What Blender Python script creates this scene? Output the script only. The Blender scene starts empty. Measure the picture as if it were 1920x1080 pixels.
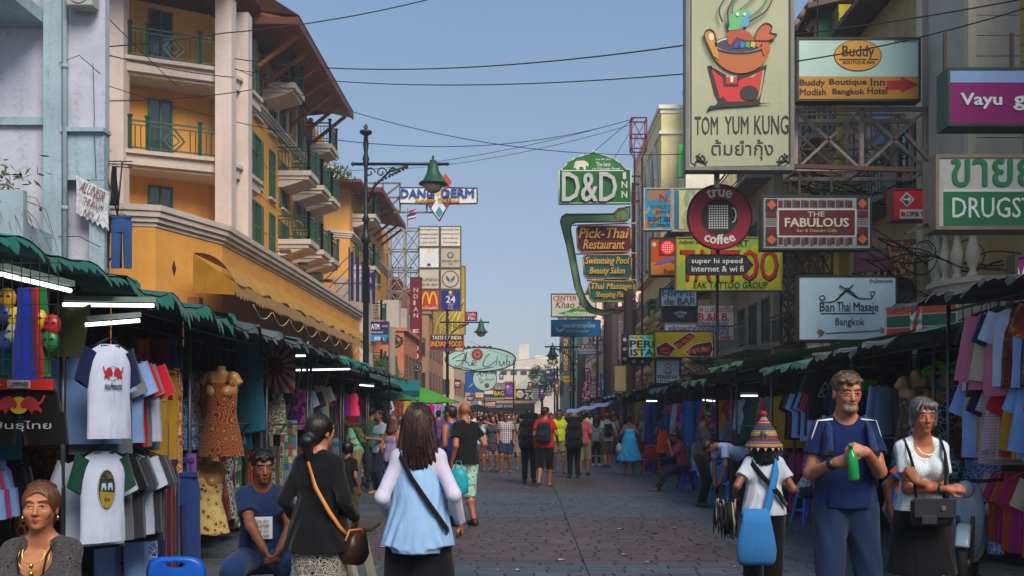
import bpy,math,random
R = math.radians
import numpy as np
from mathutils import Vector,Matrix,Euler
from mathutils.geometry import tessellate_polygon
random.seed(7); rng = np.random.default_rng(7)
scene = bpy.context.scene
# ---------------------------------------------------------------- camera
cam_data = bpy.data.cameras.new('camera'); cam = bpy.data.objects.new('camera',cam_data)
scene.collection.objects.link(cam); scene.camera = cam
cam.location = (0,0,1.58); cam.rotation_euler = (math.pi/2,0,0)
cam_data.lens = 35; cam_data.sensor_width = 36
cam_data.shift_x = -25/1920; cam_data.shift_y = 240/1920
cam_data.clip_start = 0.1; cam_data.clip_end = 3000
F = 1920*35/36; VX = 985; VY = 780; CH = 1.58
# ---------------------------------------------------------------- light
SUN_EL = math.radians(42); SUN_AZ = math.radians(152)     # azimuth measured from +Y towards +X
world = bpy.data.worlds.new('World'); scene.world = world; world.use_nodes = True
wn = world.node_tree; wn.nodes.clear()
sky = wn.nodes.new('ShaderNodeTexSky'); sky.sky_type = 'NISHITA'; sky.sun_disc = False
sky.sun_elevation = SUN_EL; sky.sun_rotation = SUN_AZ
sky.air_density = 1.0; sky.dust_density = 0.7; sky.ozone_density = 3.0; sky.altitude = 0
bg = wn.nodes.new('ShaderNodeBackground'); bg.inputs['Strength'].default_value = 0.10
wo = wn.nodes.new('ShaderNodeOutputWorld')
tcw = wn.nodes.new('ShaderNodeTexCoord'); spw = wn.nodes.new('ShaderNodeSeparateXYZ'); rmp = wn.nodes.new('ShaderNodeValToRGB')   # city smog: a milky veil over the clear sky, thickest at the horizon
wn.links.new(tcw.outputs['Generated'],spw.inputs[0]); wn.links.new(spw.outputs[2],rmp.inputs[0]); el_ = rmp.color_ramp.elements
el_[0].position = 0; el_[0].color = (.60,.62,.70,1); el_[1].position = .40; el_[1].color = (.31,.50,.78,1); e3 = el_.new(1.0); e3.color = (.32,.50,.80,1); e4 = el_.new(.14); e4.color = (.52,.60,.75,1)
nzw = wn.nodes.new('ShaderNodeTexNoise'); nzw.inputs['Scale'].default_value = 2.2; nzw.inputs['Detail'].default_value = 5; mrw = wn.nodes.new('ShaderNodeMapRange'); mrw.inputs['To Min'].default_value = 1.95; mrw.inputs['To Max'].default_value = 2.38
wn.links.new(tcw.outputs['Generated'],nzw.inputs['Vector']); wn.links.new(nzw.outputs[0],mrw.inputs[0])
scw = wn.nodes.new('ShaderNodeVectorMath'); scw.operation = 'SCALE'; wn.links.new(mrw.outputs[0],scw.inputs['Scale']); wn.links.new(rmp.outputs[0],scw.inputs[0])
mxw = wn.nodes.new('ShaderNodeMix'); mxw.data_type = 'RGBA'; mxw.inputs[0].default_value = .8; wn.links.new(sky.outputs[0],mxw.inputs[6]); wn.links.new(scw.outputs[0],mxw.inputs[7])
wn.links.new(mxw.outputs[2],bg.inputs['Color']); wn.links.new(bg.outputs[0],wo.inputs['Surface'])
sd = bpy.data.lights.new('sun','SUN'); sd.energy = 1.6; sd.angle = math.radians(34); sd.color = (1.0,0.91,0.80)
sun = bpy.data.objects.new('sun',sd); scene.collection.objects.link(sun)
sdir = Vector((math.sin(SUN_AZ)*math.cos(SUN_EL),math.cos(SUN_AZ)*math.cos(SUN_EL),math.sin(SUN_EL)))
sun.rotation_euler = sdir.to_track_quat('Z','Y').to_euler()
scene.view_settings.view_transform = 'Standard'; scene.view_settings.look = 'None'
scene.view_settings.exposure = 1.45; scene.view_settings.gamma = 1.0; scene.view_settings.use_curve_mapping = False

# ---------------------------------------------------------------- helpers
COL = scene.collection
def lin(h):
 if not isinstance(h,str): return tuple(h)
 h = h.lstrip('#'); c = [int(h[i:i+2],16)/255 for i in (0,2,4)]
 return tuple(x/12.92 if x <= .04045 else ((x+.055)/1.055)**2.4 for x in c)
BOOST = [1.5]
def alb(h): return tuple(min(.80,x*BOOST[0]) for x in lin(h))
def at(x,y,s):          # a point of the photograph (1920x1080) at a scale of s pixels per metre
 return Vector(((x-VX)/s,F/s,CH+(VY-y)/s))
def tag(o,label=None,cat=None,group=None,kind=None):
 if label: o['label'] = label
 if cat: o['category'] = cat
 if group: o['group'] = group
 if kind: o['kind'] = kind
 return o
def thing(name,label,cat,loc=(0,0,0),rz=0,group=None):
 o = bpy.data.objects.new(name,None); COL.objects.link(o); o.empty_display_size = .1
 o.location = loc; o.rotation_euler = (0,0,rz)
 return tag(o,label,cat,group)
def children(o): return list(o.children)
def copy_tree(o,loc=None,rz=None,label=None,group=None,parent=None):
 c = o.copy(); COL.objects.link(c)
 if parent is not None: c.parent = parent
 if loc is not None: c.location = loc
 if rz is not None: c.rotation_euler = (0,0,rz)
 if label: c['label'] = label
 if group: c['group'] = group
 for ch in children(o): copy_tree(ch,parent=c)
 return c
_mats = {}
def _nodes(name):
 m = bpy.data.materials.new(name); m.use_nodes = True
 nt = m.node_tree; b = nt.nodes['Principled BSDF']
 return m,nt,b
def N(nt,t,**kw):
 n = nt.nodes.new(t)
 for k,v in kw.items():
  if k in n.inputs: n.inputs[k].default_value = v
  else: setattr(n,k,v)
 return n
def mat(col,rough=.65,var=.18,scale=4,bump=.15,metal=0,dirt=0.,dirtcol='#3a3630',emit=0,spec=.4,stretch=(1,1,1),bdist=.01,fine=40):
 key = (BOOST[0],str(col),rough,var,scale,bump,metal,dirt,dirtcol,emit,spec,stretch,bdist,fine)
 if key in _mats: return _mats[key]
 m,nt,b = _nodes('mat_%d' % len(_mats)); L = nt.links.new
 c = alb(col); b.inputs['Roughness'].default_value = rough; b.inputs['Metallic'].default_value = metal
 b.inputs['Specular IOR Level'].default_value = spec
 tc = N(nt,'ShaderNodeTexCoord'); mp = N(nt,'ShaderNodeMapping'); mp.inputs['Scale'].default_value = stretch
 L(tc.outputs['Object'],mp.inputs[0])
 n1 = N(nt,'ShaderNodeTexNoise',Scale=scale,Detail=6,Roughness=.62); L(mp.outputs[0],n1.inputs['Vector'])
 r = N(nt,'ShaderNodeMapRange'); r.inputs['From Min'].default_value = .25; r.inputs['From Max'].default_value = .75
 r.inputs['To Min'].default_value = 1-var; r.inputs['To Max'].default_value = 1+var*.7; L(n1.outputs[0],r.inputs[0])
 mx = N(nt,'ShaderNodeVectorMath',operation='SCALE'); mx.inputs[0].default_value = c; L(r.outputs[0],mx.inputs['Scale'])
 out = mx.outputs[0]
 if dirt:
  n2 = N(nt,'ShaderNodeTexNoise',Scale=scale*.35,Detail=9,Roughness=.72); L(mp.outputs[0],n2.inputs['Vector'])
  cr = N(nt,'ShaderNodeValToRGB'); cr.color_ramp.elements[0].position = .5-.12*dirt; cr.color_ramp.elements[1].position = .72
  L(n2.outputs[0],cr.inputs[0]); mm = N(nt,'ShaderNodeMix',data_type='RGBA')
  ml = N(nt,'ShaderNodeMath',operation='MULTIPLY'); ml.inputs[1].default_value = dirt; L(cr.outputs[0],ml.inputs[0])
  L(ml.outputs[0],mm.inputs[0]); L(out,mm.inputs[6]); mm.inputs[7].default_value = (*alb(dirtcol),1); out = mm.outputs[2]
 L(out,b.inputs['Base Color'])
 if bump:
  n3 = N(nt,'ShaderNodeTexNoise',Scale=fine,Detail=4); L(mp.outputs[0],n3.inputs['Vector'])
  bp = N(nt,'ShaderNodeBump',Strength=bump,Distance=bdist); L(n3.outputs[0],bp.inputs['Height']); L(bp.outputs[0],b.inputs['Normal'])
  rr = N(nt,'ShaderNodeMapRange'); rr.inputs['To Min'].default_value = max(.05,rough-.15); rr.inputs['To Max'].default_value = min(1,rough+.15)
  L(n1.outputs[0],rr.inputs[0]); L(rr.outputs[0],b.inputs['Roughness'])
 if emit:
  b.inputs['Emission Color'].default_value = (*c,1); b.inputs['Emission Strength'].default_value = emit
 _mats[key] = m; return m
def wall(col,dirt=.5,dirtcol='#4a453c',var=.14,bump=.35,rough=.85):     # weathered plaster with rain streaks
 key = ('wall',BOOST[0],col,dirt,dirtcol,var,rough)
 if key in _mats: return _mats[key]
 m,nt,b = _nodes('wall_%d' % len(_mats)); L = nt.links.new
 b.inputs['Roughness'].default_value = rough; b.inputs['Specular IOR Level'].default_value = .2
 tc = N(nt,'ShaderNodeTexCoord'); o = tc.outputs['Object']
 n1 = N(nt,'ShaderNodeTexNoise',Scale=.9,Detail=8,Roughness=.65); L(o,n1.inputs['Vector'])
 mp = N(nt,'ShaderNodeMapping'); mp.inputs['Scale'].default_value = (3.2,3.2,.35); L(o,mp.inputs[0])
 n2 = N(nt,'ShaderNodeTexNoise',Scale=1.3,Detail=8,Roughness=.7); L(mp.outputs[0],n2.inputs['Vector'])
 n3 = N(nt,'ShaderNodeTexNoise',Scale=14,Detail=6,Roughness=.7); L(o,n3.inputs['Vector'])
 r = N(nt,'ShaderNodeMapRange'); r.inputs['From Min'].default_value = .3; r.inputs['From Max'].default_value = .7
 r.inputs['To Min'].default_value = 1-var; r.inputs['To Max'].default_value = 1+var*.6; L(n1.outputs[0],r.inputs[0])
 mx = N(nt,'ShaderNodeVectorMath',operation='SCALE'); mx.inputs[0].default_value = alb(col); L(r.outputs[0],mx.inputs['Scale'])
 ad = N(nt,'ShaderNodeMath',operation='MULTIPLY'); L(n2.outputs[0],ad.inputs[0]); L(n3.outputs[0],ad.inputs[1])
 cr = N(nt,'ShaderNodeValToRGB'); cr.color_ramp.elements[0].position = .26; cr.color_ramp.elements[1].position = .44
 L(ad.outputs[0],cr.inputs[0]); ml = N(nt,'ShaderNodeMath',operation='MULTIPLY'); ml.inputs[1].default_value = dirt; L(cr.outputs[0],ml.inputs[0])
 mm = N(nt,'ShaderNodeMix',data_type='RGBA'); L(ml.outputs[0],mm.inputs[0]); L(mx.outputs[0],mm.inputs[6]); mm.inputs[7].default_value = (*alb(dirtcol),1)
 L(mm.outputs[2],b.inputs['Base Color'])
 bp = N(nt,'ShaderNodeBump',Strength=bump,Distance=.02); L(n3.outputs[0],bp.inputs['Height']); L(bp.outputs[0],b.inputs['Normal'])
 _mats[key] = m; return m
def fabric(kind,c1,c2='#ffffff',scale=10,c3=None,rough=.9,rot=0):
 key = ('fab',BOOST[0],kind,c1,c2,scale,c3,rot)
 if key in _mats: return _mats[key]
 m,nt,b = _nodes('fabric_%d' % len(_mats)); L = nt.links.new
 b.inputs['Roughness'].default_value = rough; b.inputs['Specular IOR Level'].default_value = .15
 b.inputs['Sheen Weight'].default_value = .12
 tc = N(nt,'ShaderNodeTexCoord'); mp = N(nt,'ShaderNodeMapping'); mp.inputs['Rotation'].default_value = (0,rot,0); L(tc.outputs['Object'],mp.inputs[0]); o = mp.outputs[0]
 A = (*alb(c1),1); B = (*alb(c2),1); Cc = (*alb(c3 or c2),1)
 def ramp(src,stops,const=True):
  cr = N(nt,'ShaderNodeValToRGB'); e = cr.color_ramp; e.interpolation = 'CONSTANT' if const else 'LINEAR'
  while len(e.elements) < len(stops): e.elements.new(.5)
  for i,(p,c) in enumerate(stops): e.elements[i].position = p; e.elements[i].color = c
  L(src,cr.inputs[0]); return cr.outputs[0]
 if kind == 'plain':
  n = N(nt,'ShaderNodeTexNoise',Scale=3,Detail=4); L(o,n.inputs['Vector'])
  out = ramp(n.outputs[0],[(.3,tuple(x*.72 for x in A[:3])+(1,)),(.7,A)],False)
 elif kind in ('hstripe','vstripe'):
  w = N(nt,'ShaderNodeTexWave',Scale=scale,Distortion=.3); w.bands_direction = 'Z' if kind == 'hstripe' else 'X'; L(o,w.inputs['Vector'])
  out = ramp(w.outputs[1],[(0,A),(.45,B),(.8,Cc)])
 elif kind == 'plaid':
  w = N(nt,'ShaderNodeTexWave',Scale=scale); w.bands_direction = 'Z'; L(o,w.inputs['Vector'])
  w2 = N(nt,'ShaderNodeTexWave',Scale=scale); w2.bands_direction = 'X'; L(o,w2.inputs['Vector'])
  r1 = ramp(w.outputs[1],[(0,A),(.5,B),(.85,Cc)]); r2 = ramp(w2.outputs[1],[(0,A),(.5,B),(.85,Cc)])
  mm = N(nt,'ShaderNodeMix',data_type='RGBA'); mm.inputs[0].default_value = .5; L(r1,mm.inputs[6]); L(r2,mm.inputs[7]); out = mm.outputs[2]
 elif kind == 'floral':
  v = N(nt,'ShaderNodeTexVoronoi',Scale=scale); L(o,v.inputs['Vector'])
  out = ramp(v.outputs[0],[(0,B),(.16,Cc),(.27,A),(.42,B),(.47,A)])
 elif kind == 'batik':
  v = N(nt,'ShaderNodeTexVoronoi',Scale=scale,feature='DISTANCE_TO_EDGE'); L(o,v.inputs['Vector'])
  out = ramp(v.outputs[0],[(0,B),(.07,A),(.2,Cc),(.26,A),(.4,B)])
 elif kind == 'rings':
  v = N(nt,'ShaderNodeTexVoronoi',Scale=scale); L(o,v.inputs['Vector'])
  ml = N(nt,'ShaderNodeMath',operation='SINE'); m2 = N(nt,'ShaderNodeMath',operation='MULTIPLY'); m2.inputs[1].default_value = 34; L(v.outputs[0],m2.inputs[0]); L(m2.outputs[0],ml.inputs[0])
  out = ramp(ml.outputs[0],[(0,A),(.35,B),(.75,Cc)])
 else:  # camo / print
  n = N(nt,'ShaderNodeTexNoise',Scale=scale,Detail=2); L(o,n.inputs['Vector'])
  out = ramp(n.outputs[0],[(0,A),(.45,B),(.55,Cc),(.62,A)])
 L(out,b.inputs['Base Color'])
 mf = N(nt,'ShaderNodeMapping'); mf.inputs['Scale'].default_value = (1.6,1,.45); L(o,mf.inputs[0]); n3 = N(nt,'ShaderNodeTexNoise',Scale=6,Detail=2.5,Distortion=.8); L(mf.outputs[0],n3.inputs['Vector'])
 bp = N(nt,'ShaderNodeBump',Strength=.5,Distance=.03); L(n3.outputs[0],bp.inputs['Height'])
 n4 = N(nt,'ShaderNodeTexNoise',Scale=160,Detail=2); L(o,n4.inputs['Vector']); b2 = N(nt,'ShaderNodeBump',Strength=.5,Distance=.003); L(n4.outputs[0],b2.inputs['Height']); L(bp.outputs[0],b2.inputs['Normal']); L(b2.outputs[0],b.inputs['Normal'])
 _mats[key] = m; return m

class MB:                     # collects shapes, builds ONE mesh object
 def __init__(s): s.v = []; s.f = []; s.m = []; s.sm = []
 def add(s,vs,fs,mi=0,smooth=False):
  o = len(s.v); s.v += [tuple(v) for v in vs]; s.f += [tuple(i+o for i in f) for f in fs]
  s.m += [mi]*len(fs); s.sm += [smooth]*len(fs); return s
 def box(s,a,b,mi=0,M=None,bev=0):
  (x0,y0,z0),(x1,y1,z1) = [(min(p,q),max(p,q)) for p,q in zip(a,b)][0:0] or ((min(a[0],b[0]),min(a[1],b[1]),min(a[2],b[2])),(max(a[0],b[0]),max(a[1],b[1]),max(a[2],b[2])))
  if bev:
   e = bev; pts = []
   for (x,sx) in ((x0,1),(x1,-1)):
    for (y,sy) in ((y0,1),(y1,-1)):
     for (z,sz) in ((z0,1),(z1,-1)):
      pts += [Vector((x+sx*e,y+sy*e,z)),Vector((x+sx*e,y,z+sz*e)),Vector((x,y+sy*e,z+sz*e))]
   import bmesh
   bm = bmesh.new(); [bm.verts.new(p) for p in pts]; bmesh.ops.convex_hull(bm,input=bm.verts[:]); bm.verts.index_update()
   vs = [v.co.copy() for v in bm.verts]; fs = [[v.index for v in f.verts] for f in bm.faces]; bm.free()
  else:
   vs = [Vector((x,y,z)) for z in (z0,z1) for (x,y) in ((x0,y0),(x1,y0),(x1,y1),(x0,y1))]
   fs = [(3,2,1,0),(4,5,6,7),(0,1,5,4),(1,2,6,5),(2,3,7,6),(3,0,4,7)]
  if M is not None: vs = [M @ v for v in vs]
  return s.add(vs,fs,mi)
 def bar(s,a,b,w=.05,h=None,mi=0,up=(0,0,1)):      # rectangular bar
  a,b = Vector(a),Vector(b); h = h or w; d = (b-a)
  if d.length < 1e-6: return s
  d.normalize(); u = Vector(up)
  if abs(d.dot(u)) > .97: u = Vector((0,1,0))
  x = d.cross(u).normalized()*w/2; y = d.cross(x).normalized()*h/2
  vs = [p+i*x+j*y for p in (a,b) for i,j in ((-1,-1),(1,-1),(1,1),(-1,1))]
  return s.add(vs,[(3,2,1,0),(4,5,6,7),(0,1,5,4),(1,2,6,5),(2,3,7,6),(3,0,4,7)],mi)
 def tube(s,pts,r,n=6,mi=0,closed=False,caps=True):
  pts = [Vector(p) for p in pts]; rs = r if isinstance(r,(list,tuple)) else [r]*len(pts); k = len(pts)
  vs = []; px = None
  for i,p in enumerate(pts):
   d = (pts[(i+1) % k]-pts[i-1]) if (closed or 0 < i < k-1) else (pts[1]-pts[0] if i == 0 else pts[-1]-pts[-2])
   d.normalize()
   if px is None:
    u = Vector((0,0,1)) if abs(d.z) < .9 else Vector((1,0,0)); x = d.cross(u).normalized()
   else: x = (px-d*px.dot(d)).normalized()
   px = x; y = d.cross(x)
   vs += [p+(x*math.cos(t)+y*math.sin(t))*rs[i] for t in [2*math.pi*j/n for j in range(n)]]
  fs = [(i*n+j,i*n+(j+1) % n,((i+1) % k)*n+(j+1) % n,((i+1) % k)*n+j) for i in range(k if closed else k-1) for j in range(n)]
  if caps and not closed: fs += [tuple(range(n-1,-1,-1)),tuple((k-1)*n+j for j in range(n))]
  return s.add(vs,fs,mi,True)
 def rings(s,rings,mi=0,caps=True,smooth=True,closed=True):     # loft between rings of equal count
  n = len(rings[0]); vs = [p for r in rings for p in r]; J = n if closed else n-1
  fs = [(i*n+j,i*n+(j+1) % n,(i+1)*n+(j+1) % n,(i+1)*n+j) for i in range(len(rings)-1) for j in range(J)]
  if caps: fs += [tuple(range(n-1,-1,-1)),tuple((len(rings)-1)*n+j for j in range(n))]
  return s.add(vs,fs,mi,smooth)
 def lathe(s,prof,c=(0,0,0),n=12,mi=0,sx=1,sy=1):     # profile of (r, z)
  c = Vector(c); rg = [[c+Vector((sx*r*math.cos(2*math.pi*j/n),sy*r*math.sin(2*math.pi*j/n),z)) for j in range(n)] for r,z in prof]
  return s.rings(rg,mi)
 def prism(s,pts,y0,y1,mi=0):      # outline in x,z extruded along y
  a = [Vector((p[0],y0,p[1])) for p in pts]; b = [Vector((p[0],y1,p[1])) for p in pts]; n = len(pts)
  tri = tessellate_polygon([[Vector((p[0],p[1],0)) for p in pts]])
  area = sum(pts[i][0]*pts[(i+1) % n][1]-pts[(i+1) % n][0]*pts[i][1] for i in range(n))
  fs = [(i,(i+1) % n,n+(i+1) % n,n+i) for i in range(n)] + [tuple(t) for t in tri] + [tuple(n+i for i in reversed(t)) for t in tri]
  return s.add(a+b,fs,mi)
 def sheet(s,fn,nu,nv,mi=0,th=0,smooth=True):       # grid surface fn(u,v); th gives it thickness along -z/normal
  P = [[Vector(fn(i/nu,j/nv)) for j in range(nv+1)] for i in range(nu+1)]; vs = [p for r in P for p in r]
  fs = [(i*(nv+1)+j,(i+1)*(nv+1)+j,(i+1)*(nv+1)+j+1,i*(nv+1)+j+1) for i in range(nu) for j in range(nv)]
  s.add(vs,fs,mi,smooth)
  if th:
   a = (P[1][0]-P[0][0]).cross(P[0][1]-P[0][0]); a.normalize(); o = a*th
   vs2 = [p-o for p in vs]; s.add(vs2,[tuple(reversed(f)) for f in fs],mi,smooth)
  return s
 def build(s,name,m=None,parent=None,recalc=True):
  me = bpy.data.meshes.new(name); me.from_pydata(s.v,[],s.f)
  for x in (m if isinstance(m,(list,tuple)) else [m]):
   if x: me.materials.append(x)
  me.polygons.foreach_set('material_index',s.m); me.polygons.foreach_set('use_smooth',s.sm)
  if recalc:
   import bmesh
   bm = bmesh.new(); bm.from_mesh(me); bmesh.ops.recalc_face_normals(bm,faces=bm.faces[:]); bm.to_mesh(me); bm.free()
  me.update(); o = bpy.data.objects.new(name,me); COL.objects.link(o)
  if parent: o.parent = parent
  return o
def mesh_copy(o,name=None,loc=None,rz=None,parent=None,m=None):
 c = bpy.data.objects.new(name or o.name.split('.')[0],o.data); COL.objects.link(c)
 if parent: c.parent = parent
 if loc is not None: c.location = loc
 if rz is not None: c.rotation_euler = (0,0,rz)
 return c
ORD = ['first','second','third','fourth','fifth','sixth','seventh','eighth','ninth','tenth','eleventh','twelfth','thirteenth','fourteenth','fifteenth','sixteenth','seventeenth','eighteenth','nineteenth','twentieth'] 
ORD += ['twenty-'+w for w in ORD[:9]]+['thirtieth']
# lettering: collected, turned into meshes in one go at the end
TEXTS = []
def text(s,parent,m,w=None,h=None,loc=(0,0,0),ext=.004,bold=0,shear=0,name='lettering',arc=0,rot=0,vertical=False):
 TEXTS.append((s,parent,m,w,h,loc,ext,bold,shear,name,arc,rot))
def finish_texts():
 cache = {}; todo = []
 for t in TEXTS:
  k = (t[0],t[8])
  if k not in cache:
   cu = bpy.data.curves.new('t','FONT'); cu.body = t[0]; cu.resolution_u = 2; cu.shear = t[8]; cu.align_x = 'CENTER'
   o = bpy.data.objects.new('t',cu); COL.objects.link(o); cache[k] = o; todo.append(o)
 bpy.context.view_layer.update(); dg = bpy.context.evaluated_depsgraph_get(); arr = {}
 for k,o in cache.items():
  me = bpy.data.meshes.new_from_object(o.evaluated_get(dg)); co = np.array([v.co[:] for v in me.vertices]).reshape(-1,3)
  arr[k] = (co[:,:2],[tuple(p.vertices) for p in me.polygons]) if len(co) else None
  bpy.data.meshes.remove(me)
 for o in todo: c = o.data; bpy.data.objects.remove(o); bpy.data.curves.remove(c)
 for (s,parent,m,w,h,loc,ext,bold,shear,name,arc,rot) in TEXTS:
  if arr[(s,shear)] is None: continue
  co,fs = arr[(s,shear)]; co = co.copy(); mn,mx = co.min(0),co.max(0); co -= (mn+mx)/2; sz = mx-mn
  kx = w/sz[0] if w else h/sz[1]; kz = h/sz[1] if h else w/sz[0]
  co *= (kx,kz)
  if arc:
   a = co[:,0]/arc; rr = arc+co[:,1]; co = np.stack([np.sin(a)*rr,np.cos(a)*rr-arc],1)
  if rot: c_,s_ = math.cos(rot),math.sin(rot); co = co @ np.array([[c_,s_],[-s_,c_]])
  n = len(co); X = np.concatenate([co[:,0],co[:,0]]); Z = np.concatenate([co[:,1],co[:,1]]); Y = np.r_[np.zeros(n),np.full(n,-ext)]
  edges = {}
  for f in fs:
   for a,b in zip(f,f[1:]+f[:1]):
    if (b,a) in edges: edges.pop((b,a))
    else: edges[(a,b)] = 1
  faces = [tuple(n+i for i in f) for f in fs]+[(a,b,n+b,n+a) for a,b in edges]; V = np.stack([X,Y,Z],1)
  if bold > .008:      # heavier strokes: the glyphs doubled sideways, each copy a hair further out
   q = bold*(mx-mn)[1]*kx*.9; Vs = []; Fs = []
   for j,(ox,oz) in enumerate(((-q,0),(q,0),(0,q*.6),(0,-q*.6))): Vs.append(V+np.array([ox,-.0006*j,oz])); Fs += [tuple(i+j*2*n for i in f) for f in faces]
   V = np.concatenate(Vs); faces = Fs
  me = bpy.data.meshes.new(name); me.from_pydata(V.tolist(),[],faces); me.materials.append(m)
  o = bpy.data.objects.new(name,me); COL.objects.link(o); o.parent = parent; o.location = loc
# ---------------------------------------------------------------- people: signed distance bodies turned into one continuous mesh
class SDF:
 def __init__(s,h): s.h = h; s.p = []
 def cone(s,a,b,r1,r2=None,k=.03,m=0,ca=None,cb=None,fold=0,fz=0,fn=5):
  s.p.append(('c',np.array(a,float),np.array(b,float),r1,r1 if r2 is None else r2,k,m,ca,cb,fold,fz,fn)); return s
 def ell(s,c,r,R=None,k=.03,m=0,sub=False,zmax=None,plane=None):
  s.p.append(('e',np.array(c,float),np.array(r,float),R,k,m,sub,plane)); return s
 def plane(s,p,n):  # keep the side where dot(x-p,n)<0
  s.p.append(('p',np.array(p,float),np.array(n,float))); return s
 def mesh(s,clip=None):
  h = s.h; lo = np.full(3,1e9); hi = -lo
  for q in s.p:
   if q[0] == 'c': r = max(q[3],q[4])+q[9]; lo = np.minimum(lo,np.minimum(q[1],q[2])-r); hi = np.maximum(hi,np.maximum(q[1],q[2])+r)
   elif q[0] == 'e' and not q[6]: r = max(q[2]); lo = np.minimum(lo,q[1]-r); hi = np.maximum(hi,q[1]+r)
  lo -= 3*h+.02; hi += 3*h+.02
  if clip: lo,hi = np.array(clip[0],float),np.array(clip[1],float)
  n = np.ceil((hi-lo)/h).astype(int)+1
  Fd = np.full(n,1e3,np.float32); Mi = np.zeros(n,np.int8)
  ax = [lo[i]+h*np.arange(n[i]) for i in range(3)]
  for q in s.p:
   if q[0] == 'p':
    d = ((ax[0]-q[1][0])*q[2][0])[:,None,None]+((ax[1]-q[1][1])*q[2][1])[None,:,None]+((ax[2]-q[1][2])*q[2][2])[None,None,:]
    Fd = np.maximum(Fd,d.astype(np.float32)); continue
   if q[0] == 'c': r = max(q[3],q[4])+q[9]; a,b = np.minimum(q[1],q[2])-r,np.maximum(q[1],q[2])+r; k = q[5]
   else: r = max(q[2]); a,b = q[1]-r,q[1]+r; k = q[4]
   pad = k+3*h; i0 = np.maximum(0,((a-pad-lo)/h).astype(int)); i1 = np.minimum(n,((b+pad-lo)/h).astype(int)+2)
   if (i1 <= i0).any(): continue
   sl = tuple(slice(int(x),int(y)) for x,y in zip(i0,i1))
   X = ax[0][sl[0]][:,None,None].astype(np.float32); Y = ax[1][sl[1]][None,:,None].astype(np.float32); Z = ax[2][sl[2]][None,None,:].astype(np.float32)
   if q[0] == 'c':
    _,A,B,r1,r2,k,m,ca,cb,fold,fz,fn = q; D = B-A; L2 = max(float(D@D),1e-9)
    t = ((X-A[0])*D[0]+(Y-A[1])*D[1]+(Z-A[2])*D[2])/L2; tc = np.clip(t,0,1)
    d = np.sqrt((X-A[0]-tc*D[0])**2+(Y-A[1]-tc*D[1])**2+(Z-A[2]-tc*D[2])**2)-(r1+(r2-r1)*tc)
    L = math.sqrt(L2)
    if fold: d = d+fold*np.sin(np.arctan2(Y-A[1]-tc*D[1],X-A[0]-tc*D[0])*fn+fz+3*np.sin(Z*9+X*5))*(.25+.75*tc)
    if cb: d = np.maximum(d,(t-1)*L)
    if ca: d = np.maximum(d,-t*L)
    sub = False
   else:
    _,c,rr,R,k,m,sub,pl = q; x,y,z = X-c[0],Y-c[1],Z-c[2]
    if R is not None:
     x,y,z = (R[0][0]*x+R[1][0]*y+R[2][0]*z,R[0][1]*x+R[1][1]*y+R[2][1]*z,R[0][2]*x+R[1][2]*y+R[2][2]*z)
    k0 = np.sqrt((x/rr[0])**2+(y/rr[1])**2+(z/rr[2])**2); k1 = np.sqrt((x/rr[0]**2)**2+(y/rr[1]**2)**2+(z/rr[2]**2)**2)
    d = k0*(k0-1)/np.maximum(k1,1e-6)
    if pl is not None: d = np.maximum(d,(x*pl[0]+y*pl[1]+z*pl[2])-pl[3])
   f = Fd[sl]; kk = max(k,1e-5)
   if sub:
    hh = np.clip(.5-.5*(f+d)/kk,0,1); Fd[sl] = f*(1-hh)-d*hh+kk*hh*(1-hh)
   else:
    closer = d < f; Mi[sl] = np.where(closer,m,Mi[sl])
    hh = np.clip(.5+.5*(f-d)/kk,0,1); Fd[sl] = np.where(f > 100,d,f*(1-hh)+d*hh-kk*hh*(1-hh))
  return nets(Fd,h,lo,Mi)
def nets(Fd,h,lo,Mi):
 S = Fd < 0; nx,ny,nz = Fd.shape; ids = []; pts = []; quads = []
 def cid(i,j,k): return (i.astype(np.int64)*ny+j)*nz+k
 for ax in range(3):
  sa = [slice(None)]*3; sb = [slice(None)]*3; sa[ax] = slice(0,-1); sb[ax] = slice(1,None)
  idx = np.argwhere(S[tuple(sa)] != S[tuple(sb)])
  if not len(idx): continue
  o1,o2 = [(1,2),(2,0),(0,1)][ax]
  ok = (idx[:,o1] > 0) & (idx[:,o2] > 0) & (idx[:,o1] < Fd.shape[o1]-1) & (idx[:,o2] < Fd.shape[o2]-1); idx = idx[ok]
  j = idx.copy(); j[:,ax] += 1; a = Fd[tuple(idx.T)]; b = Fd[tuple(j.T)]; t = np.clip(a/(a-b),0,1)
  p = idx.astype(float); p[:,ax] += t; cs = []
  for d1,d2 in ((-1,-1),(0,-1),(0,0),(-1,0)):
   c = idx.copy(); c[:,o1] += d1; c[:,o2] += d2; cs.append(cid(c[:,0],c[:,1],c[:,2]))
  q = np.stack(cs,1); 
  fl = a < 0; q = np.where(fl[:,None],q,q[:,::-1]); quads.append(q)
  for c in cs: ids.append(c); pts.append(p)
 ids = np.concatenate(ids); pts = np.concatenate(pts); quads = np.concatenate(quads)
 u,inv = np.unique(ids,return_inverse=True); cnt = np.bincount(inv)
 V = np.stack([np.bincount(inv,pts[:,i])/cnt for i in range(3)],1)
 g = np.clip(np.rint(V).astype(int),0,np.array(Fd.shape)-1); vm = Mi[g[:,0],g[:,1],g[:,2]]
 q = np.searchsorted(u,quads); return V*h+lo,q,vm[q[:,0]]
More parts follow.
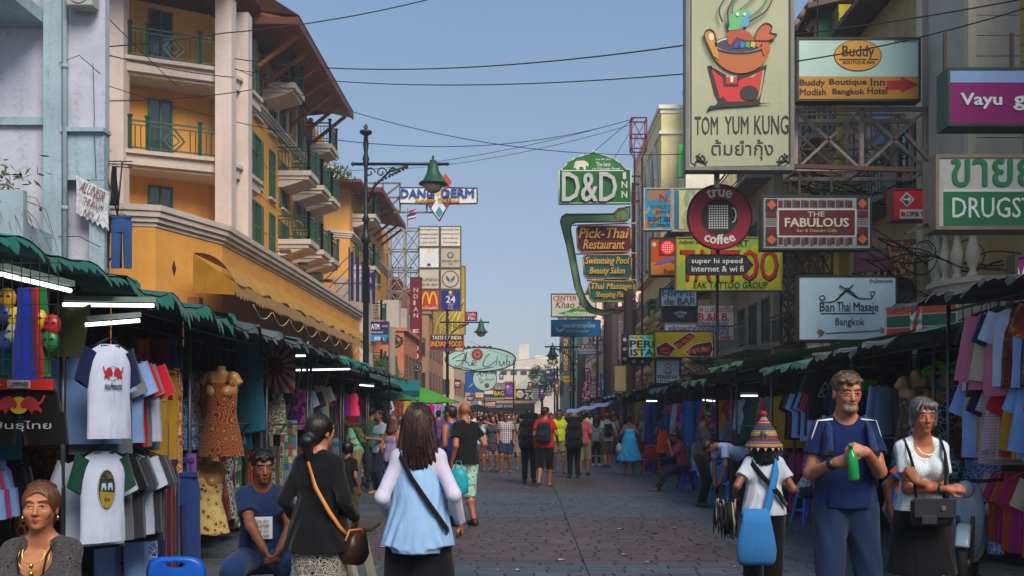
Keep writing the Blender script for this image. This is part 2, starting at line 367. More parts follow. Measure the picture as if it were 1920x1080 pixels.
def sdf_build(sdf,name,mats,parent,head=None):
 if head:          # the head of a nearby person is meshed finer and joined at the neck
  cut,up_,c = head; H2 = SDF(.0034); H2.p = list(sdf.p); H2.plane(cut-up_*.007,-up_); V2,Q2,M2 = H2.mesh((c-.15,c+.17)); sdf.plane(cut,up_); V,Q,Mf = sdf.mesh()
  Q = np.concatenate([Q,Q2+len(V)]); V = np.concatenate([V,V2]); Mf = np.concatenate([Mf,M2])
 else: V,Q,Mf = sdf.mesh()
 me = bpy.data.meshes.new(name)
 me.vertices.add(len(V)); me.vertices.foreach_set('co',V.ravel().astype(np.float32))
 me.loops.add(Q.size); me.loops.foreach_set('vertex_index',Q.ravel().astype(np.int32))
 me.polygons.add(len(Q)); me.polygons.foreach_set('loop_start',np.arange(0,Q.size,4,dtype=np.int32))
 for m in mats: me.materials.append(m)
 me.polygons.foreach_set('material_index',np.clip(Mf,0,len(mats)-1).astype(np.int32)); me.polygons.foreach_set('use_smooth',np.ones(len(Q),bool))
 me.update(calc_edges=True); me.validate(); o = bpy.data.objects.new(name,me); COL.objects.link(o); o.parent = parent
 return o
def ik(a,c,l1,l2,hint):
 a,c,hint = np.array(a,float),np.array(c,float),np.array(hint,float); d = c-a; L = np.linalg.norm(d)
 if L > (l1+l2)*.999: c = a+d/L*(l1+l2)*.999; d = c-a; L = np.linalg.norm(d)
 u = d/L; x = (l1*l1-l2*l2+L*L)/(2*L); y = math.sqrt(max(l1*l1-x*x,0)); p = hint-u*(hint@u); p /= max(np.linalg.norm(p),1e-6)
 return a+u*x+p*y,c
def rotm(yaw=0,pitch=0,roll=0): return np.array(Euler((pitch,roll,yaw),'XYZ').to_matrix())
SKIN = {}
def skin(c):
 if c not in SKIN:
  m,nt,b = _nodes('skin_%d' % len(SKIN)); b.inputs['Roughness'].default_value = .5; b.inputs['Subsurface Weight'].default_value = .08; b.inputs['Subsurface Radius'].default_value = (.02,.008,.004)
  tc = N(nt,'ShaderNodeTexCoord'); n = N(nt,'ShaderNodeTexNoise',Scale=22,Detail=5); nt.links.new(tc.outputs['Object'],n.inputs['Vector'])
  cr = N(nt,'ShaderNodeValToRGB'); cl = lin(c); cr.color_ramp.elements[0].color = (cl[0]*.78,cl[1]*.66,cl[2]*.62,1); cr.color_ramp.elements[1].color = (*cl,1)
  cr.color_ramp.elements[0].position = .3; cr.color_ramp.elements[1].position = .65
  nt.links.new(n.outputs[0],cr.inputs[0]); nt.links.new(cr.outputs[0],b.inputs['Base Color'])
  n2 = N(nt,'ShaderNodeTexNoise',Scale=180,Detail=3); nt.links.new(tc.outputs['Object'],n2.inputs['Vector'])
  bp = N(nt,'ShaderNodeBump',Strength=.25,Distance=.004); nt.links.new(n2.outputs[0],bp.inputs['Height']); nt.links.new(bp.outputs[0],b.inputs['Normal']); SKIN[c] = m
 return SKIN[c]
def L_(k): return .30 if k == 'long' else .36
HM = {}
def hair_m(c):
 if c in HM: return HM[c]
 m,nt,b = _nodes('hair_%d' % len(HM)); L = nt.links.new; b.inputs['Roughness'].default_value = .42; b.inputs['Specular IOR Level'].default_value = .5
 tc = N(nt,'ShaderNodeTexCoord'); mp = N(nt,'ShaderNodeMapping'); mp.inputs['Scale'].default_value = (1,1,.12); L(tc.outputs['Object'],mp.inputs[0])
 n = N(nt,'ShaderNodeTexNoise',Scale=85,Detail=5,Distortion=.9); L(mp.outputs[0],n.inputs['Vector'])
 cr = N(nt,'ShaderNodeValToRGB'); cl = lin(c); cr.color_ramp.elements[0].color = (cl[0]*.35,cl[1]*.35,cl[2]*.35,1); cr.color_ramp.elements[1].color = (cl[0]*1.9,cl[1]*1.7,cl[2]*1.5,1)
 cr.color_ramp.elements[0].position = .35; cr.color_ramp.elements[1].position = .7
 L(n.outputs[0],cr.inputs[0]); L(cr.outputs[0],b.inputs['Base Color']); bp = N(nt,'ShaderNodeBump',Strength=.8,Distance=.006); L(n.outputs[0],bp.inputs['Height']); L(bp.outputs[0],b.inputs['Normal'])
 HM[c] = m; return m
V3 = lambda *a: np.array(a,float)
def person(label,loc,rz=0,H=1.72,sex='m',sk='#a8734f',hair='#1a1210',hairstyle='short',top=None,bottom=None,shoes='#1c1a1a',h=.014,
           wrL=None,wrR=None,anL=None,anR=None,elL=(.3,.6,-.4),elR=(-.3,.6,-.4),knL=(0,-1,0),knR=(0,-1,0),lean=0,side=0,seat=None,yaw=0,pitch=0,fat=1.0,
           curl=.5,hands='auto',group=None,name='person',glasses=False,beard=None,face=None,lips='#8a4038',sandals=False,extras=None):
 """local frame: stands on z=0, faces -Y, the person's left is +X. Built at 1.75 m and scaled."""
 h = h*1.22 if h < .009 else h*1.62; fat = fat*.95
 root = thing(name,label,'person',loc,rz,group); sc = H/1.75; root.scale = (sc,sc,sc)
 male = sex == 'm'; fine = h < .0095; J = {}
 pz = .93 if seat is None else seat/sc+.095
 pel = V3(0,0,pz); Rt = rotm(0,lean,side)
 up = lambda x,y,z: pel+Rt@V3(x,y,z)
 sw = (.152 if male else .130)*fat**.5
 J['chest'] = up(0,0,.34); shL,shR = up(sw,.005,.462),up(-sw,.005,.462); neck0,neck1 = up(0,.01,.52),up(0,-.008,.575)
 Rh = Rt@rotm(yaw,pitch); hc = neck1+Rh@V3(0,-.015,.105)
 hip = .090; hL,hR = pel+V3(hip,0,-.03),pel+V3(-hip,0,-.03)
 if anL is None: anL = (.10,0,.085) if seat is None else (.12,-.42,.085)
 if anR is None: anR = (-.10,0,.085) if seat is None else (-.12,-.42,.085)
 kL,aL = ik(hL,anL,.425,.415,knL); kR,aR = ik(hR,anR,.425,.415,knR)
 if wrL is None: wrL = up(.215,-.02,-.03)
 if wrR is None: wrR = up(-.215,-.02,-.03)
 eL,wL = ik(shL,wrL,.29,.255,elL); eR,wR = ik(shR,wrR,.29,.255,elR)
 J.update(dict(shL=shL,shR=shR,eL=eL,eR=eR,wL=wL,wR=wR,kL=kL,kR=kR,aL=aL,aR=aR,hc=hc,Rh=Rh,Rt=Rt,up=up,pel=pel,root=root,hL=hL,hR=hR,h=h))
 B = SDF(h)
 def torso(D,g,m=0,k=.06,chest=True,arms=True,belly=0,z0=0.,fold=0):
  w = fat; bx = .068 if male else .066
  if z0 <= 0: D.cone(up(-bx,.005,0),up(bx,.005,0),(.1 if male else .108)*w+g,k=k,m=m)
  D.cone(up(-.054*w,.0-belly*.4,.14),up(.054*w,0-belly*.4,.14),(.098 if male else .085)*w+g+belly*.5,k=k,m=m)
  D.cone(up(-.068*w,0,.33),up(.068*w,0,.33),(.106 if male else .09)*w**.6+g,k=k,m=m)
  D.cone(up(-.08,.008,.42),up(.08,.008,.42),(.078 if male else .066)+g*.8,k=k,m=m)
  for sx in (-1,1): D.cone(up(sx*.03,.018,.515),up(sx*.13,.008,.462),.045+g*.5,.045+g*.4,k=.035,m=m)
  if not male and chest:
   for sx in (-1,1): D.ell(up(sx*.075,-.085,.32),(.062+g,.062+g,.062+g),k=.04,m=m)
 torso(B,0)
 for sh,e,w_ in ((shL,eL,wL),(shR,eR,wR)):
  q = 1 if male else .86
  B.cone(sh,e,.052*q*fat**.5,.041*q,k=.05); B.cone(e,w_,.042*q,.027*q,k=.02)
 B.cone(neck0,neck1,.058 if male else .048,.052 if male else .045,k=.05)
 for hp,kn,an,sx in ((hL,kL,aL,1),(hR,kR,aR,-1)):
  q = (1 if male else 1.02)*fat**.6
  B.cone(hp,kn,.092*q,.056,k=.05); B.cone(kn,kn+(an-kn)*.35+V3(0,.012,0),.054,.056,k=.03); B.cone(kn+(an-kn)*.35,an,.053,.034,k=.03)
  hd = (kn-an); 
  fd = V3(sx*.03,-.16,-.055); B.cone(an+V3(0,.02,-.045),an+fd,.036,.026,k=.02)
 # head
 E = lambda x,y,z: hc+Rh@V3(x,y,z)
 fw = 1 if male else .95
 B.ell(E(0,.012,.028),(.076*fw,.094,.088),Rh,k=.02)
 B.ell(E(0,-.022,-.035),(.06*fw*fat**.6,.072,.082),Rh,k=.03)
 B.cone(neck1,E(0,.01,-.05),.05 if male else .043,.05,k=.03)
 if h < .027:
  B.ell(E(0,-.070,-.088),(.027*fw,.022,.020),Rh,k=.02)
  B.cone(E(-.036,-.074,.040),E(.036,-.074,.040),.015,k=.02)
  for sx in (-1,1):
   B.ell(E(sx*.037*fw*fat**.6,-.066,-.020),(.023*fat,.02*fat,.024*fat),Rh,k=.02)
   B.ell(E(sx*.032,-.104,.010),(.021,.020,.0135),Rh,k=.014,sub=True)
   B.ell(E(sx*.079*fw,.01,-.005),(.010,.019,.031),Rh,k=.006)
   if fine:
    B.ell(E(sx*.0315,-.0765,.0095),(.0145,.0135,.0135),Rh,k=.002,m=4)
    B.ell(E(sx*.0315,-.0815,.0095),(.0080,.0095,.0080),Rh,k=.0005,m=5)
    B.cone(E(sx*.017,-.0885,.0165),E(sx*.032,-.0915,.0205),.0042,.0048,k=.003); B.cone(E(sx*.032,-.0915,.0205),E(sx*.048,-.083,.0135),.0048,.0040,k=.003)
    B.cone(E(sx*.019,-.087,.0015),E(sx*.046,-.083,.0025),.0048,.0042,k=.005)
    B.cone(E(sx*.013,-.093,.033),E(sx*.034,-.0925,.039),.0038,.0042,k=.002,m=2); B.cone(E(sx*.034,-.0925,.039),E(sx*.053,-.078,.034),.0042,.0026,k=.002,m=2)
  B.cone(E(0,-.084,.022),E(0,-.108,-.024),.0075,.0115,k=.012)
  for sx in (-1,1): B.ell(E(sx*.0105,-.097,-.029),(.0085,.010,.0075),Rh,k=.007)
  B.ell(E(0,-.078,-.060),(.026,.016,.018),Rh,k=.015)
  for sx in (-1,1): B.cone(E(sx*.024,-.0865,-.0600),E(0,-.0985,-.0560),.0036,.0054,k=.002,m=1); B.cone(E(sx*.022,-.0865,-.0625),E(0,-.0965,-.0668),.0036,.0064,k=.0015,m=1)
 # hands
 hmode = hands if hands != 'auto' else ('full' if h < .0175 else 'simple')
 def hand(wr,el,sx,hd=None,nrm=None,cu=curl,thumb=1):
  d = (wr-el); d /= np.linalg.norm(d)
  if hd is not None: d = np.array(hd,float); d /= np.linalg.norm(d)
  n_ = V3(-sx,0,0) if nrm is None else np.array(nrm,float)      # palm side
  n_ = n_-d*(n_@d); n_ /= max(np.linalg.norm(n_),1e-6); t = np.cross(d,n_)*sx*thumb      # towards the little finger or thumb
  q = 1 if male else .9
  if hmode == 'simple':
   B.cone(wr,wr+d*.05*q,.026*q,.034*q,k=.02); B.cone(wr+d*.05*q,wr+d*.13*q+n_*.03,.03*q,.018*q,k=.02)
   B.cone(wr+d*.02,wr+d*.07+t*.045+n_*.02,.016,.011,k=.012); return
  for i in range(4):
   o = (i-1.5)*.0195*q; kn_ = wr+d*(.092-.006*abs(i-1.2))*q-t*o
   B.cone(wr+d*.012-t*o*.55,kn_,.0145*q,.0115*q,k=.016)
   L = [.074,.083,.077,.06][i]*q; ang = 0; p = kn_
   for j,fr in enumerate((.45,.32,.23)):
    ang += cu*(1.0,1.35,.9)[j]; dd = d*math.cos(ang)+n_*math.sin(ang); p2 = p+dd*L*fr
    B.cone(p,p2,(.0102,.0094,.0086)[j]*q,(.0094,.0086,.0074)[j]*q,k=.004); p = p2
  tb = wr+d*.025*q+t*.022*q+n_*.008; p1 = tb+(d*.55+t*.75+n_*.35)*.038*q; p2 = p1+(d*.85+t*.15*(1-cu)+n_*.5*cu)*.034*q; p3 = p2+(d*.7-t*.25*cu+n_*.7*cu)*.026*q
  B.cone(tb,p1,.0155*q,.013*q,k=.012); B.cone(p1,p2,.0122*q,.0105*q,k=.004); B.cone(p2,p3,.0105*q,.0085*q,k=.003)
 hs = (extras or {}).get('hand',{})
 hand(wL,eL,1,*hs.get('L',())); hand(wR,eR,-1,*hs.get('R',()))
 if beard: B.ell(E(0,-.055,-.082),(.05,.052,.036),Rh,k=.01,m=3); B.cone(E(-.02,-.094,-.046),E(.02,-.094,-.046),.006,k=.004,m=3)
 lipm = skin(lips)
 sdf_build(B,'body',[skin(sk),lipm,hair_m(hair if hairstyle != 'bald' else '#4a3a30'),hair_m(beard or hair),mat('#5e5650',.3,.03,bump=0),mat('#0c0806',.15,0,bump=0)],root,head=(neck0*.35+neck1*.65,Rt@V3(0,0,1),hc) if fine else None)
 if not fine and h < .0168:
  for sx in (-1,1):
   m = MB(); c = E(sx*.031,-.078,.0095); m.lathe([(.0135*math.sin(a),.0125*-math.cos(a)) for a in np.linspace(.05,math.pi-.05,8)],c,12)
   m2 = E(sx*.031,-.0905,.0095); 
   ax_ = Rh@V3(0,-1,0)
   R_ = Rh@V3(1,0,0); U_ = Rh@V3(0,0,1)
   ri = [[Vector(m2+R_*math.cos(t)*r+U_*math.sin(t)*r+ax_*dz) for t in np.linspace(0,2*math.pi,10,False)] for r,dz in ((.0062,-.002),(.0058,.001),(.003,.0018))]
   m.rings(ri,1); m.build('eye',[mat('#5e5650',.25,.03,bump=0),mat('#1a0f0a',.15,0,bump=0)],root)
 if glasses:
  m = MB()
  for sx in (-1,1):
   m.rings([[Vector(E(sx*.033+.024*math.cos(t)*q_,-.104+dy,.01+.018*math.sin(t)*q_)) for t in np.linspace(0,2*math.pi,10,False)] for q_,dy in ((.8,.003),(1,0),(.8,-.003))],0)
   m.bar(Vector(E(sx*.055,-.1,.015)),Vector(E(sx*.08,.01,.012)),.004)
  m.bar(Vector(E(-.012,-.106,.014)),Vector(E(.012,-.106,.014)),.004); m.build('sunglasses',mat('#0a0a0c',.1,0,bump=0),root)
 # hair
 if hairstyle != 'bald':
  Hh = SDF(h if h > .0095 else .0046); sh_ = hairstyle in ('short','crop'); g = .006 if sh_ else .016
  Hh.ell(E(0,.020,.036),(.078*fw+g,.092+g,.086+g),Rh,k=.02)
  if sh_:
   Hh.ell(E(0,.066,-.025),(.064,.036,.048),Rh,k=.02)
   for i_ in range(16): a_ = i_*2.4; r_ = .02+.0045*i_; Hh.ell(E(r_*math.cos(a_)*.8,-.01+r_*math.sin(a_)*.95,.112-.0022*i_),(.024,.024,.014),Rh,k=.016)
   Hh.ell(E(0,-.085,-.020),(.064,.060,.082),Rh,k=.008,sub=True)
   for sx in (-1,1): Hh.ell(E(sx*.088,-.045,-.03),(.045,.05,.06),Rh,k=.008,sub=True); Hh.ell(E(sx*.088,.012,-.045),(.028,.03,.045),Rh,k=.008,sub=True); Hh.ell(E(sx*.05,-.095,.055),(.028,.03,.026),Rh,k=.01,sub=True)
  else:
   Hh.ell(E(0,-.092,-.018),(.066,.060,.102),Rh,k=.010,sub=True)
  if fine:      # loose strands over the mass
   st = MB(); rs = random.Random(int(H*1000)); n_ = 420 if sh_ else 330
   for i_ in range(n_):
    a_ = rs.uniform(-1.9,1.9); f0 = rs.uniform(.0,.5) if not sh_ else rs.uniform(.05,1.45); sc_ = 1.02+rs.random()*.05
    S_ = lambda f: E(.092*sc_*math.sin(a_)*math.sin(f),.02+.106*sc_*math.cos(a_)*math.sin(f),.036+(.098+g*.3)*sc_*math.cos(f))
    if sh_:
     if a_*a_ > 2.4 and f0 > 1.0: continue
     f0 = min(f0,1.25); pts = [S_(f0)-Rh@V3(0,0,.006),S_(f0+.18)+Rh@V3(rs.uniform(-.006,.006),0,.002),S_(f0+.32)+Rh@V3(rs.uniform(-.012,.012),rs.uniform(-.01,.01),0)]; st.tube(pts,[.0022,.0016,.0005],3,caps=False); continue
    if hairstyle == 'pony': e_ = E(.03*math.sin(a_),.112,-.01); pts = [S_(f0),S_(f0*.5+.55),S_(1.2)*.6+e_*.4,e_]
    else:
     d_ = {'bob': .07}.get(hairstyle,L_(hairstyle)-.06)*rs.uniform(.85,1.06); b0 = S_(1.5); pts = [S_(f0),S_(.8),b0,b0+V3(rs.uniform(-.01,.01),.012,-d_*.5),b0+V3(rs.uniform(-.022,.022),.02+rs.uniform(-.01,.02),-d_)]
    st.tube(pts,[.0012]+[.0022]*(len(pts)-2)+[.0006],3,caps=False)
   o = st.build('hair_strands',hair_m(hair),root,recalc=False); o['kind'] = 'stuff'
  if hairstyle == 'bob':
   for sx in (-1,1): Hh.cone(E(sx*.075,.015,.02),E(sx*.08,.01,-.05),.026,.018,k=.02)
   Hh.ell(E(0,.06,-.02),(.075,.055,.07),Rh,k=.03); Hh.ell(E(.02,-.066,.082),(.062,.036,.030),Rh,k=.01); [Hh.cone(E(x_,-.07,.098),E(x_*1.35-.012,-.088,.052),.012,.007,k=.005) for x_ in (-.045,-.02,.005,.03,.052)]
  if hairstyle in ('long','longer'):
   L = L_(hairstyle)
   for sx in (-1,-.5,0,.5,1):
    y0 = .075-.05*abs(sx); b_ = E(sx*.098,y0+.015,.10-L*(1 if abs(sx) < .9 else .93)) ; b_ = b_+V3(0,.02,0)
    Hh.cone(E(sx*.074,y0,.02),b_,.042,.040,k=.03,fold=.009,fn=9)
  if hairstyle in ('pony','bun'):
   Hh.ell(E(0,.06,-.03),(.068,.05,.06),Rh,k=.02)
   if hairstyle == 'pony': Hh.cone(E(0,.105,-.01),E(-.005,.135,-.06),.03,.045,k=.02); Hh.cone(E(-.005,.13,-.06),E(-.01,.12,-.19),.045,.016,k=.02,fold=.005,fn=6)
   else: Hh.ell(E(0,.1,.06),(.045,.045,.045),Rh,k=.01)
  sdf_build(Hh,'hair',[hair_m(hair)],root)
 # clothes
 mats = lambda c: [c] if not isinstance(c,(list,tuple)) else list(c)
 if top:
  kind,tm = top[0],top[1]; o = top[2] if len(top) > 2 else {}
  D = SDF(h); g = o.get('g',.014); hem = o.get('hem',-.08); fl = o.get('flare',0); bx = .068 if male else .064
  torso(D,g,chest=True,belly=o.get('belly',0),k=.05)
  rr = (.098 if male else .088)*fat+g
  D.cone(up(-bx,.0,.2),up(-bx-fl*.6,fl*.3,hem),rr*.93,max(rr,.117*fat+g)+fl*.7,k=.05,fold=o.get('fold',.006),fn=9,cb=1); D.cone(up(bx,0,.2),up(bx+fl*.6,fl*.3,hem),rr*.93,max(rr,.117*fat+g)+fl*.7,k=.05,fold=o.get('fold',.006),fn=9,fz=2,cb=1)
  D.cone(up(0,-.01-fl*.2,.2),up(0,-.01-fl*.1,hem),rr*.85,max(rr,.117*fat+g)+fl*.7,k=.05,cb=1)
  D.plane(up(0,0,hem),-(Rt@V3(0,0,1)))
  arm = {'tee': .62,'long': 2,'tank': 0,'elbow': 1.0}[kind]
  q = 1 if male else .88
  if arm:
   for sh,e,w_ in ((shL,eL,wL),(shR,eR,wR)):
    if arm <= 1: D.cone(sh,sh+(e-sh)*arm,.057*q*fat**.3+g*.3,.058*q+g*(.9 if arm < 1 else .6),k=.04,cb=1,fold=.004,fn=4)
    else: D.cone(sh,e,.055*q*fat**.3+g*.3,.045*q+g*.7,k=.04); D.cone(e,w_,.046*q+g*.6,.031*q+g*.7,k=.02,cb=1,fold=.003)
  nk = o.get('neck','crew')
  if nk == 'crew': D.ell(up(0,-.03,.575),(.068,.075,.06),Rt,k=.01,sub=True)
  if nk == 'scoop': D.ell(up(0,-.10,.50),(.085,.10,.105),Rt,k=.012,sub=True)
  if nk == 'square': D.ell(up(0,-.12,.475),(.095,.10,.13),Rt,k=.012,sub=True); D.ell(up(0,.02,.56),(.085,.09,.06),Rt,k=.01,sub=True)
  if nk == 'strapless': D.plane(up(0,0,.40),Rt@V3(0,0,1))
  sdf_build(D,o.get('name',{'tee': 't_shirt','long': 'long_sleeve_top','tank': 'vest_top','elbow': 'shirt'}[kind]),mats(tm),root)
 if bottom:
  kind,bm_ = bottom[0],bottom[1]; o = bottom[2] if len(bottom) > 2 else {}
  D = SDF(h); g = o.get('g',.012); wz = o.get('waist',.04 if seat is None and lean < .3 else .2)
  if kind in ('skirt','dress'):
   L = o.get('len',.45); fr = o.get('flare',.08)
   D.cone(up(-.065,0,.10),up(.065,0,.10),.1*fat+g,k=.04)
   for sx in (-.07,0,.07):
    D.cone(up(sx,0,.06),V3(sx*(1+fr*4),.0+o.get('back',0),pel[2]-L),.105*fat+g,.105+fr,k=.05,cb=1,fold=o.get('fold',.008),fn=11,fz=sx*30)
   D.plane(up(0,0,wz),Rt@V3(0,0,1))
  else:
   fr = {'pants': 1,'shorts': .42,'long_shorts': .62,'jeans': 1}[kind]; fr = o.get('len',fr); wd = o.get('wide',1)
   D.cone(up(-.078,.005,0),up(.078,.005,0),(.100 if male else .108)*fat+g*.8,k=.05); D.cone(up(-.065,0,.1),up(.065,0,.1),.09*fat+g*.6,k=.04)
   for hp,kn,an,fz in ((hL,kL,aL,0),(hR,kR,aR,2)):
    t1 = min(1,fr*2); q_ = hp+(kn-hp)*t1
    D.cone(hp,q_,.106*fat**.5+g,(.068+g)*wd+(1-t1)*.02,k=.022,cb=1 if fr < .5 else None,fold=.005,fn=4,fz=fz)
    if fr > .5:
     t2 = fr*2-1; q2 = kn+(an-kn)*t2*.97; D.cone(kn,q2,(.064+g)*wd,(.05+g)*wd,k=.012,cb=1,fold=.006,fn=5,fz=fz)
   D.plane(up(0,0,wz),Rt@V3(0,0,1))
  sdf_build(D,o.get('name',{'skirt': 'skirt','dress': 'dress_skirt','pants': 'trousers','jeans': 'jeans','shorts': 'shorts','long_shorts': 'long_shorts'}[kind]),mats(bm_),root)
 if shoes:
  for an,sx in ((aL,1),(aR,-1)):
   D = SDF(max(h,.010)); 
   if sandals:
    D.cone(an+V3(0,.045,-.078),an+V3(sx*.025,-.16,-.078),.038,.042,k=.02); D.plane(an+V3(0,0,-.062),V3(0,0,1)); D.plane(an+V3(0,0,-.086),V3(0,0,-1))
   else:
    D.cone(an+V3(0,.03,-.04),an+V3(sx*.03,-.15,-.052),.048,.036,k=.02); D.cone(an+V3(0,.01,.0),an+V3(0,-.03,-.03),.045,.045,k=.02)
    D.plane(an+V3(0,0,-.084),V3(0,0,-1)); D.plane(an+V3(0,0,.025),V3(0,0,1))
   sdf_build(D,'sandal' if sandals else 'shoe',[mat(shoes,.6,.1)],root)
 return J
def strap(J,pts,w,th,m,name,parent=None):     # flat band through local points
 mb = MB(); pts = [Vector(p) for p in pts]; rg = []
 for i,p in enumerate(pts):
  d = (pts[min(i+1,len(pts)-1)]-pts[max(i-1,0)]).normalized(); c = Vector(J['pel']); out = (p-Vector((c[0],c[1],p.z))); out = (out-d*out.dot(d)).normalized() if out.length > .01 else Vector((0,-1,0))
  s_ = d.cross(out).normalized()*w/2; o_ = out*th/2; rg.append([p-s_-o_,p+s_-o_,p+s_+o_,p-s_+o_])
 mb.rings(rg); return mb.build(name,m,parent or J['root'])
# ---------------------------------------------------------------- ground
def stone_mat():
 m,nt,b = _nodes('stamped_paving'); L = nt.links.new
 tc = N(nt,'ShaderNodeTexCoord'); o = tc.outputs['Object']
 geo = N(nt,'ShaderNodeNewGeometry'); sep = N(nt,'ShaderNodeSeparateXYZ'); L(geo.outputs['Position'],sep.inputs[0])
 # coloured bands of the paving pattern, across the street
 def band(a,c,soft=.25):
  x = N(nt,'ShaderNodeMapRange',interpolation_type='SMOOTHSTEP'); x.inputs['From Min'].default_value = a-soft; x.inputs['From Max'].default_value = a+soft; L(sep.outputs[1],x.inputs[0])
  y = N(nt,'ShaderNodeMapRange',interpolation_type='SMOOTHSTEP'); y.inputs['From Min'].default_value = c-soft; y.inputs['From Max'].default_value = c+soft; y.inputs['To Min'].default_value = 1; y.inputs['To Max'].default_value = 0; L(sep.outputs[1],y.inputs[0])
  z = N(nt,'ShaderNodeMath',operation='MULTIPLY'); L(x.outputs[0],z.inputs[0]); L(y.outputs[0],z.inputs[1]); return z.outputs[0]
 acc = None
 for a,c in ((10.6,15.6),(20.5,25.5),(31,36)):
  z = band(a,c)
  if acc is None: acc = z
  else: s_ = N(nt,'ShaderNodeMath',operation='ADD'); L(acc,s_.inputs[0]); L(z,s_.inputs[1]); acc = s_.outputs[0]
 xs = N(nt,'ShaderNodeMapRange',interpolation_type='SMOOTHSTEP'); xs.inputs['From Min'].default_value = 2.3; xs.inputs['From Max'].default_value = 2.7; xs.inputs['To Min'].default_value = 1; xs.inputs['To Max'].default_value = .0
 ab = N(nt,'ShaderNodeMath',operation='ABSOLUTE'); L(sep.outputs[0],ab.inputs[0]); L(ab.outputs[0],xs.inputs[0])
 mu = N(nt,'ShaderNodeMath',operation='MULTIPLY'); L(acc,mu.inputs[0]); L(xs.outputs[0],mu.inputs[1])
 n1 = N(nt,'ShaderNodeTexNoise',Scale=1.1,Detail=9,Roughness=.7); L(geo.outputs['Position'],n1.inputs['Vector'])
 n2 = N(nt,'ShaderNodeTexNoise',Scale=17,Detail=8,Roughness=.75); L(geo.outputs['Position'],n2.inputs['Vector'])
 m1 = N(nt,'ShaderNodeMix',data_type='RGBA'); L(mu.outputs[0],m1.inputs[0]); m1.inputs[6].default_value = (*lin('#4c545d'),1); m1.inputs[7].default_value = (*lin('#544548'),1)
 sc = N(nt,'ShaderNodeMath',operation='MULTIPLY_ADD'); L(n1.outputs[0],sc.inputs[0]); sc.inputs[1].default_value = 1.5; sc.inputs[2].default_value = .05
 s2 = N(nt,'ShaderNodeMath',operation='MULTIPLY_ADD'); L(n2.outputs[0],s2.inputs[0]); s2.inputs[1].default_value = 1.4; s2.inputs[2].default_value = .3
 s3 = N(nt,'ShaderNodeMath',operation='MULTIPLY'); L(sc.outputs[0],s3.inputs[0]); L(s2.outputs[0],s3.inputs[1])
 # each stone a little different
 oi = N(nt,'ShaderNodeObjectInfo'); r5 = N(nt,'ShaderNodeMapRange'); r5.inputs['To Min'].default_value = .82; r5.inputs['To Max'].default_value = 1.15; L(oi.outputs['Random'],r5.inputs[0])
 s4 = N(nt,'ShaderNodeMath',operation='MULTIPLY'); L(s3.outputs[0],s4.inputs[0]); L(r5.outputs[0],s4.inputs[1])
 vm = N(nt,'ShaderNodeVectorMath',operation='SCALE'); L(m1.outputs[2],vm.inputs[0]); L(s4.outputs[0],vm.inputs['Scale']); L(vm.outputs[0],b.inputs['Base Color'])
 rg = N(nt,'ShaderNodeMapRange'); rg.inputs['To Min'].default_value = .38; rg.inputs['To Max'].default_value = .78; L(n1.outputs[0],rg.inputs[0]); L(rg.outputs[0],b.inputs['Roughness'])
 bp = N(nt,'ShaderNodeBump',Strength=.7,Distance=.012); L(n2.outputs[0],bp.inputs['Height']); L(bp.outputs[0],b.inputs['Normal'])
 return m
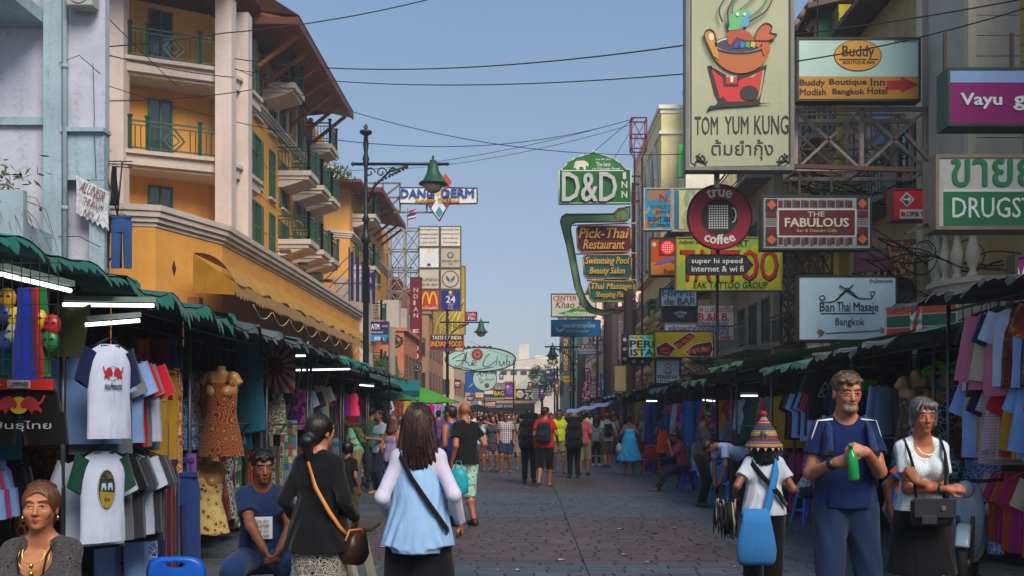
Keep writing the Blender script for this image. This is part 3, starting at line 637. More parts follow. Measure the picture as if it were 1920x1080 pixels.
def ground():
 m = MB(); m.box((-60,-55,-.4),(60,260,-.012)); tag(m.build('ground',mat('#4b4946',.9,.3,.3)),kind='structure')
 m = MB(); m.box((-6.2,-8,-.01),(6.2,180,0)); rd = m.build('road',mat('#262a2f',.85,.3,2,.5)); tag(rd,kind='structure')
 sm = stone_mat(); random.seed(5); stones = []; y = 8.6
 while y < 46:
  red = 10.6 < y < 15.6 or 20.5 < y < 25.5 or 31 < y < 36; dy = .235 if not red else .2
  x = -6.1+random.random()*.3
  while x < 6.1:
   w = random.uniform(.24,.5) if red else random.choice([.28,.34,.45]); x2 = min(x+w,6.15); g = .005 if red else .004; t = .022 if red else .010
   if x2 < -3.9 or x > 4.6: stones.append((y,[(x+g,y+g),(x2-g,y+g),(x2-g,y+dy-g),(x+g,y+dy-g)],x,x2)); x = x2; continue
   j = lambda: random.uniform(-t,t)
   stones.append((y,[(x+g+abs(j()),y+g+abs(j())*.5),(x2-g-abs(j())*.6,y+g+abs(j())*.5),(x2-g-abs(j())*.6,y+dy-g-abs(j())*.5),(x+g+abs(j())*.5,y+dy-g-abs(j())*.5)],x,x2)); x = x2
  y += dy
 vis = sorted([s for s in stones if s[0] > 9.3 and abs((s[2]+s[3])/2-.4) < 2.9],key=lambda s: s[0])[:290]; vid = set(id(s) for s in vis)
 def top(m,P,h):
  n = len(P); c = Vector((sum(p[0] for p in P)/n,sum(p[1] for p in P)/n,0)); tx,ty = random.uniform(-.012,.012),random.uniform(-.012,.012)
  a = [Vector((p[0],p[1],-.002)) for p in P]; b = []
  for p in P: q = Vector((p[0],p[1],0)); q = q+(c-q)*.03; b.append(Vector((q.x,q.y,h+tx*(q.x-c.x)+ty*(q.y-c.y))))
  m.add(a+b,[(0,1,5,4),(1,2,6,5),(2,3,7,6),(3,0,4,7),(4,5,6,7)])
 rest = MB()
 for s in stones:
  if id(s) in vid: m = MB(); top(m,s[1],.006+random.random()*.003); m.build('paving_stone',sm,rd,recalc=False)
  else: top(rest,s[1],.006+random.random()*.003)
 tag(rest.build('paving_stones',sm,rd,recalc=False),kind='stuff')
 m = MB(); m.box((-6.1,46,0),(6.1,180,.006)); m.build('far_paving',sm,rd)
 jt = MB(); jt.box((.625,5,.009),(.638,60,.0112)); jt.build('drain_joint',mat('#16181a',.9),rd)
 lit = MB(); random.seed(17)
 for i in range(130):
  x,y = random.uniform(-3.2,3.8),9.5+random.random()**1.6*30; a = random.uniform(0,3); w = random.uniform(.012,.05); u = Vector((math.cos(a),math.sin(a),0))*w; v = Vector((-math.sin(a),math.cos(a),0))*w*random.uniform(.2,.8); c = Vector((x,y,.016)); lit.add([c-u-v,c+u-v+Vector((0,0,.006)),c+u+v,c-u+v+Vector((0,0,.01))],[(0,1,2,3)],i % 3)
 tag(lit.build('litter',[mat('#8a8880',.8),mat('#5a4430',.8),mat('#1c1a18',.8)]),'scraps of paper and leaves scattered over the paving','litter',kind='stuff')
 cv = wall('#6e6a64',.4)
 for sx in (-1,1):
  m = MB(); m.box((sx*6.21,-8,-.01),(sx*12.5,130,.13)); p = m.build('pavement',cv); tag(p,kind='structure')
  for i in range(14):
   k = MB(); k.box((sx*6.0,-6+i*5,.001),(sx*6.2,-1.02+i*5,.135)); k.build('kerb_stone',wall('#8c877e',.4),p)
# ---------------------------------------------------------------- buildings
GRN = '#0f3a26'
def pane_mat(): return mat('#20282b',.12,.2,bump=0,spec=.9)
def win(parent,o,u,v,w,h,fm,depth=.12,panes=2,cur=None,name='window',sill=None,shutters=None):
 """window in the wall through o; u along the wall, v the outward normal (unit, horizontal)"""
 o = Vector(o); u = Vector(u); v = Vector(v); Mx = Matrix((u,v,Vector((0,0,1)))).transposed().to_4x4(); Mx.translation = o
 m = MB(); t = .07; P = lambda a,b: m.box(a,b,M=Mx)
 P((-w/2,.002,0),(-w/2+t,.07,h)); P((w/2-t,.002,0),(w/2,.07,h)); P((-w/2+t,.002,0),(w/2-t,.07,t)); P((-w/2+t,.002,h-t),(w/2-t,.07,h))
 for i in range(1,panes): x = -w/2+w*i/panes; P((x-t/2,.004,t),(x+t/2,.072,h-t))
 f = m.build(name,fm,parent)
 g = MB(); g.box((-w/2+t,.006,t),(w/2-t,.014,h-t),M=Mx); g.build('pane',pane_mat(),f)
 if cur: c = MB(); [c.box((-w/2+t+.05+i*(w-.3)/2,.0155,t),(-w/2+t+.05+i*(w-.3)/2+(w-.3)*.34,.019,h-t),M=Mx) for i in range(2)]; c.build('curtain',mat(cur,.8,.2,2),f)
 if sill: c = MB(); c.box((-w/2-.08,.001,-.08),(w/2+.08,.14,-.001),M=Mx); c.build('sill',sill,f)
 if shutters:
  for sx in (-1,1):
   c = MB(); c.box((sx*(w/2+.02),.02,0),(sx*(w/2+.42),.05,h),M=Mx)
   for k in range(int(h/.12)): c.box((sx*(w/2+.05),.051,.05+k*.12),(sx*(w/2+.39),.065,.11+k*.12),M=Mx)
   c.build('shutter',shutters,f)
 return f
def railing(parent,a,b,z,h=.95,m=None,step=.17,posts=True,diamond=True,bal=.025):
 a = Vector((a[0],a[1],z)); b = Vector((b[0],b[1],z)); d = b-a; L = d.length; d.normalize(); up = Vector((0,0,1)); f = MB()
 f.bar(a+up*h,b+up*h,.06,.05); f.bar(a+up*.12,b+up*.12,.04); f.bar(a+up*(h-.14),b+up*(h-.14),.035)
 n = max(2,int(L/step))
 for i in range(1,n):
  p = a+d*(L*i/n)
  if diamond and abs(i/n-.5) < .16 and L > 2: continue
  f.bar(p+up*.12,p+up*(h-.14),bal)
 if diamond and L > 2:
  c = a+d*L/2; q = [c+up*.10,c+d*.33+up*.45,c+up*.85,c-d*.33+up*.45]
  for i in range(4): f.bar(q[i],q[(i+1) % 4],.06)
  q = [c+up*.28,c+d*.18+up*.45,c+up*.65,c-d*.18+up*.45]
  for i in range(4): f.bar(q[i],q[(i+1) % 4],.035)
 r = f.build('railing',m,parent)
 if posts:
  k = 2 if L < 2.6 else 4
  for i in range(k):
   t = [0,1][i] if k == 2 else [.0,.2,.8,1][i]; p = a+d*L*t; c = MB(); c.bar(p,p+up*(h+.12),.1); c.box((p.x-.075,p.y-.075,z+h+.12),(p.x+.075,p.y+.075,z+h+.18)); c.build('railing_post',m,parent)
 return r
def poly_slab(pts,z0,z1,mb=None,mi=0):
 mb = mb or MB(); n = len(pts); vs = [Vector((p[0],p[1],z)) for z in (z0,z1) for p in pts]; tri = tessellate_polygon([[Vector((p[0],p[1],0)) for p in pts]])
 return mb.add(vs,[(i,(i+1) % n,n+(i+1) % n,n+i) for i in range(n)]+[tuple(t) for t in tri]+[tuple(n+i for i in t) for t in tri],mi)
def offset_line(pts,d):      # offset an open polyline outwards (to its right hand side)
 out = []
 for i,p in enumerate(pts):
  a = Vector(pts[max(0,i-1)]); b = Vector(pts[min(len(pts)-1,i+1)]); t = (b-a).normalized(); out.append((p[0]+t.y*d,p[1]-t.x*d))
 return out
def ledge(pts,z,prof,m,name,parent):    # stepped moulding along a plan line: prof = (out, z0, z1)
 mb = MB()
 for o,a,b in prof:
  q = offset_line(pts,o); q2 = offset_line(pts,-.05)
  poly_slab(q+q2[::-1],z+a,z+b,mb)
 return mb.build(name,m,parent)
def hotel():
 ht = thing('hotel','yellow plastered hotel with white balconies, green railings and wide timber eaves','hotel',(-10,30,0))
 ht_loc = Vector((10,-30,0)); 
 class P: pass
 e = ht; off = Matrix.Translation(ht_loc)
 def B(mb,name,m,parent=None):
  o = mb.build(name,m,parent or e)
  if parent is None: o.matrix_local = off
  return o
 ye = wall('#b5803a',.35,'#74522a'); yl = wall('#d08c3c',.3,'#9a7440'); wh = wall('#a0968c',.4,'#5c564c'); gr = mat(GRN,.4,.25,3); wood = mat('#6b3418',.6,.3,3,.3,stretch=(1,6,1)); grn_w = mat('#12442c',.4,.2)
 # walls
 m = MB(); A = (-14.6,32.2); Bc = (-11.6,35.4); m_ = [(-20,32.8),(-13.4,32.8),(-10.9,34.3),(-10.1,36.2),(-10.1,50),(-20,50)]
 poly_slab(m_,0,15.4,m); w = B(m,'wall',ye)
 m = MB(); poly_slab([(-20,50.01),(-11.2,50.01),(-9.0,51),(-9.0,66),(-20,66)],0,13.4,m); w2 = B(m,'wall',wall('#b38243',.3,'#74522c'))
 # deep loggia of the front: floor slabs, columns
 front = [(-14.6,31.0),(-12.7,31.9),(-10.7,33.4)]; side = [(-10.7,33.4),(-10.15,36.4)]
 for i,z in enumerate((6.65,9.65,12.65)):
  s = MB(); poly_slab([(-19,31.0),(-14.6,31.0),(-12.7,31.85),(-10.2,33.0),(-9.75,33.9),(-9.65,36.3),(-13,36.3),(-19,34)],z,z+.42,s); poly_slab([(-19,31.0),(-14.62,31.12),(-12.75,31.97),(-10.25,33.1),(-9.85,33.9),(-9.75,36.2),(-13,36.2),(-19,34)],z-.1,z-.002,s); poly_slab([(-19,30.88),(-14.6,30.9),(-12.65,31.75),(-10.1,32.9),(-9.65,33.85),(-9.55,36.3),(-13,36.3),(-19,33.9)],z+.34,z+.46,s)
  sl = B(s,'balcony',wh)
  if i:
   railing(sl,(-12.7,31.95),(-10.25,33.08),z+.46,.98,gr,.16); railing(sl,(-19,31.05),(-13.2,31.7),z+.46,.98,gr,.2,posts=False,diamond=False)
   railing(sl,(-9.8,34.5),(-9.7,36.1),z+.46,.98,gr,.2,diamond=False)
 for (x,y,r) in ((-12.98,31.8,.24),(-9.93,33.0,.27),(-9.72,34.3,.24)):
  c = MB(); c.box((x-r,y-r,6),(x+r,y+r,15.4)); [c.box((x-r-.04,y-r-.04,z-.02),(x+r+.04,y+r+.04,z+.02)) for z in ()]; B(c,'column',wall('#b0a29a',.35,'#6a645c'))
 # windows of the front loggias
 u = Vector((2.4,1.8,0)).normalized(); 
 for z in (7.2,10.12,13.1):
  f = win(e,(-14.1,32.8,z),(1,0,0),(0,-1,0),1.35,2.2,grn_w,cur='#7f9a90',sill=None); f.matrix_local = off
  for t in (.45,):
   p = Vector((-13.4,32.8,0)).lerp(Vector((-10.9,34.3,0)),t); f = win(e,(p.x,p.y,z),(.857,.515,0),(.515,-.857,0),.8,2.1,grn_w); f.matrix_local = off
 # eaves : timber soffit with boards, brackets
 def eave(x0,x1,y0,y1,z,slope,name='eave'):
  m = MB(); n = 12
  ea = B(m.box((x0,y0,z),(x0+.01,y0+.01,z+.01)) and m,name,wood) if False else None
  m = MB(); vs = [(x0,y0,z+slope),(x1,y0,z),(x1,y1,z),(x0,y1,z+slope)]; m.add([Vector(v) for v in vs]+[Vector(v)+Vector((0,0,.12)) for v in vs],[(0,1,2,3),(7,6,5,4),(0,4,5,1),(1,5,6,2),(2,6,7,3),(3,7,4,0)])
  ea = B(m,name,wood); k = int((x1-x0)/.2)
  for i in range(k):
   a = x0+(x1-x0)*(i+.06)/k; b = x0+(x1-x0)*(i+.94)/k; za = z+slope*(x1-a)/(x1-x0); zb = z+slope*(x1-b)/(x1-x0); q = MB()
   q.add([Vector(v) for v in ((a,y0+.02,za-.03),(b,y0+.02,zb-.03),(b,y1-.02,zb-.03),(a,y1-.02,za-.03),(a,y0+.02,za-.002),(b,y0+.02,zb-.002),(b,y1-.02,zb-.002),(a,y1-.02,za-.002))],[(0,1,2,3),(7,6,5,4),(0,4,5,1),(1,5,6,2),(2,6,7,3),(3,7,4,0)]); q.build('soffit_board',wood,ea)
  q = MB(); q.box((x1+.001,y0-.05,z-.08),(x1+.06,y1+.05,z+.2)); q.build('fascia',mat('#4c2012',.6),ea)
  q = MB(); q.box((x0,y0-.06,z-.02),(x1+.06,y0-.001,z+.22)); q.build('fascia',mat('#4c2012',.6),ea)
  return ea
 eave(-10.2,-8.05,35.2,46.3,15.45,.5); eave(-19,-9.4,30.7,35.1,15.9,.25)
 rf = MB(); rf.add([Vector(v) for v in ((-20,29.6,15.85),(-9.3,29.6,15.85),(-9.3,35.2,15.9),(-8.0,35.2,15.75),(-8.0,46.4,15.75),(-20,50,15.9),(-14,33,19),(-13,46,19))],[(0,1,6),(1,2,6),(2,3,6),(3,4,7,6),(4,5,7),(5,0,6,7)]); B(rf,'roof',mat('#5a3a2c',.8,.3,3))
 for y in np.arange(36.2,46.5,1.62):
  b = MB(); b.bar((-10.05,y,14.0),(-8.3,y,15.4),.16,.12); b.bar((-10.06,y,13.8),(-10.06,y,14.9),.12); B(b,'bracket',mat('#7c3f1e',.6,.2))
  b = MB(); b.box((-10.1,y+.55,13.35),(-9.95,y+.85,15.5)); B(b,'pilaster',wh)
 # projecting balconies
 def balc(x,y,z,dx=1.35,w=1.7):
  s = MB(); s.box((x-.3,y,z),(x+dx,y+w,z+.2)); s.box((x-.3,y+.06,z-.15),(x+dx-.1,y+w-.06,z-.001)); s.add([Vector(v) for v in ((x-.2,y+.1,z-.45),(x+.2,y+.1,z-.45),(x+dx-.2,y+.1,z-.152),(x-.2,y+.1,z-.152),(x-.2,y+w-.1,z-.45),(x+.2,y+w-.1,z-.45),(x+dx-.2,y+w-.1,z-.152),(x-.2,y+w-.1,z-.152))],[(0,1,2,3),(7,6,5,4),(0,4,5,1),(1,5,6,2),(2,6,7,3),(3,7,4,0)])
  sl = B(s,'balcony',wh); railing(sl,(x-.25,y+.08),(x+dx-.1,y+.08),z+.2,.95,gr,.13,diamond=False); railing(sl,(x+dx-.1,y+.08),(x+dx-.1,y+w-.08),z+.2,.95,gr,.17,diamond=False)
 for y,z in ((40.6,8.6),(43.2,8.6),(45.4,8.6),(40.6,11.4),(43.2,11.4),(45.4,11.4),(37.8,14.05-.0),(45.0,13.7)): balc(-10.1,y,z)
 for y,z in ((51.8,9.2),(54.5,6.6),(56.8,6.5),(54.5,3.9),(51.8,11.9)): balc(-9.0,y,z,1.2,1.8)
 # street side windows with shutters
 for y,ww in ((37.4,.9),(39.6,.8),(41.6,.9),(44.2,.9),(46.2,.9),(48.6,.9)):
  for z in (7.9,10.4,13.0):
   f = win(e,(-10.1,y,z-.2),(0,1,0),(1,0,0),ww,1.9,grn_w,sill=wh,shutters=mat('#4f5a2c',.6,.2) if ww > .85 else None); f.matrix_local = off
 for y in (53,55.5,58,61):
  for z in (4.2,6.9,9.6): f = win(e,(-9.0,y,z),(0,1,0),(1,0,0),.9,1.8,grn_w,sill=wh); f.matrix_local = off
 for pts,z in (([(-10.1,36.2),(-10.1,50)],13.0),([(-10.1,36.2),(-10.1,50)],7.15),([(-11.2,50.01),(-9.0,51),(-9.0,66)],10.7)):
  o = ledge(pts,z,[(.08,0,.1),(.14,.102,.2),(.2,.202,.32)],wh,'cornice',e); o.matrix_local = off
 # string lines in the plaster
 for z in (8.7,10.0,11.3,12.6):
  q = MB(); q.box((-10.099,36.6,z),(-10.085,50,z+.04)); B(q,'string_course',ye)
 # small tiled roof behind
 vs = [(-11.8,50,13.4),(-8.6,50.4,13.4),(-8.6,60,13.4),(-12,60,13.4),(-11.2,53,15.7),(-11.2,58,15.7)]
 q = MB(); q.add([Vector(v) for v in vs],[(0,1,4),(1,2,5,4),(2,3,5),(3,0,4,5),(0,3,2,1)]); rr = B(q,'roof',mat('#8d8a86',.8,.2,4))
 q = MB(); q.box((-12,49.6,13.25),(-8.2,60,13.395)); q.build('eave',wood,rr)
 a,b,c = Vector(vs[0]),Vector(vs[1]),Vector(vs[4]); nrm = (b-a).cross(c-a).normalized()
 for i in range(7):
  for j in range(9-i):
   t = i/7; p = a.lerp(c,t).lerp(b.lerp(c,t),(j+.5)/(9-i)); k = MB(); w_ = .17; ux = (b-a).normalized()*w_; uy = (c-(a+b)/2).normalized()*.2
   k.add([p-uy*.9+nrm*.05,p+ux+nrm*.04,p+uy+nrm*.03,p-ux+nrm*.04,p-uy*.9+nrm*.02,p+ux+nrm*.02,p+uy+nrm*.01,p-ux+nrm*.02],[(0,1,2,3),(0,4,5,1),(3,2,6,7),(1,5,6,2),(0,3,7,4)]); k.build('roof_tile',mat('#8f8b84',.8,.25,6),rr)
 eave(-9.1,-7.5,52,62,13.3,.3,'eave')
 for y in np.arange(52.4,62,1.6): b = MB(); b.bar((-9.0,y,12.2),(-7.7,y,13.2),.15,.12); B(b,'bracket',mat('#7c3f1e',.6,.2))
 # podium with parapet
 pod = [(-9.9,23.9),(-8.95,24.1),(-8.1,26.6),(-8.0,33.5),(-8.0,48)]
 m = MB(); poly_slab(pod+[(-20,48),(-20,23.9)],2.9,6.15,m); B(m,'wall',ye)
 o = ledge([(-14,23.85)]+pod,6.16,[(.03,0,.1),(.1,.102,.22),(.17,.222,.36),(.22,.362,.5)],wh,'parapet',e); o.matrix_local = off
 m = MB(); poly_slab([(-8.6,24.6),(-8.6,47.9),(-19.9,47.9),(-19.9,24.6)],.0,2.89,m); B(m,'shop_front',mat('#2a1d14',.7,.4,2))
 for i,y in enumerate(np.arange(25.2,46,1.9)):
  m = MB(); m.box((-8.55,y,0),(-8.25,y+.28,4.6)); B(m,'column',mat('#7a4a2c',.7,.3,2))
 for x,y in ((-8.75,24.75),(-8.28,26.1)):
  m = MB(); p = Vector((x,y,5.25)); t = Vector((.34,1,0)).normalized(); n = Vector((1,-.34,0)).normalized()*.02
  m.add([p+n-Vector((0,0,.22)),p+n+t*.09,p+n+Vector((0,0,.22)),p+n-t*.09]+[p-n-Vector((0,0,.22)),p-n+t*.09,p-n+Vector((0,0,.22)),p-n-t*.09],[(0,1,2,3),(0,4,5,1),(1,5,6,2),(2,6,7,3),(3,7,4,0)]); B(m,'diamond_ornament',mat('#3a2a1c',.6))
 # pale pilaster block at the end of the podium
 m = MB(); m.box((-9.2,48.01,0),(-7.6,49.8,8.0)); m.box((-9.3,47.95,8.001),(-7.45,49.9,8.25)); B(m,'end_block',wh)
 # yellow canopy
 cn = B(MB().sheet(lambda u,v: Vector((-8.0+(v**.8)*1.0+.04*math.sin(u*60)*v,24.0+u*21.5,5.5-.7*v*v-.0*u+.05*math.sin(u*75+v*3)*v)),60,6,th=.02),'canopy',fabric('plain','#8f6818'))
 vl = MB(); n = 75
 for i in range(n):
  y0,y1 = 24.0+21.5*i/n,24.0+21.5*(i+1)/n; ym = (y0+y1)/2; d = .33+.03*math.sin(i)
  vl.add([Vector(v) for v in ((-7.0,y0,4.8),(-7.0,y1,4.8),(-6.99,y1,4.55),(-6.98,ym+.05,4.8-d),(-6.98,ym-.05,4.8-d),(-6.99,y0,4.55))],[(0,1,2,3,4,5)])
 o = vl.build('valance',fabric('plain','#8a6014'),cn); sol = o.modifiers.new('s','SOLIDIFY'); sol.thickness = .01
 vb = MB(); vb.add([Vector(v) for v in ((-8.0,23.99,5.5),(-7.0,23.99,4.8),(-7.0,23.99,4.5),(-8.0,23.99,4.55))],[(0,1,2,3)]); o = vb.build('canopy_end',fabric('plain','#8a6014'),cn); sol = o.modifiers.new('s','SOLIDIFY'); sol.thickness = .02
 for i in range(10):
  l = MB(); y = 25.6+i*2; l.tube([(-7.0,y+t*1.9,4.45-.28*math.sin(math.pi*t)) for t in np.linspace(0,1,9)],.012,4); l.build('light_string',mat('#b8a888',.5),cn)
 for y in (38.6,41.8,44.6,47):
  b = MB(); b.tube([(-10.0,y,7.9),(-9.4,y,8.0)],.03,6); b.box((-9.5,y-.15,7.9),(-9.1,y+.15,8.02)); B(b,'flood_light',mat('#3a3a3a',.4))
 # navy vertical banner sign on the podium
def left_building():
 t = thing('apartment_building','weathered pale blue concrete building with peeling paint at the left edge','building',(-9,19,0)); off = Matrix.Translation((9,-19,0))
 bl = wall('#7f9198',.5,'#3c4648',.2); pl = wall('#9a9ca6',.45,'#4f5258',.2)
 def B(mb,name,m,**k): o = mb.build(name,m,t); o.matrix_local = off; return o
 m = MB(); poly_slab([(-30,19.3),(-8.06,19.3),(-10.2,23.8),(-30,23.8)],0,16,m); B(m,'wall',pl)
 m = MB(); m.box((-9.2,19.0,0),(-8.85,19.299,16)); m.box((-8.85,19.05,6.1),(-8.06,19.299,7.0)); m.box((-8.85,19.12,0),(-8.06,19.299,2.6)); B(m,'pilaster',bl)
 m = MB(); m.box((-8.85,18.95,7.002),(-8.03,19.299,7.08)); m.box((-8.35,19.06,2.6),(-8.06,19.298,6.1)) ; B(m,'ledge',bl)
 m = MB(); m.box((-8.85,19.1,7.081),(-8.06,19.299,16)); B(m,'upper_panel',pl)
 m = MB(); m.box((-30,17.9,4.0),(-9.03,18.99,5.05)); m.box((-30,17.9,5.051),(-9.03,18.05,5.65)); B(m,'planter_balcony',bl)
 m = MB(); m.box((-30,17.8,9.1),(-9.22,19.29,9.35)); m.box((-30,17.75,9.351),(-9.22,17.9,11)); B(m,'balcony',bl)
 m = MB(); m.box((-30,19.2,7.2),(-9.21,19.298,7.35)); B(m,'wall_trim',bl)
 p = thing('hanging_plant','spiky dry plant spilling over the planter of the pale blue building','plant',(-9.75,18.4,5.5)); m = MB(); random.seed(2); g = MB()
 for i in range(230):
  a = random.uniform(0,6.28); l = random.uniform(.7,1.9); e_ = random.uniform(.2,1.3); d = Vector((math.cos(a)*math.cos(e_),math.sin(a)*math.cos(e_)*.6-.15,math.sin(e_))); p0 = Vector((random.uniform(-1.2,.1),random.uniform(-.3,.3),0)); pts = [p0+d*l*t+Vector((0,0,-1.1*l*t*t*random.uniform(.6,1.3))) for t in (0,.35,.7,1)]
  (g if i % 3 else m).tube(pts,[.014,.011,.007,.003],3)
 m.build('leaf',mat('#5a3a2c',.8,.3),p); g.build('leaf',mat('#39402a',.8,.4),p)
 for ch in p.children: ch['kind'] = 'stuff'
 lf = MB()
 for i in range(500):
  c = Vector((random.gauss(-.5,.5),random.gauss(0,.25),random.gauss(.35,.3))); u_ = Vector((random.gauss(0,1),random.gauss(0,1),random.gauss(0,.5))).normalized()*.1; w_ = Vector((random.gauss(0,1),random.gauss(0,1),random.gauss(0,1))).normalized()*.03; lf.add([c-u_,c+w_,c+u_,c-w_],[(0,1,2,3)])
 o = lf.build('foliage',mat('#3f4a22',.7,.5),p,recalc=False); o['kind'] = 'stuff'
 m = MB(); m.tube([(-8.78,18.98,2),(-8.78,18.98,16)],.05,8); [m.lathe([(.065,z),(.065,z+.08)],(-8.78,18.98,0),8) for z in (3.5,5.5,8.2,10.5,13)]; B(m,'drain_pipe',wall('#77858a',.6)); m = MB(); m.box((-8.65,18.72,9.3),(-8.15,19.04,9.75),bev=.02); m.tube([(-8.4+.17*math.cos(q),18.71,9.52+.17*math.sin(q)) for q in np.linspace(0,6.28,16)],.012,4); B(m,'air_conditioner',mat('#8a8a84',.5,.2,dirt=.5))
 for k in range(9): m = MB(); z = 5+k*1.1; m.tube([(-8.9+.1*math.sin(k),18.97,z),(-8.5,18.96,z+.05*k),(-8.1,18.98,z-.2)],.008,4) if k % 3 == 0 else m.tube([(-8.15-.03*k,18.97,z),(-8.2-.02*k,18.97,z+1.1)],.007,4); B(m,'conduit',mat('#1a1c1e',.6))
 # faded banner
 b = thing('banner','torn white cloth banner with faded red lettering on the pale blue building','banner',(-9.25,19.0,4.1)); m = MB()
 m.sheet(lambda u,v: Vector((u*.62,-.05-.0*u+.02*math.sin(u*9+v*4)-.02,1.02-.32*u-v*(.72+.04*math.sin(u*40)))),12,6,th=.01); o = m.build('cloth',fabric('camo','#a5a6a8','#8e9094',6,'#a5a6a8'),b); b.location = at(146,430,98)
 text('ALUNGR',b,mat('#5c3038',.9),.5,.2,(.33,-.1,.70),rot=-.45); text('THE ROOM',b,mat('#5c3038',.9),.42,.13,(.33,-.1,.46),rot=-.45); text('NO. 1',b,mat('#5c3038',.9),.3,.14,(.3,-.1,.25),rot=-.4)
def flat_building(name,label,plan,z0,z1,m,wins=(),parts=None,cat='building'):
 """plan polygon; wins: (p, q, zlist, n, w, h, frame) along the wall p->q facing right of travel"""
 c = Vector((sum(p[0] for p in plan)/len(plan),sum(p[1] for p in plan)/len(plan),z0)); t = thing(name,label,cat,c); off = Matrix.Translation(-c)
 o = poly_slab(plan,z0,z1).build('wall',m,t); o.matrix_local = off
 for (p,q,zs,n,w,h,fm) in wins:
  p = Vector((p[0],p[1],0)); q = Vector((q[0],q[1],0)); u = (q-p).normalized(); v = Vector((u.y,-u.x,0))
  for z in zs:
   for i in range(n):
    a = p.lerp(q,(i+.5)/n); f = win(t,(a.x,a.y,z),u,v,w,h,fm,panes=2); f.matrix_local = off
 t['off'] = 1; return t,off
def add(t,off,mb,name,m): o = mb.build(name,m,t); o.matrix_local = off; return o
def right_buildings():
 wh = wall('#989080',.45,'#56503f'); bg_ = wall('#8f7a4c',.4,'#4f4530'); dk = wall('#5b574e',.5,'#2b2a26'); wf = mat('#30261c',.6)
 # ornate white and beige shophouse at the right edge
 t,off = flat_building('shophouse','ornate beige and white shophouse with columns and a balustrade at the right edge',[(9.75,17.8),(9.75,24),(20,24),(20,17.8)],0,17,bg_)
 P = lambda mb,n,m: add(t,off,mb,n,m)
 for y in np.arange(18,24,1.24):
  for k in range(15):
   z = 7.4+k*.36
   if k % 2: y2 = y-.6
   else: y2 = y
   m = MB(); m.box((9.70,max(17.8,y2)+.01,z),(9.749,min(24,y2+1.22),z+.345)); P(m,'brick',bg_)
 m = MB(); m.box((8.75,19.6,6.2),(9.74,21.6,17)); P(m,'bay',wall('#8a8478',.35))
 for k in range(27):
  z = 6.25+k*.4; m = MB(); m.box((8.85,19.53,z),(9.9,19.598,z+.385)); P(m,'plank',wall('#928c80',.35,'#5a564c'))
 m = MB(); m.box((8.68,19.5,6.2),(8.84,19.7,17)); P(m,'corner_board',wh)
 for (x,y,w_) in ((9.35,23.2,.17),):
  m = MB(); m.box((x-w_,y-w_,5.6),(x+w_,y+w_,12.6)); m.box((x-w_-.05,y-w_-.05,5.3),(x+w_+.05,y+w_+.05,5.6))
  for i,(o,z0,z1) in enumerate(((.06,12.6,12.8),(.16,12.802,13.0),(.3,13.002,13.25),(.42,13.252,13.5))): m.box((x-w_-o,y-w_-o,z0),(x+w_+o,y+w_+o,z1))
  P(m,'column',wh)
 m = MB()
 for i,(o,z0,z1) in enumerate(((.7,12.2,12.4),(.85,12.402,12.65),(1.05,12.652,12.8),(1.25,12.802,13.1))): m.box((9.75-o,17.2-0,z0+1.3),(9.74,24.3+o*.3,z1+1.3))
 P(m,'cornice',wh)
 f = win(t,(9.69,22.4,8.1),(0,-1,0),(-1,0,0),1.0,2.4,mat('#6a6866',.6),sill=wh); f.matrix_local = off
 m = MB(); m.rings([[Vector((9.6-y,22.4-.75*math.cos(a)*r,10.6+.75*math.sin(a)*r)) for a in np.linspace(0,math.pi,13)] for y,r in ((0,1),(.12,1),(.12,.75),(0,.75))],closed=False,caps=False); P(m,'arch',wh)
 # curved balcony with balusters
 cx,cy,rr = 9.5,19.6,1.4; m = MB()
 ar = [(cx-rr*math.cos(a),cy-rr*math.sin(a)) for a in np.linspace(-.5,1.45,13)]
 for (d,z0,z1) in ((0,3.85,4.1),(.1,4.102,4.2)): poly_slab([(cx-(rr+d)*math.cos(a),cy-(rr+d)*math.sin(a)) for a in np.linspace(-.95,.8,14)]+[(9.7,18.7),(9.7,20.8)],z0,z1,m)
 P(m,'balcony',wh)
 m = MB(); poly_slab([(cx-(rr+.06)*math.cos(a),cy-(rr+.06)*math.sin(a)) for a in np.linspace(-.95,.75,14)]+[(cx-(rr-.22)*math.cos(a),cy-(rr-.22)*math.sin(a)) for a in np.linspace(.75,-.95,14)],5.22,5.4,m); poly_slab([(cx-(rr+.1)*math.cos(a),cy-(rr+.1)*math.sin(a)) for a in np.linspace(-.95,.75,14)]+[(cx-(rr-.26)*math.cos(a),cy-(rr-.26)*math.sin(a)) for a in np.linspace(.75,-.95,14)],5.402,5.55,m); P(m,'handrail',wh)
 bm = MB().lathe([(.10,4.2),(.10,4.26),(.06,4.32),(.075,4.4),(.135,4.55),(.13,4.68),(.07,4.9),(.055,5.05),(.09,5.12),(.10,5.22)],(0,0,0),12)
 b0 = None
 for a in np.linspace(-.85,.65,7):
  x,y = cx-(rr-.08)*math.cos(a),cy-(rr-.08)*math.sin(a)
  if b0 is None: b0 = bm.build('baluster',wh,t); o = b0
  else: o = mesh_copy(b0,'baluster',parent=t)
  o.matrix_local = off @ Matrix.Translation((x,y,0))
 # shutter box below the balcony
 m = MB(); m.box((7.75,18.5,2.75),(9.6,21.4,3.849)); P(m,'shop_front',wall('#6d6a66',.4))
 for i in range(11): m = MB(); m.box((7.78+i*.17,18.44,2.8),(7.92+i*.17,18.498,3.8)); P(m,'slat',wall('#75736f',.3))
 m = MB(); m.box((9.0,17.8,0),(9.74,24,3.8)); P(m,'ground_floor',dk)
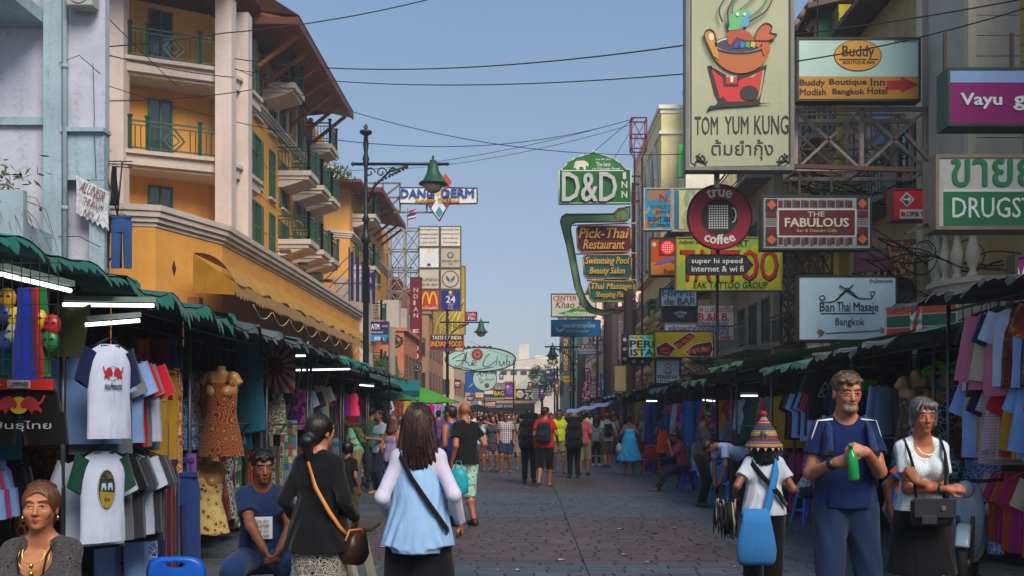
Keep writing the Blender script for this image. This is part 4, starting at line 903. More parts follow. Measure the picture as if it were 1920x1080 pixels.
 # cluttered old houses beyond
 specs = [((9.6,24.05),(9.6,29.5),12.5,'#857a5c','narrow grimy shophouse with rusty scaffolding behind the hotel arrow sign'),((9.3,29.55),(9.3,34.5),13.8,'#8a7a2a','mustard yellow shophouse behind the scaffolding'),((8.6,34.55),(8.6,40.5),14.6,'#857c68','grey shophouse with dark timber upper floor'),((7.8,40.55),(7.8,51.5),10.5,'#a0966e','cream shophouse with a row of small stone balconies')]
 for (p,q,z1,col,lab) in specs:
  t,off = flat_building('shophouse',lab,[p,q,(22,q[1]),(22,p[1])],0,z1,wall(col,.6,'#2f2b26',.3),[(q,p,[4.2+3*k for k in range(int((z1-4)/3))],3 if q[1]-p[1] < 8 else 5,1.1,1.6,mat('#3a4a3c',.5))])
  m = MB(); m.add([Vector(v) for v in ((p[0]-.9,p[1],z1-.1),(22,p[1],z1+3),(22,q[1],z1+3),(q[0]-.9,q[1],z1-.1),(p[0]-.9,p[1],z1+.05),(22,p[1],z1+3.15),(22,q[1],z1+3.15),(q[0]-.9,q[1],z1+.05))],[(0,1,2,3),(7,6,5,4),(0,4,5,1),(1,5,6,2),(2,6,7,3),(3,7,4,0)]); add(t,off,m,'roof',mat('#4c4038',.85,.3,3))
  random.seed(int(p[1]))
  for k in range(int((z1-4)/3)):
   z = 3.9+3*k; y0 = p[1]+.2; y1 = q[1]-.2
   m = MB(); m.box((p[0]-.9,y0,z),(p[0]-.001,y1,z+.15)); s = add(t,off,m,'balcony',wall('#6d675c',.6))
   railing(s,(p[0]-.85,y0),(p[0]-.85,y1),z+.15,.9,mat(random.choice(['#2c2622','#1a4a2e','#54504a','#233a5c']),.6),.22,False,False)
   if random.random() < .8: a = MB(); yy = random.uniform(y0,y1-1); a.box((p[0]-.75,yy,z+.2),(p[0]-.3,yy+.85,z+.8),bev=.02); a.tube([(p[0]-.76,yy+.42+.2*math.cos(g),z+.5+.2*math.sin(g)) for g in np.linspace(0,6.28,13)],.02,5); add(t,off,a,'air_conditioner',mat('#8d8a80',.5,.2))
 # balconies of the cream one: stepped stone corbels and green posts
 for i in range(7):
  y = 42+i*3.3; z = 6.0-.0*i; t = thing('stone_balcony','yellow stone balcony with green posts, %s of the receding row on the right' % ORD[i],'balcony',(7.3,y,z),group='row of stone balconies') if False else None
 t,off = flat_building('arcaded_house','sandstone house with stepped stone balconies and green posts',[(7.5,51.6),(7.5,66),(20,66),(20,51.6)],0,9.6,wall('#a5925c',.5,'#4f4530'))
 for i in range(8):
  y = 41.5+i*3.0; x = 7.45 if y > 51 else 7.75
  for z in (3.6,6.3):
   m = MB()
   for k,(o,z0,z1) in enumerate(((.25,-.55,-.35),(.5,-.348,-.18),(.8,-.178,0),(.95,.002,.16))): m.box((x-o,y+.2+.0*k,z+z0),(x,y+2.1,z+z1))
   s = add(t,off,m,'balcony',wall('#a39468',.4,'#55492f'))
   for k in range(5): c = MB(); c.box((x-.85,y+.3+k*.38,z+.162),(x-.7,y+.48+k*.38,z+1.5)); c.build('post',mat('#14462c',.5,.3),s)
   c = MB(); c.box((x-.75,y+.2,z+1.502),(x-.0,y+2.1,z+1.6)); c.build('canopy',mat('#1b4c36',.6),s)
   c = MB(); c.lathe([(.2,.16),(.3,.3),(.28,.45),(.1,.6),(0,.7)],(x-.85,y+.25,z),8); c.build('urn',wall('#a39468',.3),s)
 # cream Moorish house with pointed arches and turret
 cr = wall('#b3a478',.35,'#5f553f'); cm = wall('#c9bda2',.3,'#6a6250')
 t,off = flat_building('corner_house','tall cream house with pointed arches, turret and parapet beside the red mast',[(7.1,52),(7.1,64),(16,64),(16,52)],9.61,17.6,cr)
 P = lambda mb,n,m: add(t,off,mb,n,m)
 m = MB(); m.box((6.95,51.85,17.61),(16,64.1,17.8)); m.box((7.05,51.95,17.4),(16,64.05,17.609)); m.box((6.98,51.9,16.3),(16,64.05,16.45)); P(m,'cornice',cm)
 for i in range(3):
  y = 54+i*3.2; m = MB(); pts = [(-.7,0),(-.7,4.2),(-.45,5.1),(0,6.1),(.45,5.1),(.7,4.2),(.7,0)]
  vs = [Vector((7.098,y+p[0],9.9+p[1])) for p in pts]; vs2 = [v+Vector((-.1,0,0)) for v in vs]; n = len(vs); m.add(vs+vs2,[tuple(range(n)),tuple(range(2*n-1,n-1,-1))]+[(k,(k+1) % n,n+(k+1) % n,n+k) for k in range(n)]); P(m,'arch',mat('#3a3a3c',.6))
  m = MB(); vo = [Vector((6.98,y+p[0]*1.25,9.8+p[1]*1.04)) for p in pts]
  for k in range(n-1): m.bar(vo[k],vo[k+1],.2,.16)
  P(m,'arch_moulding',cm)
 for i,x in enumerate((8.1,)): f = win(t,(x+1.2,51.99,11.5),(1,0,0),(0,-1,0),1.1,2.2,mat('#14613a',.5),shutters=mat('#14613a',.5,.2)); f.matrix_local = off
 tw = MB(); cx,cy = 8.95,51.2; tw.box((cx-.65,cy-.65,15.5),(cx+.65,cy+.65,18.3)); tw.box((cx-.85,cy-.85,15.2),(cx+.85,cy+.85,15.5)); tw.box((cx-.78,cy-.78,18.302),(cx+.78,cy+.78,18.5)); tw.box((cx-.5,cy-.5,18.502),(cx+.5,cy+.5,19.4)); tw.lathe([(.72,19.4),(.4,20.0),(.0,20.9)],(cx,cy,0),4); P(tw,'turret',cm)
 f = win(t,(cx,cy-.651,16.2),(1,0,0),(0,-1,0),.5,1.2,cm); f.matrix_local = off; f = win(t,(cx,cy-.501,18.75),(1,0,0),(0,-1,0),.5,.5,mat('#2a6a44',.5)); f.matrix_local = off
 m = MB(); m.box((8.0,49.6,9.6),(9.9,51.98,15.19)); P(m,'stair_block',wall('#b5a898',.5,'#4f4a42'))
 m = MB(); m.box((7.7,50,13.6),(8.3,50.3,15.2)); P(m,'shutter',mat('#1b7a34',.5))
 # far right houses
 lst = [((6.4,66.2),(6.4,80),8.6,'#b89888','pale pink five storey guest house down the street on the right'),((5.6,80.2),(5.6,97),12.4,'#b09a90','rose plastered hotel beyond the pink guest house'),((5.0,97.2),(5.0,112),12.8,'#6f9a7c','mint green building far down the right side'),((4.4,112.2),(4.4,128),14,'#8a8a88','grey high building at the far right end'),]
 for (p,q,z1,col,lab) in lst:
  zs = [4+2.7*k for k in range(int((z1-4)/2.7))]
  t,off = flat_building('guest_house',lab,[p,q,(18,q[1]),(18,p[1])],0,z1,wall(col,.4),[(q,p,zs,5,1.1,1.4,mat('#5a4a40',.6)),((p[0],p[1]),(p[0]+7,p[1]),zs,3,1.1,1.4,mat('#5a4a40',.6))])
  m = MB(); m.box((p[0]-.25,p[1]-.2,z1),(18,q[1],z1+.25)); add(t,off,m,'parapet',wall(col,.5))
 t,off = flat_building('corner_shop','low cream building with white balcony windows on the right beyond the flower garlands',[(5.2,72),(5.2,78),(6.3,78),(6.3,72)],2.6,5.6,wall('#9a947e',.4),[((5.2,78),(5.2,72),[3.3],4,1.0,1.4,mat('#b8b0a0',.6))])
 m = MB(); m.add([Vector(v) for v in ((4.6,71.6,5.6),(6.3,71.6,6.7),(6.3,78.2,6.7),(4.6,78.2,5.6),(4.6,71.6,5.7),(6.3,71.6,6.8),(6.3,78.2,6.8),(4.6,78.2,5.7))],[(0,1,2,3),(7,6,5,4),(0,4,5,1),(1,5,6,2),(2,6,7,3),(3,7,4,0)]); add(t,off,m,'roof',wall('#8a8478',.4))
 # row continuing beside and behind the camera (it casts the street's shade)
 for (y0,y1,z1,col,lab) in ((4,17.6,13,'#8a8478','tall shophouse beside the right edge of the street'),(-14,3.9,8.5,'#a08a6a','shophouse on the right behind the viewpoint'),(-40,-14.2,8,'#7d7a74','long building on the right behind the viewpoint')):
  t,off = flat_building('shophouse',lab,[(9.9,y0),(9.9,y1),(20,y1),(20,y0)],0,z1,wall(col,.4),[((9.9,y1),(9.9,y0),[4,7.2,10.4],4,1.2,1.7,mat('#3a3a34',.6))])
def left_far():
 sal = wall('#a8644a',.35,'#5f4034')
 t,off = flat_building('salmon_building','salmon pink shophouse behind the sign scaffolding on the left',[(-8.6,66.2),(-8.6,78),(-20,78),(-20,66.2)],0,10.6,sal)
 m = MB(); m.box((-8.9,66,10.6),(-8.4,78.2,10.8)); add(t,off,m,'parapet',sal); m = MB(); m.box((-9.9,66.1,8.6),(-8.6,66.19,10.3)); add(t,off,m,'dark_opening',mat('#1a1210',.8))
 m = MB()
 for i in range(6): m.bar((-9.6+i*.4,66.05,10.8),(-9.6+i*.4,66.05,11.5),.05)
 m.bar((-9.7,66.05,11.4),(-7.4,66.05,11.4),.06); add(t,off,m,'roof_rail',mat('#4a4440',.6))
 lst = [((-6.9,56.5),(-6.9,66),6.4,'#a8684c','salmon two storey shop front on the left below the scaffolding'),((-7.6,78.2),(-7.6,92),9.6,'#8a6a50','brown shophouse behind the indian food sign'),((-6.6,92.2),(-6.6,108),8.8,'#b09884','beige building with roof clutter behind the oval club sign'),((-6.0,108.2),(-6.0,126),7.4,'#8c8078','low grey building at the far left end')]
 for (p,q,z1,col,lab) in lst:
  zs = [3.6+2.7*k for k in range(max(1,int((z1-3.6)/2.7)))]
  t,off = flat_building('shophouse',lab,[p,q,(-20,q[1]),(-20,p[1])],0,z1,wall(col,.5),[(p,q,zs,5,1.1,1.5,mat('#4a3a30',.6)),((-12,p[1]),(p[0],p[1]),zs,3,1,1.4,mat('#4a3a30',.6))])
  m = MB(); m.box((-20,p[1]-.1,z1),(p[0]+.2,q[1],z1+.2)); add(t,off,m,'parapet',wall(col,.5))
  random.seed(int(z1*10)); 
  for k in range(5): m = MB(); y = random.uniform(p[1],q[1]); m.box((p[0]-1.5,y,z1+.2),(p[0]-.3,y+1,z1+random.uniform(.7,1.8))); add(t,off,m,'roof_tank',wall('#9a948c',.5))
 # end of the street
 wt = wall('#b3a99c',.3,'#7a7268')
 t,off = flat_building('end_building','long white building with flat roof closing the end of the street',[(-7,150),(6.5,150),(6.5,165),(-7,165)],0,10.2,wt,[((-7,150),(6.5,150),[7.8],9,.9,.55,mat('#3a3430',.6))])
 m = MB(); m.box((-7,149.7,8.6),(6.5,149.99,8.8)); m.box((-1.0,152,10.2),(.6,154,12.6)); m.box((1.5,152,10.2),(6,156,10.9)); add(t,off,m,'roof_structure',wt)
 m = MB(); m.add([Vector(v) for v in ((-2.5,148,5.2),(3.2,148,5.2),(3.2,149.9,8.0),(1.2,149.9,8.0))],[(0,1,2,3)]); add(t,off,m,'sloping_roof',wall('#8a8a78',.4))
 t,off = flat_building('burger_shop','dark fronted restaurant with a lit fascia at the end of the street',[(-5.5,128),(1.2,128),(1.2,138),(-5.5,138)],0,4.4,mat('#1c1a1a',.6,.2))
 m = MB(); m.box((-5.5,127.6,2.6),(1.2,127.99,3.1)); o = add(t,off,m,'fascia',mat('#121214',.5)); text('BURGER KING',t,mat('#c8c4bc',.5),3.2,.34,(-1.0,-5.45,2.85))
 m = MB(); random.seed(9)
 for i in range(34): x = -5.4+i*.2; m.lathe([(0,3.1),(.12,3.2),(.14,3.4),(0,3.62)],(x,127.7,0),6)
 o = add(t,off,m,'fascia_decor',mat('#b09070',.7,.4,9))
def vegetation():
 random.seed(4)
 def tree(lab,x,y,z,r,col,n=1400,cat='tree',trunk=True):
  t = thing('tree',lab,cat,(x,y,0)); 
  if trunk:
   m = MB(); m.tube([(0,0,0),(.1,0,z*.5),(0,0,z-r*.4)],[.22,.16,.1],7)
   for k in range(5): a = k*1.3; m.tube([(0,0,z-r),(math.cos(a)*r*.6,math.sin(a)*r*.6,z+.1*r)],[.07,.03],5)
   m.build('trunk',mat('#3a2e22',.9,.3),t)
  f = MB(); cl = [(Vector((random.gauss(0,.45),random.gauss(0,.45),random.gauss(0,.35)))*r,random.uniform(.25,.5)*r) for _ in range(14)]
  for i in range(n):
   c,rr_ = random.choice(cl); d = Vector((random.gauss(0,1),random.gauss(0,1),random.gauss(0,1))).normalized()*rr_*random.uniform(.5,1); p = c+d+Vector((0,0,z)); s = .09*r**.5; u_ = Vector((random.gauss(0,1),random.gauss(0,1),random.gauss(0,1))).normalized()*s; w_ = u_.orthogonal().normalized()*s*.5
   f.add([p-u_,p+w_,p+u_,p-w_],[(0,1,2,3)])
  o = f.build('crown',mat(col,.7,.6,2,bump=0),t,recalc=False)
 tree('leafy green tree crown beside the open-24-hours sign',1.9,118,5.6,2.4,'#2c4a22',2500)
 tree('potted palm on the roof of the yellow hotel',-9.6,49.3,13.6,1.0,'#3a4a20',500,'plant',False)
 tree('green shrubs along the terrace below the atm sign',-7.8,50.2,4.3,.9,'#38501c',900,'shrub',False); tree('second clump of green shrubs further along the terrace',-7.4,54.5,4.0,.9,'#33481c',700,'shrub',False)
R = math.radians
# ---------------------------------------------------------------- signs
class Sign:
 def __init__(s,name,label,cat,box,sc,depth=.16,face='#a8aaa6',frame='#2a2624',fw=.05,yaw=0,shape=None,group=None,rough=.5,dirt=.35,nofw=False):
  x0,y0,x1,y1 = box; s.sc = sc; s.x = (x0+x1)/2; s.y = y1; s.depth = depth; s.k = math.cos(yaw)
  s.root = thing(name,label,cat,at(s.x,y1,sc),yaw,group); s.n = 0
  w,h = (x1-x0)/sc/s.k,(y1-y0)/sc; d = depth/2; s.w,s.h = w,h
  s.cache = {}
  fm = face if not isinstance(face,str) else wall(face,dirt*1.1,'#4a443a',.12,.06,rough)
  if shape is None:
   m = MB(); m.box((-w/2+fw,-d,fw),(w/2-fw,d,h-fw)); m.build('panel',fm,s.root)
   if fw:
    m = MB(); m.box((-w/2,-d-.02,0),(w/2,d+.01,fw)); m.box((-w/2,-d-.02,h-fw),(w/2,d+.01,h)); m.box((-w/2,-d-.02,fw),(-w/2+fw,d+.01,h-fw)); m.box((w/2-fw,-d-.02,fw),(w/2,d+.01,h-fw)); m.build('frame',mat(frame,.5,.25,3,dirt=.4),s.root)
  else:
   P = [s.L(*p) for p in shape]; m = MB(); m.prism(P,-d,d); m.build('panel',fm,s.root)
   if fw:
    m = MB(); n = len(P)
    for i in range(n): a,b = P[i],P[(i+1) % n]; m.tube([(a[0],-d,a[1]),(b[0],-d,b[1])],fw/2,5)
    m.build('frame',mat(frame,.5,.25,3),s.root)
 def L(s,x,y): return ((x-s.x)/s.sc/s.k,(s.y-y)/s.sc)
 def C(s,c): return c if not isinstance(c,str) else mat(c,.55,.12,3,.05,dirt=.12)
 def t(s,st,x0,y0,x1,y1,c='#15130f',bold=.012,shear=0,arc=0,rot=0,lvl=0,ext=.006):
  a = s.L(x0,y1); b = s.L(x1,y0); text(st,s.root,s.C(c),b[0]-a[0],b[1]-a[1],((a[0]+b[0])/2,-s.depth/2-.004-.006*lvl,(a[1]+b[1])/2),ext=ext,bold=bold,shear=shear,arc=arc/s.sc,rot=rot); return s
 def p(s,pts,c,name='emblem',lvl=0,th=.005,px=True):
  P = [s.L(*q) for q in pts] if px else pts; m = MB(); y = -s.depth/2-.003-.006*lvl; m.prism(P,y-th,y); o = m.build(name,s.C(c),s.root); return s
 def rect(s,x0,y0,x1,y1,c,name='panel_band',lvl=0): return s.p([(x0,y0),(x1,y0),(x1,y1),(x0,y1)],c,name,lvl)
 def ell(s,cx,cy,rx,ry,c,name='emblem',lvl=0,n=28): return s.p([(cx+rx*math.cos(a),cy+ry*math.sin(a)) for a in np.linspace(0,2*math.pi,n,False)],c,name,lvl)
 def line(s,pts,w,c,name='emblem',lvl=0,smooth=True):
  P = [Vector((*s.L(*q),0)) for q in pts]
  if smooth and len(P) > 2:
   Q = []
   for i in range(len(P)-1):
    p0,p1,p2,p3 = P[max(i-1,0)],P[i],P[i+1],P[min(i+2,len(P)-1)]
    for t in np.linspace(0,1,6,False): Q.append(.5*((2*p1)+(p2-p0)*t+(2*p0-5*p1+4*p2-p3)*t*t+(3*p1-p0-3*p2+p3)*t**3))
   P = Q+[P[-1]]
  y = -s.depth/2-.004-.006*lvl; m = MB(); n = len(P); ws = w if isinstance(w,(list,tuple)) else [w,w]; a = []; b = []
  for i,p in enumerate(P):
   d = (P[min(i+1,n-1)]-P[max(i-1,0)]).normalized(); o = Vector((-d.y,d.x,0))*(ws[0]+(ws[1]-ws[0])*i/(n-1))/2/s.sc; a.append(p+o); b.append(p-o)
  rg = [[Vector((a[i].x,y,a[i].y)),Vector((b[i].x,y,b[i].y)),Vector((b[i].x,y-.006,b[i].y)),Vector((a[i].x,y-.006,a[i].y))] for i in range(n)]
  m.rings(rg,smooth=False); m.build(name,s.C(c),s.root); return s
 def arms(s,pts,r=.03,c='#3a2c24',name='bracket'):     # steel arms from the sign in photo pixels at the sign's own depth
  for (x0,y0,x1,y1) in pts: m = MB(); a = s.L(x0,y0); b = s.L(x1,y1); m.bar((a[0],.05,a[1]),(b[0],.05,b[1]),r); m.build(name,mat(c,.7,.35,5,dirt=.4),s.root)
  return s
def truss(name,label,box,sc,depth=.8,cells=(3,2),r=.05,c='#5c4c42',posts=None,group=None):
 x0,y0,x1,y1 = box; t = thing(name,label,'scaffold',at((x0+x1)/2,y1,sc),group=group); w,h = (x1-x0)/sc,(y1-y0)/sc; mt = mat(c,.75,.35,6,.3,dirt=.5,dirtcol='#3a1c10')
 nx,nz = cells
 for y in (0,depth):
  for i in range(nx+1): m = MB(); m.bar((-w/2+w*i/nx,y,0),(-w/2+w*i/nx,y,h),r); m.build('upright',mt,t)
  for k in range(nz+1): m = MB(); m.bar((-w/2,y,h*k/nz),(w/2,y,h*k/nz),r); m.build('rail',mt,t)
  for i in range(nx):
   for k in range(nz):
    a = (-w/2+w*i/nx,y+.02,h*k/nz); b = (-w/2+w*(i+1)/nx,y+.02,h*(k+1)/nz); c_ = (a[0],y+.02,b[2]); d = (b[0],y+.02,a[2]); m = MB(); m.bar(a,b,r*.7); m.bar(c_,d,r*.7); m.build('cross_brace',mt,t)
 for i in range(nx+1):
  for k in range(nz+1): m = MB(); m.bar((-w/2+w*i/nx,0,h*k/nz),(-w/2+w*i/nx,depth,h*k/nz),r*.7); m.build('spacer',mt,t)
 return t
def ellp(cx,cy,rx,ry,n=40,a0=0,a1=2*math.pi): return [(cx+rx*math.cos(a),cy-ry*math.sin(a)) for a in np.linspace(a0,a1,n,False)]
def arcp(cx,cy,rx,ry,a0,a1,n=14): return [(cx+rx*math.cos(R(a)),cy-ry*math.sin(R(a))) for a in np.linspace(a0,a1,n)]
def signs_left():
 g = Sign('hotel_sign','white cross-shaped hotel sign with blue letters and patterned diamonds on a steel truss','sign',(750,320,895,415),33,.3,'#b9b4ac','#3a2c28',.08,shape=[(750,353),(804,353),(822,321),(842,353),(895,354),(895,382),(842,383),(824,415),(802,383),(750,382)])
 for cx,cy,rx,ry,c in ((807,343,12,16,'#8a3420'),(836,343,12,17,'#8a3420'),(808,378,9,16,'#5a3436'),(838,378,10,16,'#5a3436'),(824,399,7,11,'#1f6a7c'),(822,334,6,8,'#9a7a20')): g.p([(cx-rx,cy),(cx,cy-ry),(cx+rx,cy),(cx,cy+ry)],mat(c,.7,.3,9),lvl=0)
 g.t('DANG',753,356,815,372,'#15357a',.04,lvl=3,ext=.08).t('DERM',829,356,889,371,'#15357a',.04,lvl=3,ext=.08).t('Authentic  Thai Hotel',779,373,862,381,'#a87c18',.02,lvl=5,ext=.05).p([(817,364),(822,358),(827,364),(822,370)],'#a8862a',lvl=2)
 g.arms([(690,343,750,343),(690,398,830,398),(700,370,750,370),(690,398,718,370),(718,370,750,398),(718,343,718,398),(750,343,750,398),(718,398,750,370),(800,383,800,398),(700,345,718,370),(718,370,750,345)],.09,'#5a4a42')
 truss('lattice_scaffold','grey lattice scaffold carrying the block of eight square billboards',(701,428,786,625),29,1.0,(3,5),.09,'#77706a')
 ex = [('Best Budget Luxury','Breakfast Included','Hi-speed internet','LOW RATE'),('PANORAMA VIEW','Swimming Pool','Cafe rooftop bar','Thai massage')]
 for r_ in range(4):
  for c_ in range(2):
   x0 = 786+c_*40; y0 = 425+r_*39.7; lab = [['square white billboard listing budget hotel offers in black, top left of the block','square white billboard about a panorama view and pool, top right of the block'],['blank white billboard in the second row of the block','beige billboard with a small sun crest in the second row of the block'],['beige billboard with a phone number in the third row of the block','beige billboard with a leaf emblem inside a ring'],['red square billboard with yellow arches','dark blue square billboard reading 24']][r_][c_]
   fc = [['#a8a196','#aca498'],['#c2beb6','#908676'],['#9a9486','#988e7c'],['#a02a18','#1c1c60']][r_][c_]
   g = Sign('billboard',lab,'billboard',(x0,y0,x0+39,y0+39),29,.5,fc,'#4a443e',.06,group=None)
   if r_ == 0:
    for i,l in enumerate(ex[c_]): g.t(l,x0+2+i,y0+5+i*8,x0+36-i,y0+9+i*8,'#2a2622')
   elif (r_,c_) == (1,1): g.ell(x0+19,y0+15,6,6,'#4a463e').ell(x0+19,y0+15,3.5,3.5,fc,lvl=1).t('BAREGARD GUESTS',x0+3,y0+24,x0+36,y0+28,'#3a362e').t('INN',x0+15,y0+30,x0+24,y0+33,'#3a362e')
   elif (r_,c_) == (2,0): g.t('พื้นที่ให้เช่า',x0+2,y0+18,x0+37,y0+24,'#1c1a18').t('082-441-8007',x0+3,y0+28,x0+36,y0+33,'#1c1a18')
   elif (r_,c_) == (2,1): g.ell(x0+19,y0+20,16,16,'#4a2428').ell(x0+19,y0+20,14,14,fc,lvl=1).p([(x0+10,y0+12),(x0+18,y0+20),(x0+18,y0+27),(x0+11,y0+20)],'#1f4a5c',lvl=2).p([(x0+28,y0+12),(x0+20,y0+20),(x0+20,y0+27),(x0+27,y0+20)],'#1f4a5c',lvl=2)
   elif (r_,c_) == (3,0):
    g.line([(x0+6,y0+28),(x0+8,y0+14),(x0+13,y0+5),(x0+17,y0+12),(x0+19.5,y0+27)],3,'#d09a20').line([(x0+20,y0+27),(x0+22.5,y0+12),(x0+27,y0+5),(x0+32,y0+14),(x0+34,y0+28)],3,'#d09a20',lvl=1).t("McDonald's",x0+3,y0+31,x0+36,y0+36,'#c8c0b4')
   else: g.t('24',x0+11,y0+12,x0+28,y0+24,'#c4c4cc',.03).t('OPEN',x0+15,y0+9,x0+24,y0+11,'#c4c4cc').t('HOURS',x0+14,y0+26,x0+25,y0+28,'#c4c4cc').ell(x0+19,y0+5,3,3,'#b8a040').rect(x0+15,y0+30,x0+23,y0+36,'#8a8a94').rect(x0+16,y0+31,x0+22,y0+35,'#1c1c60',lvl=1)
 g = Sign('vertical_banner','tall narrow maroon banner with white letters spelling indian food downwards','banner',(769,520,791,676),29.5,.2,'#5c1824','#3c1018',.05)
 for i,ch in enumerate('INDIAN'): g.t(ch,776,528+i*12,784 if ch != 'I' else 779,536+i*12,'#a89c88',.02) if i else None
 for i,ch in enumerate('FOOD'): g.t(ch,775,618+i*15,785,628+i*15,'#b8ac9a',.02)
 g = Sign('billboard','mustard billboard with pale curved ring pattern below the square billboards','billboard',(811,499,873,628),27,.3,'#8a7420','#4a3a18',.05)
 for k in range(5): g.line([(815+k*11,626),(822+k*9,600),(840+k*6,583),(870,575-k*3)],1.8,'#b0a060')
 for k in range(3): g.line([(812,600-k*9),(830,618-k*6),(850,626-k*14),(870,600-k*20)],1.6,'#a89858',lvl=1)
 g = Sign('restaurant_sign','black and red sign reading taste of india with a purple arrow','sign',(806,627,870,659),31,.3,'#4a1a10','#8a3a20',.05)
 g.rect(808,629,868,638,'#15110f').t('TASTE OF INDIA',811,630,866,637,'#b8b4a8',.02,lvl=1).t('INDIAN FOOD',809,640,867,650,'#c07818',.03).p([(810,655),(814,652),(814,653.5),(852,653.5),(852,656.5),(814,656.5),(814,658)],'#3a1a5c').ell(861,655,7,2.5,'#a89a90').t('KFS',857,654,865,656.5,'#7a1a18',lvl=1).arms([(838,575,838,627),(838,659,838,780)],.12,'#1a1a1c')
 g = Sign('club_sign','large pale green oval sign with cursive black lettering and a red flower medallion','sign',(835,651,967,697),24,.4,'#7fa09a','#15181a',.1,shape=ellp(901,674,66,22.5))
 for P_ in ([(848,674),(858,668),(872,663),(866,680),(858,688),(853,684)],[(855,677),(872,676)],[(866,688),(872,673),(876,660),(873,678),(878,680),(880,686),(889,682)],[(884,683),(893,679),(888,676),(885,684),(894,685)],[(918,664),(910,672),(906,686),(916,687),(930,676)],[(930,686),(933,668)],[(936,677),(938,685),(943,684),(945,677),(946,685)],[(951,668),(950,684),(956,682),(954,677),(950,679)],[(850,691),(872,690),(890,694),(925,688)]): g.line(P_,[1.6,1.3],'#14181a','lettering')
 g.ell(895,665,12,12,'#9a8a70',lvl=2).ell(895,665,10.5,10.5,'#5a1c18',lvl=3)
 for a in range(6): g.ell(895+5*math.cos(a*1.05),665+5*math.sin(a*1.05),2.6,2.6,'#8a4a38',lvl=4,n=8)
 g.arms([(838+i*12,652-(10-abs(i-5))*0,838+i*12,647) for i in ()]+[(965,676,965,690)],.06,'#1a1a1a')
 for i in range(6): g.p([(866+i*10,649),(872+i*10,649),(873+i*10,653),(865+i*10,653)],'#15181a','spotlight')
 g = Sign('bar_sign','round pale green sign with cursive bar lettering hanging below the oval club sign','sign',(886,690,932,736),24,.3,'#8aa49c','#1a1c1c',.06,shape=ellp(909,711,22.5,22))
 g.line([(893,704),(905,698),(918,701)],1.4,'#14181a','lettering').line([(900,698),(903,706),(909,697),(912,706)],1.3,'#14181a','lettering').line([(900,708),(901,718),(906,715),(902,711)],1.2,'#14181a','lettering').line([(909,713),(914,711),(920,713),(926,710)],1,'#14181a','lettering').ell(913,723,4.5,4.5,'#5a3a34').ell(923,698,4.5,4,'#4a5a54')
 g = Sign('bank_sign','blue billboard partly hidden behind the round bar sign','sign',(872,697,906,736),22,.3,'#0f3f7a','#1a2a4a',.05); g.line([(880,726),(890,718),(902,724)],1,'#8a9ab0')
 g = Sign('atm_sign','small purple atm sign over a blue band projecting beyond the lamp post','sign',(693,603,730,641),38,.3,'#241238','#4a3a5c',.02); g.t('ATM',697,608,712,618,'#b8b4bc',.04).t('ไทยพาณิชย์',695,621,719,625,'#b0a8b8').rect(693.5,628,729.5,640.5,'#14608f').t('atm',703,631,720,638,'#c0c8cc',.02,lvl=1).rect(717,610,728,614,'#6a4a8a')
 g = Sign('shop_sign','tiny pink sign with white script beside the second street lamp','sign',(873,585,895,602),30,.2,'#7a1c38','#3a1820',.05); g.t('Traffic',876,587,892,592,'#b8a0a4').t('Pin',878,594,890,600,'#c8b4a0')
 for i,(b,fc,tx,tc,lab) in enumerate([((890,729,908,747),'#a03c1c','thai','#c8b890','small orange shop sign in the cluster at the end of the street on the left'),((896,744,946,752),'#7a7a72','Accessories','#1c1c1c','long pale strip sign below the bag shop sign'),((925,731,947,744),'#151314','BAG','#b8982c','small black sign with yellow letters reading bag'),((927,718,948,731),'#8a7a80','TATTOO','#3a1c30','whitish sign with plum letters over the bag shop sign'),((944,714,967,748),'#3c2668','','#c8a020','purple picture sign in a thick yellow frame far down the left side'),((967,729,1001,751),'#1d1712','24','#a8a294','brown sign with a round red emblem and the number 24'),((884,718,928,732),'#8a2a24','POST','#c4b8a8','dull red sign just under the round bar sign'),((903,752,930,763),'#9a5a48','MARKET','#d0c4b4','salmon sign low over the left stalls at the end of the street')]):
  g = Sign('shop_sign',lab,'sign',b,20-i*.3,.3,fc,'#2a241e' if i != 4 else '#b08a18',.06 if i != 4 else .13)
  if i == 5: g.t('OPEN',984,731,999,735,tc,.03).t('24',984,737,1000,748,tc,.04).ell(975,739,7,7,'#b8a898').t('BURGER',970,736,981,739,'#8a2418',.03,lvl=1).t('KING',971,740,980,743,'#8a2418',.03,lvl=1)
  elif i == 4: g.ell(955,731,6,9,'#5c3c8a').ell(952,725,3,3,'#a8784a',lvl=1)
  elif tx: g.t(tx,b[0]+2,b[1]+2.5,b[2]-2,b[3]-2.5,tc,.03)
 for i,(b,c1,c2,lab) in enumerate([((936,700,944,712),'#2a5a8a','#a0a4a8','tiny blue sign high behind the yellow framed sign'),((912,706,922,714),'#8a7a1c','#5a1818','tiny yellow sign right of the round bar sign'),((990,716,998,726),'#7a2a24','#a09a90','tiny brick red sign behind the open 24 sign'),((1012,726,1020,744),'#4a2a5a','#9a8aa0','slim violet sign right of the pale display panel'),((1024,730,1034,742),'#8a8c88','#2a4a6a','tiny white sign left of the far lamp post'),((1040,712,1048,740),'#7a4a1c','#b0a080','slim brown vertical sign beside the far lamp post'),((1078,672,1090,684),'#1c5a48','#a0a8a0','tiny green sign under the guest house sign'),((1092,690,1106,700),'#8a2030','#b0a8a0','small crimson sign above the left flower garland'),((1064,724,1078,734),'#8a8478','#3a2a1c','small beige sign below the yellow garden sign'),((876,742,888,752),'#1c3a6a','#a0a0a8','small navy sign low beside the orange shop sign'),((852,712,864,728),'#6a1c24','#a89c90','small dark red sign left of the blue billboard'),((1108,706,1118,722),'#9a9488','#7a2420','small cream sign between the garlands and the dark pillar')]):
